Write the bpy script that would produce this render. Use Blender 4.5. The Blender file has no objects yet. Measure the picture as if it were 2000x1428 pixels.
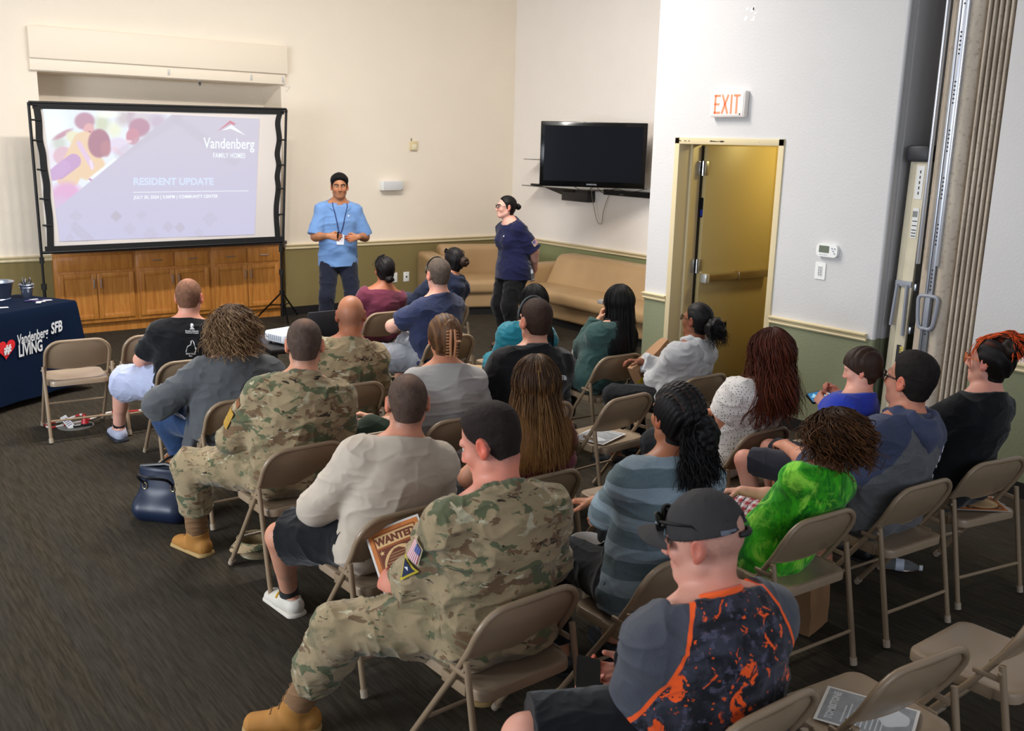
import bpy, bmesh, math, random, os
import numpy as np
from mathutils import Vector, Matrix
C = bpy.context.scene.collection
SC = bpy.context.scene
rad = math.radians

# ------------------------------------------------------------------ camera
F_PX, YAW, PITCH, ROLL, CAM_H = 1912.6, 0.6503, 0.2246, 0.0258, 2.1083
def _axes():
    cy, sy, cp, sp = math.cos(YAW), math.sin(YAW), math.cos(PITCH), math.sin(PITCH)
    fwd = np.array([sy*cp, cy*cp, -sp]); right = np.array([cy, -sy, 0.0]); up = np.cross(right, fwd)
    cr, sr = math.cos(ROLL), math.sin(ROLL)
    return cr*right+sr*up, -sr*right+cr*up, fwd
CR, CU, CF = _axes()
CAM = np.array([0, 0, CAM_H])
def ray(u, v): return (u-1000)/F_PX*CR - (v-714)/F_PX*CU + CF
def pz(u, v, z=0.0):
    d = ray(u, v); return CAM + d*(z-CAM_H)/d[2]
def py(u, v, y):
    d = ray(u, v); return CAM + d*(y/d[1])
def px(u, v, x):
    d = ray(u, v); return CAM + d*(x/d[0])
cd = bpy.data.cameras.new('camera'); cam = bpy.data.objects.new('camera', cd); C.objects.link(cam)
cam.matrix_world = Matrix(((CR[0], CU[0], -CF[0], 0), (CR[1], CU[1], -CF[1], 0), (CR[2], CU[2], -CF[2], CAM_H), (0, 0, 0, 1)))
cd.sensor_width = 36; cd.sensor_fit = 'HORIZONTAL'; cd.lens = F_PX/2000*36
cd.dof.use_dof = True; cd.dof.focus_distance = 5.2; cd.dof.aperture_fstop = 5.6
cd.clip_start = 0.05
SC.camera = cam

# ------------------------------------------------------------------ world, lights, exposure
SC.view_settings.view_transform = 'Standard'; SC.view_settings.look = 'None'
SC.view_settings.gamma = 1.0; SC.view_settings.exposure = 0.10
wd = bpy.data.worlds.new('world'); SC.world = wd; wd.use_nodes = True
wd.node_tree.nodes['Background'].inputs[0].default_value = (0.80, 0.86, 1.0, 1)
wd.node_tree.nodes['Background'].inputs[1].default_value = 0.55
def area(name, loc, aim, sx, sy, power, color, shape='RECTANGLE', spread=math.pi):
    l = bpy.data.lights.new(name, 'AREA'); l.shape = shape; l.size = sx; l.size_y = sy
    l.energy = power; l.color = color; l.spread = spread
    o = bpy.data.objects.new(name, l); C.objects.link(o); o.location = loc
    d = Vector(aim)-Vector(loc); o.rotation_euler = d.to_track_quat('-Z', 'Y').to_euler()
    return o
WARM, COOL = (1.0, 0.955, 0.90), (0.86, 0.93, 1.0)
for i in range(5):
    area('ceiling_lamp', (2.2+i*0.55, 6.6, 4.45), (2.2+i*0.55, 6.75, 0), 0.26, 0.26, 40, WARM, 'DISK')
area('overhead_area_light', (3.4, 7.0, 4.5), (3.6, 8.0, 0), 4.4, 1.6, 88, WARM)
area('overhead_area_light', (5.6, 7.4, 4.5), (7.2, 9.4, 0), 2.2, 1.2, 40, (1.0, 0.97, 0.94))  # added overhead fill that brightens the recess and back walls
area('window_daylight', (-3.6, 4.5, 2.0), (6.5, 9.0, 1.2), 3.2, 2.0, 350, COOL)
area('rear_window_daylight', (0.6, -4.2, 2.9), (3.5, 5.5, 1.0), 4.0, 2.0, 105, (0.76, 0.86, 1.0))
area('hallway_lamp', (7.55, 5.05, 2.45), (7.3, 5.4, 1.2), 0.3, 0.3, 16, (1.0, 0.80, 0.30))

# ------------------------------------------------------------------ helpers
def lin(c):
    if isinstance(c, str):
        c = c.lstrip('#'); c = [int(c[i:i+2], 16)/255 for i in (0, 2, 4)]
    return tuple((x/12.92 if x <= .04045 else ((x+.055)/1.055)**2.4) for x in c)
def link_obj(name, data, parent=None):
    o = bpy.data.objects.new(name, data); C.objects.link(o)
    if parent is not None: o.parent = parent
    return o
def tag(o, label=None, cat=None, group=None, kind=None):
    if label: o['label'] = label
    if cat: o['category'] = cat
    if group: o['group'] = group
    if kind: o['kind'] = kind
    return o
def thing(name, label, cat, loc=(0, 0, 0), rz=0.0, group=None):
    o = bpy.data.objects.new(name, None); C.objects.link(o); o.location = loc; o.rotation_euler = (0, 0, rz)
    o.empty_display_size = .1
    return tag(o, label, cat, group)
def copy_tree(o, parent=None):
    c = o.copy(); C.objects.link(c)
    if parent is not None: c.parent = parent
    for ch in list(o.children): copy_tree(ch, c)
    return c

class MB:
    """collects shapes, builds one mesh object"""
    def __init__(s): s.v = []; s.f = []; s.m = []; s.sm = []; s.cur = 0; s.uvs = None
    def add(s, vs, fs, smooth=False):
        n = len(s.v); s.v += [tuple(map(float, p)) for p in vs]
        for f in fs: s.f.append(tuple(i+n for i in f)); s.m.append(s.cur); s.sm.append(smooth)
        return s
    def box(s, lo, hi, bev=0.0, seg=2, M=None):
        bm = bmesh.new(); bmesh.ops.create_cube(bm, size=1.0)
        lo = Vector(lo); hi = Vector(hi); d = hi-lo; c = (hi+lo)/2
        for v in bm.verts: v.co = Vector((v.co.x*d.x+c.x, v.co.y*d.y+c.y, v.co.z*d.z+c.z))
        if bev > 0: bmesh.ops.bevel(bm, geom=bm.edges[:], offset=min(bev, .49*min(abs(d.x), abs(d.y), abs(d.z))), segments=seg, profile=.5, affect='EDGES')
        if M is not None: bmesh.ops.transform(bm, matrix=M, verts=bm.verts[:])
        bm.verts.index_update()
        s.add([v.co[:] for v in bm.verts], [[v.index for v in f.verts] for f in bm.faces], bev > 0)
        bm.free(); return s
    def tube(s, pts, r, n=8, cap=True, closed=False):
        P = [np.array(p, float) for p in pts]; m = len(P)
        R = r if hasattr(r, '__len__') else [r]*m
        ref = None; vs = []; fs = []
        for i in range(m):
            if closed: t = P[(i+1) % m]-P[i-1]
            else: t = P[min(i+1, m-1)]-P[max(i-1, 0)]
            t = t/(np.linalg.norm(t)+1e-12)
            if ref is None:
                a = np.array([0, 0, 1.0]) if abs(t[2]) < .9 else np.array([1.0, 0, 0])
                ref = np.cross(t, a)
            ref = ref-t*(ref@t); ref = ref/(np.linalg.norm(ref)+1e-12); b = np.cross(t, ref)
            for k in range(n):
                a = 2*math.pi*k/n; vs.append(P[i]+R[i]*(math.cos(a)*ref+math.sin(a)*b))
        for i in range(m if closed else m-1):
            j = (i+1) % m
            for k in range(n): fs.append((i*n+k, i*n+(k+1) % n, j*n+(k+1) % n, j*n+k))
        if cap and not closed: fs.append(tuple(range(n-1, -1, -1))); fs.append(tuple((m-1)*n+k for k in range(n)))
        return s.add(vs, fs, True)
    def lathe(s, prof, n=24, c=(0, 0, 0), cap=True, M=None, sx=1.0, sy=1.0):
        vs = []; fs = []
        for r, z in prof:
            for k in range(n):
                a = 2*math.pi*k/n; p = Vector((c[0]+sx*r*math.cos(a), c[1]+sy*r*math.sin(a), c[2]+z))
                vs.append((M @ p)[:] if M is not None else p[:])
        for i in range(len(prof)-1):
            for k in range(n): fs.append((i*n+k, i*n+(k+1) % n, (i+1)*n+(k+1) % n, (i+1)*n+k))
        if cap:
            fs.append(tuple(range(n-1, -1, -1))); fs.append(tuple((len(prof)-1)*n+k for k in range(n)))
        return s.add(vs, fs, True)
    def prism(s, poly, h0, h1, M=None):
        """poly in xy, extruded in z"""
        n = len(poly); vs = [(x, y, h0) for x, y in poly]+[(x, y, h1) for x, y in poly]
        if M is not None: vs = [(M @ Vector(p))[:] for p in vs]
        fs = [tuple(range(n-1, -1, -1)), tuple(range(n, 2*n))]+[(i, (i+1) % n, n+(i+1) % n, n+i) for i in range(n)]
        return s.add(vs, fs)
    def quad(s, a, b, c, d): return s.add([a, b, c, d], [(0, 1, 2, 3)])
    def build(s, name, mats, parent=None, loc=None, normals=True):
        me = bpy.data.meshes.new(name); me.from_pydata(s.v, [], s.f)
        mats = mats if isinstance(mats, (list, tuple)) else [mats]
        for m in mats: me.materials.append(m)
        me.polygons.foreach_set('material_index', s.m); me.polygons.foreach_set('use_smooth', s.sm)
        if normals:
            bm = bmesh.new(); bm.from_mesh(me); bmesh.ops.recalc_face_normals(bm, faces=bm.faces[:]); bm.to_mesh(me); bm.free()
        me.update()
        o = link_obj(name, me, parent)
        if any(s.sm):
            try: me.set_sharp_from_angle(angle=rad(42))
            except Exception: pass
        if loc is not None: o.location = loc
        return o
def bez(pts, n=8):
    """Catmull-Rom through points"""
    P = [np.array(p, float) for p in pts]; P = [2*P[0]-P[1]]+P+[2*P[-1]-P[-2]]; out = []
    for i in range(1, len(P)-2):
        for t in np.linspace(0, 1, n, endpoint=False):
            a, b, c, d = P[i-1:i+3]
            out.append(.5*((2*b)+(-a+c)*t+(2*a-5*b+4*c-d)*t*t+(-a+3*b-3*c+d)*t**3))
    out.append(P[-2]); return out
def rrect(w, h, r, n=6):
    """rounded rectangle, centred"""
    out = []
    for cx, cy, a0 in ((w/2-r, h/2-r, 0), (-w/2+r, h/2-r, 90), (-w/2+r, -h/2+r, 180), (w/2-r, -h/2+r, 270)):
        for k in range(n+1):
            a = rad(a0+90*k/n); out.append((cx+r*math.cos(a), cy+r*math.sin(a)))
    return out
def frame_M(o, x, y):
    """matrix with origin o, local x along x, local y along y, z = normal"""
    x = Vector(x).normalized(); y = Vector(y); y = (y-x*y.dot(x)).normalized(); z = x.cross(y)
    return Matrix(((x.x, y.x, z.x, o[0]), (x.y, y.y, z.y, o[1]), (x.z, y.z, z.z, o[2]), (0, 0, 0, 1)))
def text_geo(body, size, bold=0.0, shear=0.0, spacing=1.0, align='LEFT', wscale=1.0):
    """flat letter shapes (verts Nx3, faces) in the xy plane"""
    cu = bpy.data.curves.new('lettering', 'FONT'); cu.body = body; cu.size = size; cu.offset = bold
    cu.shear = shear; cu.space_character = spacing; cu.align_x = align; cu.resolution_u = 3; cu.fill_mode = 'FRONT'
    ob = bpy.data.objects.new('lettering', cu); C.objects.link(ob)
    dg = bpy.context.evaluated_depsgraph_get(); me = ob.evaluated_get(dg).to_mesh()
    vs = [(v.co.x*wscale, v.co.y, 0.0) for v in me.vertices]; fs = [tuple(p.vertices) for p in me.polygons]
    ob.evaluated_get(dg).to_mesh_clear(); bpy.data.objects.remove(ob); bpy.data.curves.remove(cu)
    return vs, fs
def put(mb, geo, M, dz=0.0):
    vs, fs = geo; mb.add([(M @ Vector((x, y, z+dz)))[:] for x, y, z in vs], fs); return mb

# ------------------------------------------------------------------ materials
def nd(nt, t, **kw):
    n = nt.nodes.new(t)
    for k, v in kw.items():
        if k in n.inputs: n.inputs[k].default_value = v
        else: setattr(n, k, v)
    return n
def mat(name, col, rough=.5, metal=0.0, bump=0.0, bscale=60.0, bdist=.002, vary=0.0, vscale=6.0, spec=.5, trans=0.0, emit=None, estr=0.0, sheen=0.0, attr=None, coat=0.0, ior=1.45, alpha=1.0, sss=0.0, stretch=None):
    m = bpy.data.materials.new(name); m.use_nodes = True; nt = m.node_tree; b = nt.nodes['Principled BSDF']; L = nt.links.new
    c = lin(col) if isinstance(col, str) else tuple(col)
    b.inputs['Base Color'].default_value = (*c, 1); b.inputs['Roughness'].default_value = rough; b.inputs['Metallic'].default_value = metal
    b.inputs['Specular IOR Level'].default_value = spec; b.inputs['Transmission Weight'].default_value = trans; b.inputs['IOR'].default_value = ior
    b.inputs['Sheen Weight'].default_value = sheen; b.inputs['Coat Weight'].default_value = coat; b.inputs['Alpha'].default_value = alpha
    if sss: b.inputs['Subsurface Weight'].default_value = sss; b.inputs['Subsurface Radius'].default_value = (.012, .005, .003)
    if emit is not None: b.inputs['Emission Color'].default_value = (*lin(emit), 1); b.inputs['Emission Strength'].default_value = estr
    tc = nd(nt, 'ShaderNodeTexCoord'); co = tc.outputs['Object']
    if stretch:
        mp = nd(nt, 'ShaderNodeMapping'); mp.inputs['Scale'].default_value = stretch; L(co, mp.inputs[0]); co = mp.outputs[0]
    src = None
    if attr:
        a = nd(nt, 'ShaderNodeAttribute', attribute_name=attr); src = a.outputs['Color']
    if vary > 0:
        n = nd(nt, 'ShaderNodeTexNoise'); n.inputs['Scale'].default_value = vscale; n.inputs['Detail'].default_value = 5; L(co, n.inputs['Vector'])
        mr = nd(nt, 'ShaderNodeMapRange'); mr.inputs[3].default_value = 1-vary; mr.inputs[4].default_value = 1+vary; mr.inputs[1].default_value = .3; mr.inputs[2].default_value = .7
        L(n.outputs['Fac'], mr.inputs[0])
        mx = nd(nt, 'ShaderNodeVectorMath', operation='SCALE')
        if src is not None: L(src, mx.inputs[0])
        else: mx.inputs[0].default_value = c
        L(mr.outputs[0], mx.inputs['Scale']); src = mx.outputs[0]
    if src is not None: L(src, b.inputs['Base Color'])
    if bump > 0:
        n = nd(nt, 'ShaderNodeTexNoise'); n.inputs['Scale'].default_value = bscale; n.inputs['Detail'].default_value = 4; L(co, n.inputs['Vector'])
        bp = nd(nt, 'ShaderNodeBump'); bp.inputs['Strength'].default_value = bump; bp.inputs['Distance'].default_value = bdist
        L(n.outputs['Fac'], bp.inputs['Height']); L(bp.outputs[0], b.inputs['Normal'])
    return m
def color_graph(m, fn):
    """fn(nt, object_coordinate_socket) -> colour socket; wires it to base colour"""
    nt = m.node_tree; tc = [n for n in nt.nodes if n.type == 'TEX_COORD'][0]
    s = fn(nt, tc.outputs['Object']); nt.links.new(s, nt.nodes['Principled BSDF'].inputs['Base Color']); return m
def g_map(nt, co, scale=(1, 1, 1), rot=(0, 0, 0), loc=(0, 0, 0)):
    mp = nd(nt, 'ShaderNodeMapping'); mp.inputs['Scale'].default_value = scale; mp.inputs['Rotation'].default_value = rot; mp.inputs['Location'].default_value = loc
    nt.links.new(co, mp.inputs[0]); return mp.outputs[0]
def g_noise(nt, co, scale, detail=3, rough=.5, dist=0.0):
    n = nd(nt, 'ShaderNodeTexNoise'); n.inputs['Scale'].default_value = scale; n.inputs['Detail'].default_value = detail
    n.inputs['Roughness'].default_value = rough; n.inputs['Distortion'].default_value = dist; nt.links.new(co, n.inputs['Vector']); return n.outputs['Fac']
def g_step(nt, v, a, b):
    mr = nd(nt, 'ShaderNodeMapRange'); mr.inputs[1].default_value = a; mr.inputs[2].default_value = b; nt.links.new(v, mr.inputs[0]); return mr.outputs[0]
def g_mix(nt, fac, a, b):
    mx = nd(nt, 'ShaderNodeMix', data_type='RGBA')
    for s, v in ((mx.inputs[6], a), (mx.inputs[7], b)):
        if isinstance(v, str): s.default_value = (*lin(v), 1)
        elif isinstance(v, tuple): s.default_value = (*v, 1)
        else: nt.links.new(v, s)
    if isinstance(fac, float): mx.inputs[0].default_value = fac
    else: nt.links.new(fac, mx.inputs[0])
    return mx.outputs[2]
def g_math(nt, op, a, b=None):
    n = nd(nt, 'ShaderNodeMath', operation=op)
    for i, v in enumerate((a, b)):
        if v is None: continue
        if isinstance(v, (int, float)): n.inputs[i].default_value = v
        else: nt.links.new(v, n.inputs[i])
    return n.outputs[0]
def g_sep(nt, co):
    n = nd(nt, 'ShaderNodeSeparateXYZ'); nt.links.new(co, n.inputs[0]); return n.outputs
# ------------------------------------------------------------------ room shell
X1, X2, YB, ZC, ZR = 8.226, 6.110, 10.908, 4.6, 0.848
YE, D0, D1, DZ = 6.135, 5.858, 4.746, 2.178        # wall corner, door frame outer edges, frame top
N0, N1 = 3.845, 3.150                                # partition pocket
def wall_paint(name, upper, lower='#8d9067', rough=.75):
    m = mat(name, upper, rough, bump=.35, bscale=55, bdist=.006, spec=.3)
    def fn(nt, co):
        z = g_sep(nt, co)[2]
        lo = g_mix(nt, g_step(nt, g_noise(nt, co, 3), .3, .7), lower, tuple(x*.93 for x in lin(lower)))
        up = g_mix(nt, g_step(nt, g_noise(nt, co, 2.2), .3, .7), upper, tuple(x*.97 for x in lin(upper)))
        return g_mix(nt, g_step(nt, z, .8149, .8151), lo, up)
    return color_graph(m, fn)
M_BACK = wall_paint('cream_wall_paint', '#eee2d0', '#83744a')
M_WHITE = wall_paint('white_wall_paint', '#cbc9c8', '#82866a')
M_RECESS = wall_paint('pale_cream_wall_paint', '#efe8e0', '#868a62')
M_TRIM = mat('cream_trim_paint', '#dccba2', .45, bump=.05, bscale=120)
M_BASE = mat('black_rubber_base', '#191716', .55)
M_CEIL = mat('ceiling_paint', '#e6e0d6', .9)
def struct(o): o['kind'] = 'structure'; return o
def solid(name, boxes, m, bev=0.0):
    b = MB()
    for lo, hi in boxes: b.box(lo, hi, bev)
    return struct(b.build(name, m))
m = mat('striped_loop_carpet', '#45423d', .96, bump=.9, bscale=420, bdist=.006, spec=.12)
def carpet(nt, co):
    a = g_noise(nt, g_map(nt, co, (75, 4.5, 1)), 1.0, 5, .65)
    f = g_noise(nt, co, 260, 3, .7)
    w = g_noise(nt, g_map(nt, co, (9, .6, 1)), 1.0, 3)
    base = g_mix(nt, g_step(nt, a, .25, .75), '#332e26', '#524c43')
    base = g_mix(nt, g_step(nt, w, .40, .75), base, g_mix(nt, g_step(nt, a, .4, .6), '#3a3327', '#53493b'))
    return g_mix(nt, g_step(nt, f, .25, .75), g_mix(nt, .45, base, '#0c0b0a'), base)
color_graph(m, carpet)
solid('floor', [((-6, -5, -.1), (X1+.4, YB+.7, 0))], m)
solid('ceiling', [((-6, -5, ZC), (X1+.4, YB+.8, ZC+.1))], M_CEIL)
AX0, AX1, AZ, AY = 2.295, 4.869, 2.672, YB+.50
solid('wall_back_left', [((-6, YB, 0), (AX0, YB+.12, ZC))], M_BACK); solid('wall_back_right', [((AX1, YB, 0), (X1+.2, YB+.12, ZC))], M_BACK); solid('wall_back_upper', [((AX0, YB, AZ), (AX1, YB+.12, ZC)), ((AX0, YB+.12, AZ), (AX1, AY+.1, AZ+.1))], M_BACK)
solid('wall_alcove_left', [((AX0-.1, YB+.12, 0), (AX0, AY+.1, AZ+.1))], M_BACK); solid('wall_alcove_right', [((AX1, YB+.12, 0), (AX1+.1, AY+.1, AZ+.1))], M_BACK); solid('wall_alcove_back', [((AX0, AY, 0), (AX1, AY+.1, AZ+.1))], M_BACK)
solid('wall_right_recess', [((X1, YE-.05, 0), (X1+.12, YB, ZC))], M_RECESS)
b = MB()
b.box((X2+.012, YE-.13, 0), (X1+.12, YE, ZC)); b.tube([(X2+.012, YE-.012, 0), (X2+.012, YE-.012, ZC)], .012, 12)
ys = [N0+.02, D1+.03, D0-.03, YE-.012]
b.add([(X2, ys[0], 0), (X2, ys[1], 0), (X2, ys[2], 0), (X2, ys[3], 0), (X2, ys[0], DZ-.02), (X2, ys[1], DZ-.02), (X2, ys[2], DZ-.02), (X2, ys[3], DZ-.02), (X2, ys[0], ZC), (X2, ys[1], ZC), (X2, ys[2], ZC), (X2, ys[3], ZC)], [(0, 1, 5, 4), (2, 3, 7, 6), (4, 5, 9, 8), (5, 6, 10, 9), (6, 7, 11, 10)])
b.box((X2+.012, D0-.03, 0), (X2+.14, YE-.05, ZC)); b.box((X2+.012, D1, DZ-.02), (X2+.14, D0, ZC)); b.box((X2+.012, N0+.02, 0), (X2+.14, D1+.03, ZC)); b.tube([(X2+.02, N0+.02, 0), (X2+.02, N0+.02, ZC)], .02, 16)
b.box((X2+.1, N0, 0), (X2+1.1, N0+.12, ZC)); b.box((X2+1.0, N1, 0), (X2+1.1, N0+.1, ZC)); b.box((X2+.1, N1-.12, 0), (X2+1.1, N1, ZC))
b.box((X2, -5, 0), (X2+.14, N1, ZC), .018)
struct(b.build('wall_right', M_WHITE))
M_HALL = mat('khaki_hall_paint', '#b5a06c', .8, bump=.2, bscale=70, bdist=.004)
solid('wall_hall', [((X2+.14, 5.93, 0), (8.3, 6.0, 2.9)), ((8.2, 4.0, 0), (8.3, 6.0, 2.9)), ((X2+.14, 3.98, 0), (8.3, 4.05, 2.9)), ((X2+.14, 4.0, 2.85), (8.3, 6.0, 2.95))], M_HALL)
# chair rails
def rail(name, a, c, nrm):
    """moulding from a to c (xy), nrm points into the room"""
    a, c, nrm = Vector((*a, 0)), Vector((*c, 0)), Vector((*nrm, 0))
    prof = [(0, -.055), (.012, -.055), (.020, -.044), (.016, -.034), (.022, -.020), (.034, -.010), (.036, 0), (0, .004)]
    b = MB(); vs = []
    for p in (a, c):
        for d, z in prof: q = p+nrm*d; vs.append((q.x, q.y, ZR+z))
    n = len(prof); b.add(vs, [(i, (i+1) % n, n+(i+1) % n, n+i) for i in range(n)]+[tuple(range(n)), tuple(range(2*n-1, n-1, -1))])
    return struct(b.build(name, M_TRIM))
rail('trim_1', (-6, YB), (AX0, YB), (0, -1)); rail('trim_2', (AX1, YB), (X1, YB), (0, -1)); rail('trim_3', (X1, YB), (X1, YE), (-1, 0))
rail('trim_4', (X2, YE), (X2, D0), (-1, 0)); rail('trim_5', (X2, D1), (X2, 3.90), (-1, 0)); rail('trim_6', (X2, N1-.04), (X2, -4), (-1, 0))
solid('baseboard_back', [((-6, YB-.012, 0), (AX0, YB, .10)), ((AX1-.06, YB-.012, 0), (X1, YB, .10))], M_BASE)
solid('baseboard_right', [((X1-.012, YE, 0), (X1, YB-.01, .10)), ((X2-.012, D0, 0), (X2, YE, .10)), ((X2-.012, N0, 0), (X2, D1, .10)), ((X2-.012, -5, 0), (X2, N1, .10))], M_BASE)
# header over the alcove
b = MB(); b.box((2.225, YB-.045, 2.680), (4.905, YB, 2.800), .004); b.box((2.225, YB-.075, 2.795), (4.925, YB, 3.095), .004)
struct(b.build('trim_7', mat('header_paint', '#ecdfcb', .6, bump=.12, bscale=60, bdist=.003)))
# door frame
M_FRAME = mat('tan_frame_paint', '#cdbd98', .4, bump=.04, bscale=90)
b = MB(); fw = .052; jx = X2+.265
for y0, y1 in ((D0-fw, D0), (D1, D1+fw)): b.box((X2-.014, y0, 0), (jx, y1, DZ), .004)
b.box((X2-.014, D1, DZ-fw), (jx, D0, DZ), .004)
b.box((X2+.13, D0-fw-.016, 0), (X2+.16, D0-fw+.004, DZ-fw), .002); b.box((X2+.13, D1+fw-.004, 0), (X2+.16, D1+fw+.016, DZ-fw), .002)
fr = struct(b.build('trim_8', M_FRAME))
b = MB(); rng = random.Random(3)
for y, w, h in ((5.80, .03, .010), (5.74, .035, .007), (5.70, .02, .008), (5.45, .07, .014), (5.41, .10, .008), (5.35, .06, .015), (4.98, .006, .006)):
    pts = []
    for k in range(10):
        a = 2*math.pi*k/10; pts.append((math.cos(a)*w/2*rng.uniform(.7, 1), math.sin(a)*h/2*rng.uniform(.5, 1.1)))
    b.prism(pts, 0, .0012, frame_M((X2-.0142, y, DZ-.026), (0, -1, 0), (0, 0, 1)))
b.build('chipped_paint', M_BASE, fr)
# door leaf, folded back into the hall
M_LEAF = mat('khaki_door_paint', '#b3a070', .42, bump=.05, bscale=80)
M_STEEL = mat('brushed_steel', '#b9bcc0', .3, .9); M_DARKMETAL = mat('dark_metal', '#3a3a3c', .4, .7)
b = MB(); b.box((6.40, 5.765, .012), (7.30, 5.81, 2.118), .002); door = struct(b.build('door_1', M_LEAF))
b = MB(); b.box((6.415, 5.7, .955), (6.465, 5.765, 1.035), .008); b.build('end_cap', mat('pale_steel', '#d8dde2', .3, .6), door)
b = MB(); b.box((6.465, 5.705, .968), (6.86, 5.75, 1.022), .004); b.box((6.85, 5.700, .960), (6.875, 5.752, 1.030), .002); b.box((6.875, 5.702, .964), (7.28, 5.75, 1.026), .004); b.build('push_bar', mat('bronze_steel', '#a8977c', .28, .85), door)
for z in (1.93, 1.10, .27):
    b = MB(); b.box((6.33, 5.793, z-.058), (6.362, 5.806, z+.058), .002); b.box((6.378, 5.757, z-.058), (6.42, 5.766, z+.058), .002)
    b.tube([(6.37, 5.775, z-.06), (6.37, 5.775, z+.06)], .009); b.build('hinge', M_STEEL, door)
b = MB(); b.prism(rrect(.026, .17, .012), 0, .003, frame_M((6.3995, 5.787, 1.60), (0, -1, 0), (0, 0, 1))); b.build('edge_plate', mat('black_plate', '#101012', .3), door)
b = MB(); b.prism(rrect(.024, .06, .01), 0, .004, frame_M((6.3995, 5.787, 1.555), (0, -1, 0), (0, 0, 1))); b.build('edge_tab', mat('blue_plate', '#20308c', .4), door)
b = MB(); b.box((6.372, 5.80, .01), (6.40, 5.86, 2.12)); struct(b.build('hinge_gap_shade', M_BASE))  # black strip standing in for the shade in the gap between frame and leaf

# ------------------------------------------------------------------ partition and ladder in the pocket
M_FOLD = mat('stone_grey_partition_vinyl', '#b3a696', .7, bump=.25, bscale=90, bdist=.003)
def foldcol(nt, co):
    n = g_noise(nt, g_map(nt, co, (6, 6, 1.0)), 2.0, 4); f = g_noise(nt, co, 40, 4)
    a = g_mix(nt, g_step(nt, n, .35, .7), '#a89b8b', '#c4b7a6'); return g_mix(nt, g_step(nt, f, .55, .8), a, '#8f7f6c')
color_graph(M_FOLD, foldcol)
part = thing('accordion_partition', 'stone grey accordion folding partition pushed into its wall pocket beside the ladder', 'partition', (0, 0, 0))
b = MB(); zt = 4.55
# lead post panel faces the room corner, then soft folds run back to the pocket's near side
def sheet(pts, th, b):
    out = [np.array(p, float) for p in pts]; n = len(out); L = []
    for i in range(n):
        t = out[min(i+1, n-1)]-out[max(i-1, 0)]; t /= np.linalg.norm(t); L.append(out[i]+th*np.array([-t[1], t[0]]))
    poly = [tuple(p) for p in out]+[tuple(p) for p in L[::-1]]
    m = len(poly); vs = [(x, y, .03) for x, y in poly]+[(x, y, zt) for x, y in poly]
    b.add(vs, [(i, (i+1) % m, m+(i+1) % m, m+i) for i in range(m)], True)
PF = [(6.19, 3.595), (6.165, 3.56), (6.15, 3.50)]
sheet(bez(PF, 4), .02, b); b.build('lead_panel', M_FOLD, part)
b = MB(); fold = [(6.15, 3.47), (6.125, 3.44), (6.12, 3.40), (6.15, 3.36), (6.20, 3.345)]
y = 3.345
for k in range(6): fold += [(6.14, y-.012), (6.13, y-.022), (6.14, y-.032), (6.215, y-.036)]; y -= .036
sheet(bez(fold, 4), .012, b); b.build('fold', M_FOLD, part)
M_ALU = mat('grey_aluminium', '#aeb2bb', .35, .8)
b = MB(); b.box((6.118, 3.495, .03), (6.150, 3.513, zt), .003); b.box((6.112, 3.457, .03), (6.145, 3.488, zt), .003)
b.build('post', M_ALU, part)
b = MB(); b.box((6.10, 3.578, 1.38), (6.135, 3.592, zt), .004); b.box((6.10, 3.436, 1.38), (6.135, 3.452, zt), .004); b.build('guide_rail', mat('bright_aluminium', '#d3d7e0', .3, .6), part)
b = MB()
for j in range(9):
    for k in range(6):
        z = .62+j*.30+k*.026; b.prism([(.006*math.cos(a*math.pi/4), .006*math.sin(a*math.pi/4)) for a in range(8)], 0, .002, frame_M((6.1118, 3.473, z), (0, -1, 0), (0, 0, 1)))
b.build('vent_hole', M_BASE, part)
M_GREYPL = mat('grey_plastic', '#8d9099', .4)
for s in (1, -1):
    b = MB(); yc = 3.472
    pts = bez([(0, .0, .12), (s*.062, 0, .11), (s*.066, 0, .04), (s*.052, 0, -.07), (s*.03, 0, -.10), (0, 0, -.10)], 6)
    b.tube([(6.10, yc+p[0], 1.06+p[2]) for p in pts], .013, 8); b.build('pull_handle', M_GREYPL, part)
b = MB(); b.box((6.092, 3.455, .955), (6.115, 3.49, 1.185), .006); b.build('latch', M_GREYPL, part)

lad = thing('step_ladder', 'closed cream fibreglass step ladder with black top cap standing in the wall pocket', 'ladder', (0, 0, 0))
M_FIB = mat('cream_fibreglass', '#c9bfa6', .5, vary=.06, vscale=12); M_CAPB = mat('black_ladder_plastic', '#2b2b30', .5, vary=.2, vscale=30)
def lean(z): return .02*z                      # the ladder leans slightly into the pocket
LX = 6.17
for nm, y0, y1, x0 in (('rail', 3.655, 3.735, LX), ('rear_rail', 3.745, 3.79, LX+.02)):
    for dx in (0, .40):
        b = MB(); z0, z1 = .02, 2.06
        M = Matrix(((1, 0, lean(1), 0), (0, 1, 0, 0), (0, 0, 1, 0), (0, 0, 0, 1)))
        b.box((x0+dx, y0, z0), (x0+dx+.028, y1, z1), .004, M=M); b.build(nm, M_FIB, lad)
b = MB(); M = Matrix(((1, 0, lean(1), 0), (0, 1, 0, 0), (0, 0, 1, 0), (0, 0, 0, 1)))
b.box((LX-.03, 3.64, 2.045), (LX+.47, 3.805, 2.155), .022, M=M); b.build('top_cap', M_CAPB, lad)
for k in range(6):
    b = MB(); z = .28+k*.30; b.box((LX+.028, 3.64, z), (LX+.40, 3.73, z+.05), .004, M=M); b.build('step', M_ALU, lad)
b = MB(); b.box((LX-.012, 3.655, 1.205), (LX+.002, 3.775, 1.245), .003, M=M); b.build('spreader_bracket', M_GREYPL, lad)
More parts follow.
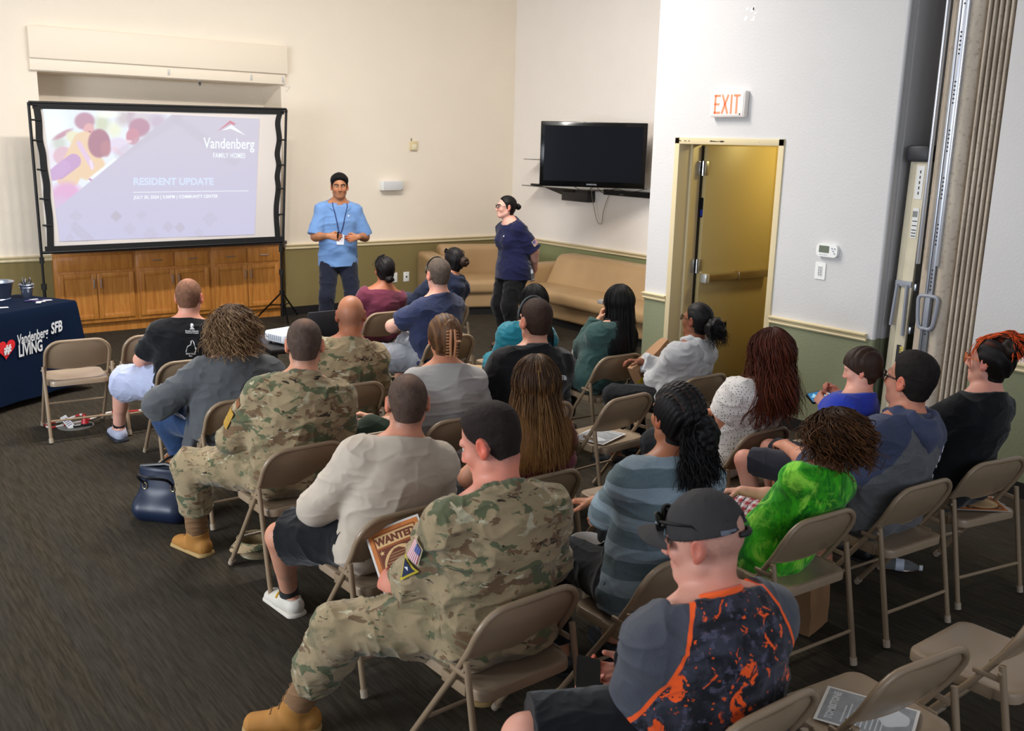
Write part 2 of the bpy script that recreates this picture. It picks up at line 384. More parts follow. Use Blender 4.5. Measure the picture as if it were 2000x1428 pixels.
for y0, y1, zz in ((3.685, 3.675, .87), (3.757, 3.77, .93)):
    b = MB(); b.tube([(LX-.012+lean(1.2), y0, 1.22), (LX-.012+lean(.9), y1, zz)], .013, 6); b.build('spreader', M_GREYPL, lad)
M_LABEL = mat('white_label', '#dcdcda', .5)
b = MB(); b.box((LX-.003, 3.668, 1.80), (LX, 3.722, 2.02), M=M); b.box((LX-.003, 3.672, 1.54), (LX, 3.715, 1.74), M=M); b.build('sticker', M_LABEL, lad)
b = MB()
for k in range(6): b.box((LX-.004, 3.680+k*.006, 1.68), (LX-.003, 3.683+k*.006, 1.72), M=M)
for z in (1.65, 1.62, 1.59, 1.57, 1.55): b.box((LX-.004, 3.676, z), (LX-.003, 3.71, z+.006), M=M)
for k in range(5): b.box((LX-.004, 3.69, 1.83+k*.035), (LX-.003, 3.698, 1.85+k*.035), M=M)
b.build('sticker_print', M_BASE, lad)
b = MB(); b.box((LX-.004, 3.677, .60), (LX-.001, 3.708, .80), M=M); pl = b.build('brand_plate', M_CAPB, lad)
b = MB(); put(b, text_geo('STA', .034, .002), frame_M((LX-.006+lean(.8), 3.682, .79), (0, 0, -1), (0, -1, 0)), .001); b.build('lettering', mat('yellow_lettering', '#d8c45a', .5), pl)

# ------------------------------------------------------------------ cabinets and worktop
M_OAK = mat('honey_oak', '#b8742c', .42, bump=.06, bscale=60, coat=.15)
def wood(nt, co):
    n = g_noise(nt, g_map(nt, co, (14, 14, 1.4)), 2.2, 5, .6, .6); return g_mix(nt, g_step(nt, n, .3, .72), '#a9682a', '#c98940')
color_graph(M_OAK, wood)
CY = 10.862
cabs = [(2.297, 3.117, False), (3.119, 3.945, True), (3.947, 4.79, True)]
labels = ['honey oak base cabinet nearest the navy table, with one wide blank drawer front', 'honey oak base cabinet in the middle of the row of three', 'honey oak base cabinet at the tripod end of the row']
def raised(b, x0, x1, z0, z1, y):
    b.box((x0, y-.018, z0), (x1, y, z1), .004); f = .055
    b.box((x0+f, y-.0185, z0+f), (x1-f, y-.014, z1-f), .001)
for (x0, x1, dr), lb in zip(cabs, labels):
    t = thing('base_cabinet', lb, 'cabinet', (x0, CY, 0), group='oak base cabinets under the projection screen')
    w = x1-x0
    b = MB(); b.box((0, 0, .11), (w, .52, .864), .002); b.box((0, .05, 0), (w, .50, .11)); b.build('carcass', M_OAK, t)
    def panel(nm, a, c, z0, z1, inset):
        b = MB(); b.box((a, -.018, z0), (c, 0, z1), .004)
        if inset:
            f = .052
            b = MB(); b.box((a, -.020, z0), (a+f, 0, z1), .004); b.box((c-f, -.020, z0), (c, 0, z1), .004); b.box((a+f, -.020, z0), (c-f, 0, z0+f), .004); b.box((a+f, -.020, z1-f), (c-f, 0, z1), .004)
            b.box((a+f-.002, -.010, z0+f-.002), (c-f+.002, 0, z1-f+.002))
        return b.build(nm, M_OAK, t)
    def pull(par, a, c):
        b = MB(); q = Vector(a), Vector(c); out = Vector((0, -.028, 0)); b.tube([q[0]+Vector((0, -.018, 0)), q[0]+out*1.4, q[1]+out*1.4, q[1]+Vector((0, -.018, 0))], .0055, 8); b.build('handle', M_STEEL, par)
    half = w/2
    if dr:
        for a, c in ((.03, half-.012), (half+.012, w-.03)):
            d = panel('drawer', a, c, .675, .835, False); pull(d, ((a+c)/2-.048, 0, .755), ((a+c)/2+.048, 0, .755))
    else: panel('false_drawer_front', .03, w-.03, .675, .835, False)
    for a, c, hx in ((.03, half-.003, half-.035), (half+.003, w-.03, half+.035)):
        d = panel('door', a, c, .155, .645, True); pull(d, (hx, 0, .49), (hx, 0, .585))
M_TOP = mat('dark_laminate', '#4c4240', .35, vary=.12, vscale=80)
b = MB(); b.box((2.30, CY-.03, .866), (4.862, AY-.003, .905), .004); tag(b.build('worktop', M_TOP), 'dark laminate worktop running along the top of the oak cabinets', 'worktop')
# ceiling sprinkler, hooks
t = thing('fire_sprinkler', 'small fire sprinkler head under the alcove ceiling above the screen', 'sprinkler', (4.0, YB+.2, AZ))
b = MB(); b.lathe([(.035, 0), (.035, -.004), (.012, -.008)], 16); b.build('escutcheon', M_STEEL, t)
b = MB(); b.tube([(0, 0, -.006), (0, 0, -.03)], .007); b.tube([(-.012, 0, -.01), (-.014, 0, -.025), (0, 0, -.042), (.014, 0, -.025), (.012, 0, -.01)], .003, 6); b.lathe([(.012, -.042), (.012, -.045)], 12); b.build('head', M_DARKMETAL, t)
M_CLEAR = mat('clear_plastic_strip', '#eef0f2', .25, trans=.55, ior=1.3)
for k, (xx, lb) in enumerate(((3.58, 'clear adhesive hook on the header above the screen, the left one of three'), (4.50, 'clear adhesive hook on the header, the middle one of three'), (4.875, 'clear adhesive hook at the right end of the header with a loose strand'))):
    b = MB(); b.box((xx-.012, YB-.050, 2.705), (xx+.012, YB-.045, 2.765), .002); b.tube([(xx, YB-.05, 2.735), (xx, YB-.066, 2.72), (xx, YB-.062, 2.71)], .004, 6)
    if k == 2: b.tube(bez([(xx, YB-.06, 2.71), (xx+.05, YB-.02, 2.66), (xx+.10, YB-.01, 2.66), (xx+.05, YB-.01, 2.60)], 5), .002, 5)
    tag(b.build('adhesive_hook', M_CLEAR), lb, 'hook', 'clear hooks on the header')

# ------------------------------------------------------------------ wall fittings
M_WPL = mat('white_plastic', '#e9e9e6', .4); M_IVORY = mat('ivory_plastic', '#d9c79a', .5)
t = thing('wall_speaker', 'white rectangular speaker box on the cream wall above the standing man', 'speaker', (6.29, YB, 1.535))
b = MB(); b.box((-.148, -.10, -.060), (.148, 0, .060), .012); b.build('housing', M_WPL, t)
b = MB(); b.box((-.14, -.103, -.053), (.14, -.099, .053), .002); b.build('grille', mat('pale_grey_grille', '#d4d3d2', .6, bump=.6, bscale=500, bdist=.002), t)
b = MB(); b.box((.118, -.105, -.048), (.13, -.102, -.040)); b.build('badge', M_DARKMETAL, t)
t = thing('wall_sensor', 'small ivory sensor box with a short aerial on the cream wall', 'sensor', (6.63, YB, 2.035))
b = MB(); b.box((-.05, -.035, -.065), (.05, 0, .05), .008); b.build('housing', M_IVORY, t)
b = MB(); b.box((-.03, -.04, -.05), (.035, -.034, .01), .003); b.build('cover', mat('pale_ivory', '#e6dcbc', .5), t)
b = MB(); b.tube([(-.035, -.02, .05), (-.035, -.02, .085)], .005); b.build('aerial', M_DARKMETAL, t)
def outlet(x, lb, jack):
    t = thing('wall_outlet', lb, 'outlet', (x, YB, .368), group='outlet plates on the green wall')
    b = MB(); b.box((-.042, -.007, -.062), (.042, 0, .062), .003); b.build('plate', M_WPL, t); b = MB()
    if jack: b.box((-.010, -.009, -.012), (.012, -.006, .010)); b.lathe([(.004, 0), (.004, .002)], 8, M=frame_M((0, -.006, .04), (1, 0, 0), (0, 0, 1)))
    else:
        for z in (.026, -.026):
            b.box((-.012, -.009, z-.004), (-.009, -.006, z+.010)); b.box((.008, -.009, z-.004), (.011, -.006, z+.010)); b.box((-.002, -.009, z-.014), (.003, -.006, z-.009))
    b.build('socket', M_DARKMETAL if jack else mat('grey_slots', '#6b6a66', .5), t)
outlet(6.358, 'white duplex outlet plate on the green wall, partly behind the dark-haired woman in maroon', False)
outlet(6.535, 'white data jack plate on the green wall, left of the tan armchair', True)
t = thing('thermostat', 'white digital thermostat with grey screen on the white wall', 'thermostat', (X2, 4.28, 1.40))
MR = frame_M((0, 0, 0), (0, -1, 0), (0, 0, 1))
b = MB(); vs = rrect(.178, .092, .028); b.prism(vs, 0, .03, MR); b.build('housing', M_WPL, t)
b = MB(); b.prism([(x-.022, y+.008) for x, y in rrect(.085, .05, .004)], .03, .0315, MR); b.build('screen', mat('grey_lcd', '#6d7466', .25), t)
b = MB()
for p in ((.045, .018), (.068, .018), (.056, 0), (.068, -.016)): b.prism([(x+p[0], y+p[1]) for x, y in rrect(.012, .01, .004)], .03, .033, MR)
for k in range(4): b.prism([(x-.052+k*.018, y-.032) for x, y in rrect(.010, .005, .002)], .03, .032, MR)
b.build('button', mat('grey_buttons', '#9aa0a8', .5), t)
t = thing('wall_keypad', 'white keypad plate with rows of grey buttons below the thermostat', 'keypad', (X2, 4.335, 1.245))
b = MB(); b.prism(rrect(.088, .122, .005), 0, .007, MR); b.build('plate', M_WPL, t)
b = MB(); b.prism(rrect(.036, .075, .003), .007, .010, MR); b.build('keypad', mat('pale_keypad', '#dadad8', .5), t)
b = MB()
for i in range(2):
    for j in range(5): b.prism([(x-.008+i*.016, y-.026+j*.013) for x, y in rrect(.009, .006, .002)], .010, .0115, MR)
b.build('button', mat('slate_buttons', '#5b6066', .5), t)
# exit sign
t = thing('exit_sign', 'white exit sign box with glowing orange letters above the doorway', 'sign', (X2, 5.29, 2.435))
b = MB(); b.box((-.052, -.172, -.098), (0, .172, .098), .006); b.build('housing', mat('white_sign_plastic', '#e3dcd6', .45), t)
b = MB(); b.box((-.0565, -.162, -.088), (-.052, .162, .088), .002); b.build('face_plate', mat('white_sign_face', '#ebe2dd', .5), t)
b = MB(); bars = []
def seg(y0, z0, y1, z1, w=.018):
    d = np.array([y1-y0, z1-z0]); d = d/np.linalg.norm(d); n = np.array([-d[1], d[0]])*w/2
    p = [(y0+n[0], z0+n[1]), (y1+n[0], z1+n[1]), (y1-n[0], z1-n[1]), (y0-n[0], z0-n[1])]
    b.prism(p, 0, .0015, frame_M((-.0567, 0, 0), (0, -1, 0), (0, 0, 1)))
seg(-.118, -.072, -.118, .072); seg(-.127, .064, -.065, .064, .017); seg(-.127, 0, -.075, 0, .016); seg(-.127, -.064, -.065, -.064, .017)
seg(-.048, .072, .012, -.072); seg(.012, .072, -.048, -.072); seg(.045, -.072, .045, .072); seg(.098, -.072, .098, .06); seg(.066, .064, .132, .064, .017)
b.build('lettering', mat('orange_lit_lettering', '#ff7a5c', .5, emit='#ff6a48', estr=.75), t)
b = MB(); b.box((-.058, -.140, -.082), (-.056, -.128, -.070)); b.build('test_button', M_DARKMETAL, t)
# peeled spots high on the wall
b = MB(); rng = random.Random(5); Mw = frame_M((X2-.0006, 0, 0), (0, -1, 0), (0, 0, 1))
p0 = px(1466, 28, X2)
for k in range(8):
    cx, cz = -p0[1]+rng.uniform(-.05, .05), p0[2]+rng.uniform(-.06, .06); w, h = rng.uniform(.012, .03), rng.uniform(.008, .02)
    b.prism([(cx+w*math.cos(a)*rng.uniform(.5, 1), cz+h*math.sin(a)*rng.uniform(.5, 1)) for a in np.linspace(0, 6.28, 9)[:-1]], 0, .0012, Mw)
tag(b.build('peeled_paint_patch', mat('bare_white_plaster', '#f6f3ef', .7)), 'patch of bare white spots where paint peeled off high on the white wall', 'paint patch')

# ------------------------------------------------------------------ television on its bracket
L0, R0 = np.array([7.12, 8.935]), np.array([7.935, 8.05])
d = R0-L0; tw = np.linalg.norm(d); d = d/tw; nrm = np.array([-abs(d[1]), -abs(d[0])])
tv = thing('television', 'large black flat television swung out on a wall bracket in the corner', 'television', ((L0[0]+R0[0])/2, (L0[1]+R0[1])/2, 1.985))
MT = frame_M((0, 0, 0), (d[0], d[1], 0), (0, 0, 1))          # local z = towards the room
M_GLOSS = mat('gloss_black_plastic', '#0a0a0b', .12); M_SCREEN = mat('dark_screen_glass', '#0b0c11', .12, spec=.25)
hh = .362
b = MB(); b.box((-tw/2, -hh, -.07), (tw/2, hh, 0), .008, M=MT); b.build('housing', M_GLOSS, tv)
b = MB(); b.box((-tw/2+.045, -hh+.065, -.002), (tw/2-.045, hh-.045, .002), M=MT); b.build('screen', M_SCREEN, tv)
b = MB(); put(b, text_geo('SAMSUNG', .022, .0006, align='CENTER', wscale=1.15), MT @ Matrix.Translation((0, -hh+.026, .001))); b.build('lettering', mat('grey_lettering', '#8f9299', .4), tv)
tc = Vector(((L0[0]+R0[0])/2, (L0[1]+R0[1])/2, 0))
def wp(x, y, z): return (x-tc.x, y-tc.y, z-1.985)
b = MB(); b.box(wp(8.14, 8.35, 1.80), wp(8.215, 9.15, 2.14)); b.tube([wp(8.16, 8.9, 1.97), wp(7.9, 9.0, 1.97), wp(7.60, 8.58, 1.97)], .03); b.tube([wp(8.16, 8.5, 2.08), wp(7.98, 8.2, 2.08)], .03); b.build('wall_bracket', M_DARKMETAL, tv)
sh = thing('wall_shelf', 'black wall shelf unit with two thin glass shelves behind the television', 'shelf', (8.06, 9.95, 1.56))
M_SMOKE = mat('smoked_glass', '#2e2b29', .1, trans=.3)
b = MB(); b.box((-.16, -1.05, -.005), (.16, .33, .005), .002); b.box((-.14, -.20, .330), (.16, .33, .338), .002); b.build('glass_shelf', M_SMOKE, sh)
b = MB(); b.box((.04, -.75, -.16), (.166, -.25, .0), .004); b.add([(.0, .1, -.006), (.16, .1, -.006), (.16, -.5, -.006), (0, -.5, -.006), (.1, -.3, -.12), (.16, -.3, -.12), (.16, -.5, -.12), (.1, -.5, -.12)], [(0, 1, 2, 3), (4, 5, 6, 7), (0, 1, 5, 4), (1, 2, 6, 5), (2, 3, 7, 6), (3, 0, 4, 7)]); b.build('bracket', M_DARKMETAL, sh)
def small(name, lb, cat, lo, hi, m, bev=.006):
    b = MB(); b.box(lo, hi, bev); return tag(b.build(name, m), lb, cat)
small('remote_control', 'black remote control lying on the lower glass shelf left of the television', 'remote', (7.95, 9.98, 1.5655), (8.02, 10.16, 1.59), M_GLOSS)
small('media_box', 'small black box on the upper glass shelf beside the television edge', 'media box', (7.98, 9.86, 1.90), (8.06, 9.99, 1.945), M_GLOSS)
sb = thing('soundbar', 'long black sound bar fixed to the wall under the television', 'soundbar', (8.17, 8.5, 1.545))
b = MB(); b.box((-.045, -.78, -.035), (.056, .45, .035), .008); b.build('housing', M_GLOSS, sb)
b = MB(); b.box((-.048, -.76, -.028), (-.044, .43, .028), .002); b.build('grille', mat('black_cloth', '#0c0c0c', .9), sb)
b = MB(); put(b, text_geo('SAMSUNG', .016, .0004, align='CENTER'), frame_M((-.0485, .12, -.02), (0, -1, 0), (0, 0, 1))); b.build('lettering', mat('dim_lettering', '#6a6c70', .5), sb)
b = MB()
b.tube(bez([(8.14, 9.2, 1.60), (8.15, 9.15, 1.40), (8.17, 9.08, 1.18), (8.19, 9.02, 1.16), (8.19, 9.0, 1.30), (8.19, 8.92, 1.50)], 8), .004, 6)
tag(b.build('cable_loop', mat('tan_cable', '#8a7a5c', .5)), 'thin tan cable hanging in a loop below the television', 'cable')
b = MB(); b.tube(bez([(7.75, 8.65, 1.62), (7.9, 8.7, 1.55), (8.0, 8.6, 1.60), (8.1, 8.45, 1.57), (8.12, 8.2, 1.62)], 8), .004, 6); b.tube(bez([(7.6, 8.9, 1.62), (7.75, 8.85, 1.56), (7.85, 8.8, 1.62)], 8), .004, 6)
tag(b.build('cable_tangle', mat('black_cable', '#151515', .5)), 'black cables drooping between the television and the sound bar', 'cable')
b = MB(); MN = frame_M((X1-.001, 9.69, 1.47), (0, -1, 0), (0, 0, 1)); b.prism(rrect(.21, .10, .002), 0, .001, MN); n = tag(b.build('paper_note', mat('white_note_paper', '#e9e6e0', .7)), 'white printed note taped to the wall under the television', 'note')
b = MB()
for k, w in enumerate((.10, .13, .12, .15, .05)): b.prism([(x, y+.032-k*.016) for x, y in rrect(w, .004, .001)], .001, .0014, MN)
b.build('print', mat('grey_print', '#77756f', .7), n)
# ------------------------------------------------------------------ projection screen
SY = 10.30
M_FAB = mat('screen_fabric', '#d4ccc6', .85, vary=.03, vscale=1.5, bump=.2, bscale=3, bdist=.02)
M_BLK = mat('black_webbing', '#0d0d0e', .7); M_POLE = mat('black_pole', '#141416', .4, .3)
scr = thing('projection_screen', 'wide white portable projection screen laced into a black pole frame', 'projection screen', (3.35, SY, 0))
def sp(u, v, dy=0.0): p = py(u, v, SY+dy); return np.array([p[0]-3.35, dy, p[2]])
def quadgrid(c, nx, ny, f=None):
    vs = []; fs = []
    for j in range(ny+1):
        for i in range(nx+1):
            s, t = i/nx, j/ny; p = (1-t)*((1-s)*c[0]+s*c[1])+t*((1-s)*c[3]+s*c[2])
            if f: p = f(p, s, t)
            vs.append(p)
    for j in range(ny):
        for i in range(nx): a = j*(nx+1)+i; fs.append((a, a+1, a+nx+2, a+nx+1))
    return vs, fs
TL, TR, BR, BL = sp(66, 204), sp(552, 217.5), sp(546, 466.5), sp(92, 488)
def wob(p, s, t):
    e = max(0, 1-12*min(t, 1-t)); q = p.copy(); q[1] += .004*math.sin(9*s+1)*e+.002*math.sin(23*s+5*t); q[0] += (s-.5)*-.035*math.sin(math.pi*t)*0; return q
b = MB(); v, f = quadgrid([TL, TR, BR, BL], 60, 34, wob); b.add(v, f, True); b.build('screen_fabric', M_FAB, scr)
def band(name, A, B, w, parent=scr, dirn=None, n=24, wav=.0, seed=0):
    """flat webbing border between two points with a wavy inner edge"""
    rng = random.Random(seed); A, B = np.array(A), np.array(B); d = (B-A)/np.linalg.norm(B-A); nr = np.array([-d[2], 0, d[0]])
    if nr@np.array(dirn) < 0: nr = -nr
    vs = []; fs = []; ph = rng.uniform(0, 6)
    for i in range(n+1):
        t = i/n; p = A+(B-A)*t; k = 1+wav*math.sin(t*17+ph)
        for off, y in ((0, -.010), (w*k, -.010), (w*k, -.003), (0, -.003)): q = p+nr*off; vs.append((q[0], y, q[2]))
    for i in range(n):
        for k in range(4): fs.append((i*4+k, i*4+(k+1) % 4, i*4+4+(k+1) % 4, i*4+4+k))
    b = MB(); b.add(vs, fs); return b.build(name, M_BLK, parent)
band('border', sp(62, 200.5), sp(554, 213.5), .055, dirn=(0, 0, -1), seed=1); band('border', sp(88, 492), sp(550, 470.5), .052, dirn=(0, 0, 1), seed=2)
def sideborder(pts, w, s):
    vs = []; fs = []; P = bez([sp(u, v) for u, v in pts], 6)
    for p in P:
        for off, y in ((0, -.011), (w*s, -.011), (w*s, -.003), (0, -.003)): vs.append((p[0]+off, y, p[2]))
    for i in range(len(P)-1):
        for k in range(4): fs.append((i*4+k, i*4+(k+1) % 4, i*4+4+(k+1) % 4, i*4+4+k))
    b = MB(); b.add(vs, fs); b.build('border', M_BLK, scr)
sideborder([(63, 203), (68, 235), (70, 273), (76, 300), (79, 330), (84, 360), (85, 388), (90, 430), (92, 488)], .062, 1)
sideborder([(553, 215), (547, 240), (550, 272), (546, 300), (549, 322), (546, 345), (548, 368), (544, 410), (547, 468)], .060, -1)
def pole(nm, a, c, r=.016): b = MB(); b.tube([a, c], r, 10); return b.build(nm, M_POLE, scr)
TL2, TR2, BL2, BR2 = sp(55.5, 199.5), sp(559, 213.5), sp(81, 497), sp(553, 471)
pole('top_pole', TL2, TR2, .014); pole('side_pole', TL2, BL2, .014); pole('side_pole', TR2, BR2, .014); pole('bottom_pole', sp(82, 494), sp(553, 471.5), .014)
for pts in ([(58, 204), (66, 234), (69, 274), (76, 331), (81, 388), (87, 440)], [(557, 218), (554, 273), (553, 322), (552, 368), (551, 418)]):
    for u, v in pts:
        s = 1 if u < 300 else -1; a = sp(u, v)+np.array([-.02*s, -.012, 0]); c = sp(u, v)+np.array([.06*s, -.012, -.004]); b = MB(); b.tube([a, c], .010, 6); b.build('strap', M_BLK, scr)
def stand(xp, ztop, feet, nm):
    b = MB(); b.tube([(xp, .03, .10), (xp, .03, .62)], .016, 10); b.tube([(xp, .03, .6), (xp, .03, ztop)], .012, 10); s = b.build('stand_pole', M_POLE, scr)
    b = MB(); b.lathe([(.026, .58), (.026, .64)], 12, (xp, .03, 0)); b.build('clamp', M_BLK, s); b = MB(); b.lathe([(.022, .84), (.022, .90)], 12, (xp, .03, 0)); b.build('clamp', M_BLK, s)
    b = MB(); b.lathe([(.03, .36), (.03, .40)], 12, (xp, .03, 0)); b.lathe([(.028, .22), (.028, .25)], 12, (xp, .03, 0)); b.build('hub', M_POLE, s)
    for fx, fy in feet:
        b = MB(); b.tube([(xp, .03, .385), (fx, fy, .012)], .010, 8); m = .48
        b.tube([(xp, .03, .235), (xp+(fx-xp)*m, .03+(fy-.03)*m, .385-.373*m)], .007, 6); b.build('leg', M_POLE, scr)
pr_ = pz(503, 621); p2 = pz(563, 634); p3 = pz(581, 616)
xr = sp(551.5, 520)[0]
stand(xr, BR2[2]+.02, [(pr_[0]-3.35, pr_[1]-SY), (p2[0]-3.35, p2[1]-SY), (p3[0]-3.35, p3[1]-SY)], 'r')
xl = sp(84, 520)[0]
stand(xl, BL2[2]+.02, [(xl-.38, -.15), (xl+.30, .10), (xl+.02, .48)], 'l')
# slide
def ell(u, v, cx, cy, rx, ry, soft=.25, ang=0.0):
    c, s = math.cos(ang), math.sin(ang); x, y = (u-cx)*c+(v-cy)*s, -(u-cx)*s+(v-cy)*c
    r = np.sqrt((x/rx)**2+(y/ry)**2); return np.clip((1+soft-r)/(2*soft), 0, 1)
def capm(u, v, x0, y0, x1, y1, w, soft=4.0):
    dx, dy = x1-x0, y1-y0; t = np.clip(((u-x0)*dx+(v-y0)*dy)/(dx*dx+dy*dy), 0, 1)
    return np.clip((w-np.hypot(u-x0-t*dx, v-y0-t*dy))/soft+.5, 0, 1)
def paint_slide(u, v):
    """u, v in the 2.857x zoom of the picture's top left corner"""
    n = len(u); c = np.zeros((n, 3)); c[:] = (192, 188, 214); vv = np.clip((v-620)/720, 0, 1)[:, None]
    c = np.array((203, 197, 212))*(1-vv)+np.array((196, 193, 224))*vv
    def over(m, col): nonlocal c; c = c*(1-m[:, None])+np.array(col)*m[:, None]
    ph = np.ones((n, 3))*np.array((232, 240, 252)); base = c.copy(); c = ph
    for a in ((300, 720, 70, 110, (244, 252, 255)), (570, 690, 40, 50, (208, 215, 190)), (640, 725, 35, 40, (236, 240, 214)), (690, 660, 40, 40, (205, 196, 200)), (735, 650, 24, 60, (192, 172, 190)), (800, 660, 60, 40, (214, 205, 214)), (880, 680, 50, 50, (200, 185, 205)), (330, 800, 40, 40, (205, 212, 205)), (600, 640, 60, 18, (246, 250, 240)), (280, 880, 30, 60, (235, 228, 240)), (650, 930, 40, 30, (222, 226, 200)), (560, 965, 60, 40, (246, 252, 255))): over(ell(u, v, *a[:4], .5), a[4])
    over(ell(u, v, 352, 870, 55, 52, .12), (222, 186, 202)); over(ell(u, v, 350, 750, 58, 14, .3, -.5), (196, 150, 168))
    over(ell(u, v, 425, 775, 62, 36, .15, .5), (233, 232, 200)); over(ell(u, v, 660, 815, 62, 46, .15), (226, 216, 238))
    over(capm(u, v, 640, 830, 700, 880, 13), (232, 206, 224)); over(ell(u, v, 778, 712, 58, 52, .12), (186, 138, 162)); over(ell(u, v, 742, 762, 38, 46, .12), (204, 140, 158)); over(ell(u, v, 720, 790, 16, 8, .3), (240, 215, 225))
    over(ell(u, v, 472, 676, 56, 48, .14), (190, 144, 166)); over(ell(u, v, 496, 722, 30, 34, .12), (226, 172, 176)); over(ell(u, v, 500, 735, 8, 5, .3), (190, 120, 140))
    over(capm(u, v, 470, 800, 380, 985, 66, 6), (236, 206, 172)); over(ell(u, v, 500, 930, 88, 76, .1), (237, 206, 170)); over(capm(u, v, 330, 960, 410, 900, 42), (198, 158, 204))
    over(capm(u, v, 300, 975, 360, 930, 34), (202, 164, 212)); over(ell(u, v, 553, 800, 62, 80, .08), (172, 118, 138)); over(ell(u, v, 590, 830, 28, 44, .2), (186, 128, 140)); over(capm(u, v, 440, 800, 512, 925, 14), (226, 198, 226)); over(capm(u, v, 505, 900, 515, 940, 8), (240, 222, 240))
    over(ell(u, v, 370, 1095, 90, 78, .25), (224, 172, 214)); over(ell(u, v, 330, 1160, 60, 60, .4), (220, 184, 222)); over(capm(u, v, 505, 1005, 640, 900, 14), (244, 252, 255)); over(capm(u, v, 500, 1000, 520, 1010, 6), (200, 140, 190))
    photo = c; c = base
    line = lambda x0, y0, x1, y1: (u-x0)*(y1-y0)-(v-y0)*(x1-x0)
    m = np.clip(-line(955, 640, 300, 1180)/2500+.5, 0, 1); m = 1-m if m[np.argmin(u+v)] < .5 else m
    fade = np.clip((1240-v)/160, 0, 1); c = c*(1-(m*fade)[:, None])+photo*(m*fade)[:, None]
    for s in (-1, 1):
        over(.35*capm(u, v, 985, 665, 985+s*320, 900 if s > 0 else 860, 26, 20), (190, 184, 200))
    def diamond(cx, cy, r, col, dots=False, a=.6):
        d = np.abs(u-cx)+np.abs(v-cy); k = np.clip((r-d)/3+.5, 0, 1)*a
        if dots: k = k*((np.cos((u+v-cx-cy)*.62)*np.cos((u-v-cx+cy)*.62)) > .1)
        over(k, col)
    g = (178, 168, 182)
    diamond(648, 1207, 33, g); diamond(1005, 1270, 31, g, a=.45); diamond(938, 1265, 34, g, a=.30)
    for x, y, r in ((425, 1205, 38), (725, 1278, 38), (1172, 1222, 46), (840, 1308, 46), (1110, 1300, 30), (790, 1200, 30), (390, 1330, 28)): diamond(x, y, r, g, True, .5)
    k = capm(u, v, 420, 1270, 500, 1340, 26, 6)*.4*((np.cos((u+v)*.62)*np.cos((u-v)*.62)) > -.2); over(k, g)
    return np.clip(c/255, 0, 1)
def color_attr(me, cols):
    a = me.attributes.new('col', 'FLOAT_COLOR', 'POINT'); n = len(me.vertices)
    c = np.ones((n, 4), np.float32); c[:, :3] = cols; a.data.foreach_set('color', c.ravel())
def s2l(c): return np.where(c <= .04045, c/12.92, ((c+.055)/1.055)**2.4)
c4 = [sp(83.4, 211.4, -.006), sp(507, 232, -.006), sp(497.5, 458, -.006), sp(116.6, 471.5, -.006)]
NXS, NYS = 330, 200
v, f = quadgrid(c4, NXS, NYS); P = np.array(v); W = P+np.array([3.35, SY, 0]); q = W-CAM
uu = (1000+F_PX*(q@CR)/(q@CF))*2.857; vv = (714-F_PX*(q@CU)/(q@CF))*2.857
b = MB(); b.add(v, f, True); M_SLIDE = mat('projected_light', '#808080', .85, attr='col')
sl = b.build('projected_picture', M_SLIDE, scr, normals=False); color_attr(sl.data, s2l(paint_slide(uu, vv)))
nt = M_SLIDE.node_tree; a = [n for n in nt.nodes if n.type == 'ATTRIBUTE'][0]; bs = nt.nodes['Principled BSDF']
bs.inputs['Base Color'].default_value = (.10, .10, .10, 1)
for l in list(bs.inputs['Base Color'].links): nt.links.remove(l)
nt.links.new(a.outputs['Color'], bs.inputs['Emission Color']); bs.inputs['Emission Strength'].default_value = .86
def slide_text(body, p0, p1, hpx, m, bold=.02, sp_=1.0, name='lettering'):
    geo = text_geo(body, 1.0, bold, spacing=sp_); X = np.array(geo[0]); x0, x1 = X[:, 0].min(), X[:, 0].max()
    a, c = sp(p0[0]/2.857, p0[1]/2.857, -.009), sp(p1[0]/2.857, p1[1]/2.857, -.009); up = sp(p0[0]/2.857, (p0[1]-hpx)/2.857, -.009)-a
    cap = text_geo('H', 1.0, 0)[0]; ch = max(q[1] for q in cap); b = MB()
    b.add([a+(c-a)*((x-x0)/(x1-x0))+up*(y/ch) for x, y, z in X], geo[1]); return b.build(name, m, sl)
M_LT1 = mat('projected_white', '#303030', .8, emit='#f4fbff', estr=.95); M_LT2 = mat('projected_pale_blue', '#303030', .8, emit='#dbe6fb', estr=.90); M_LRED = mat('projected_red', '#302828', .8, emit='#dc96a4', estr=.85)
slide_text('Vandenberg', (1135, 826), (1420, 832), 58, M_LT1, .012); slide_text('FAMILY HOMES', (1190, 880), (1368, 882), 27, M_LT1, .012, 1.1)
slide_text('RESIDENT UPDATE', (745, 1032), (1192, 1031), 38, M_LT2, .035); slide_text('JULY 30, 2024 | 5:00PM | COMMUNITY CENTER', (746, 1110), (1216, 1103), 17, M_LT1, .03, 1.12)
def slide_poly(pts, m, nm='logo_mark'):
    b = MB(); b.add([sp(x/2.857, y/2.857, -.009) for x, y in pts], [tuple(range(len(pts)))]); b.build(nm, m, sl)
slide_poly([(1210, 735), (1285, 672), (1318, 692), (1304, 698), (1284, 690)], M_LRED)
slide_poly([(1237, 730), (1292, 697), (1371, 756), (1286, 718)], M_LT1)
slide_poly([(742, 1072), (1386, 1064), (1386, 1067), (742, 1075)], M_LT1, 'rule')

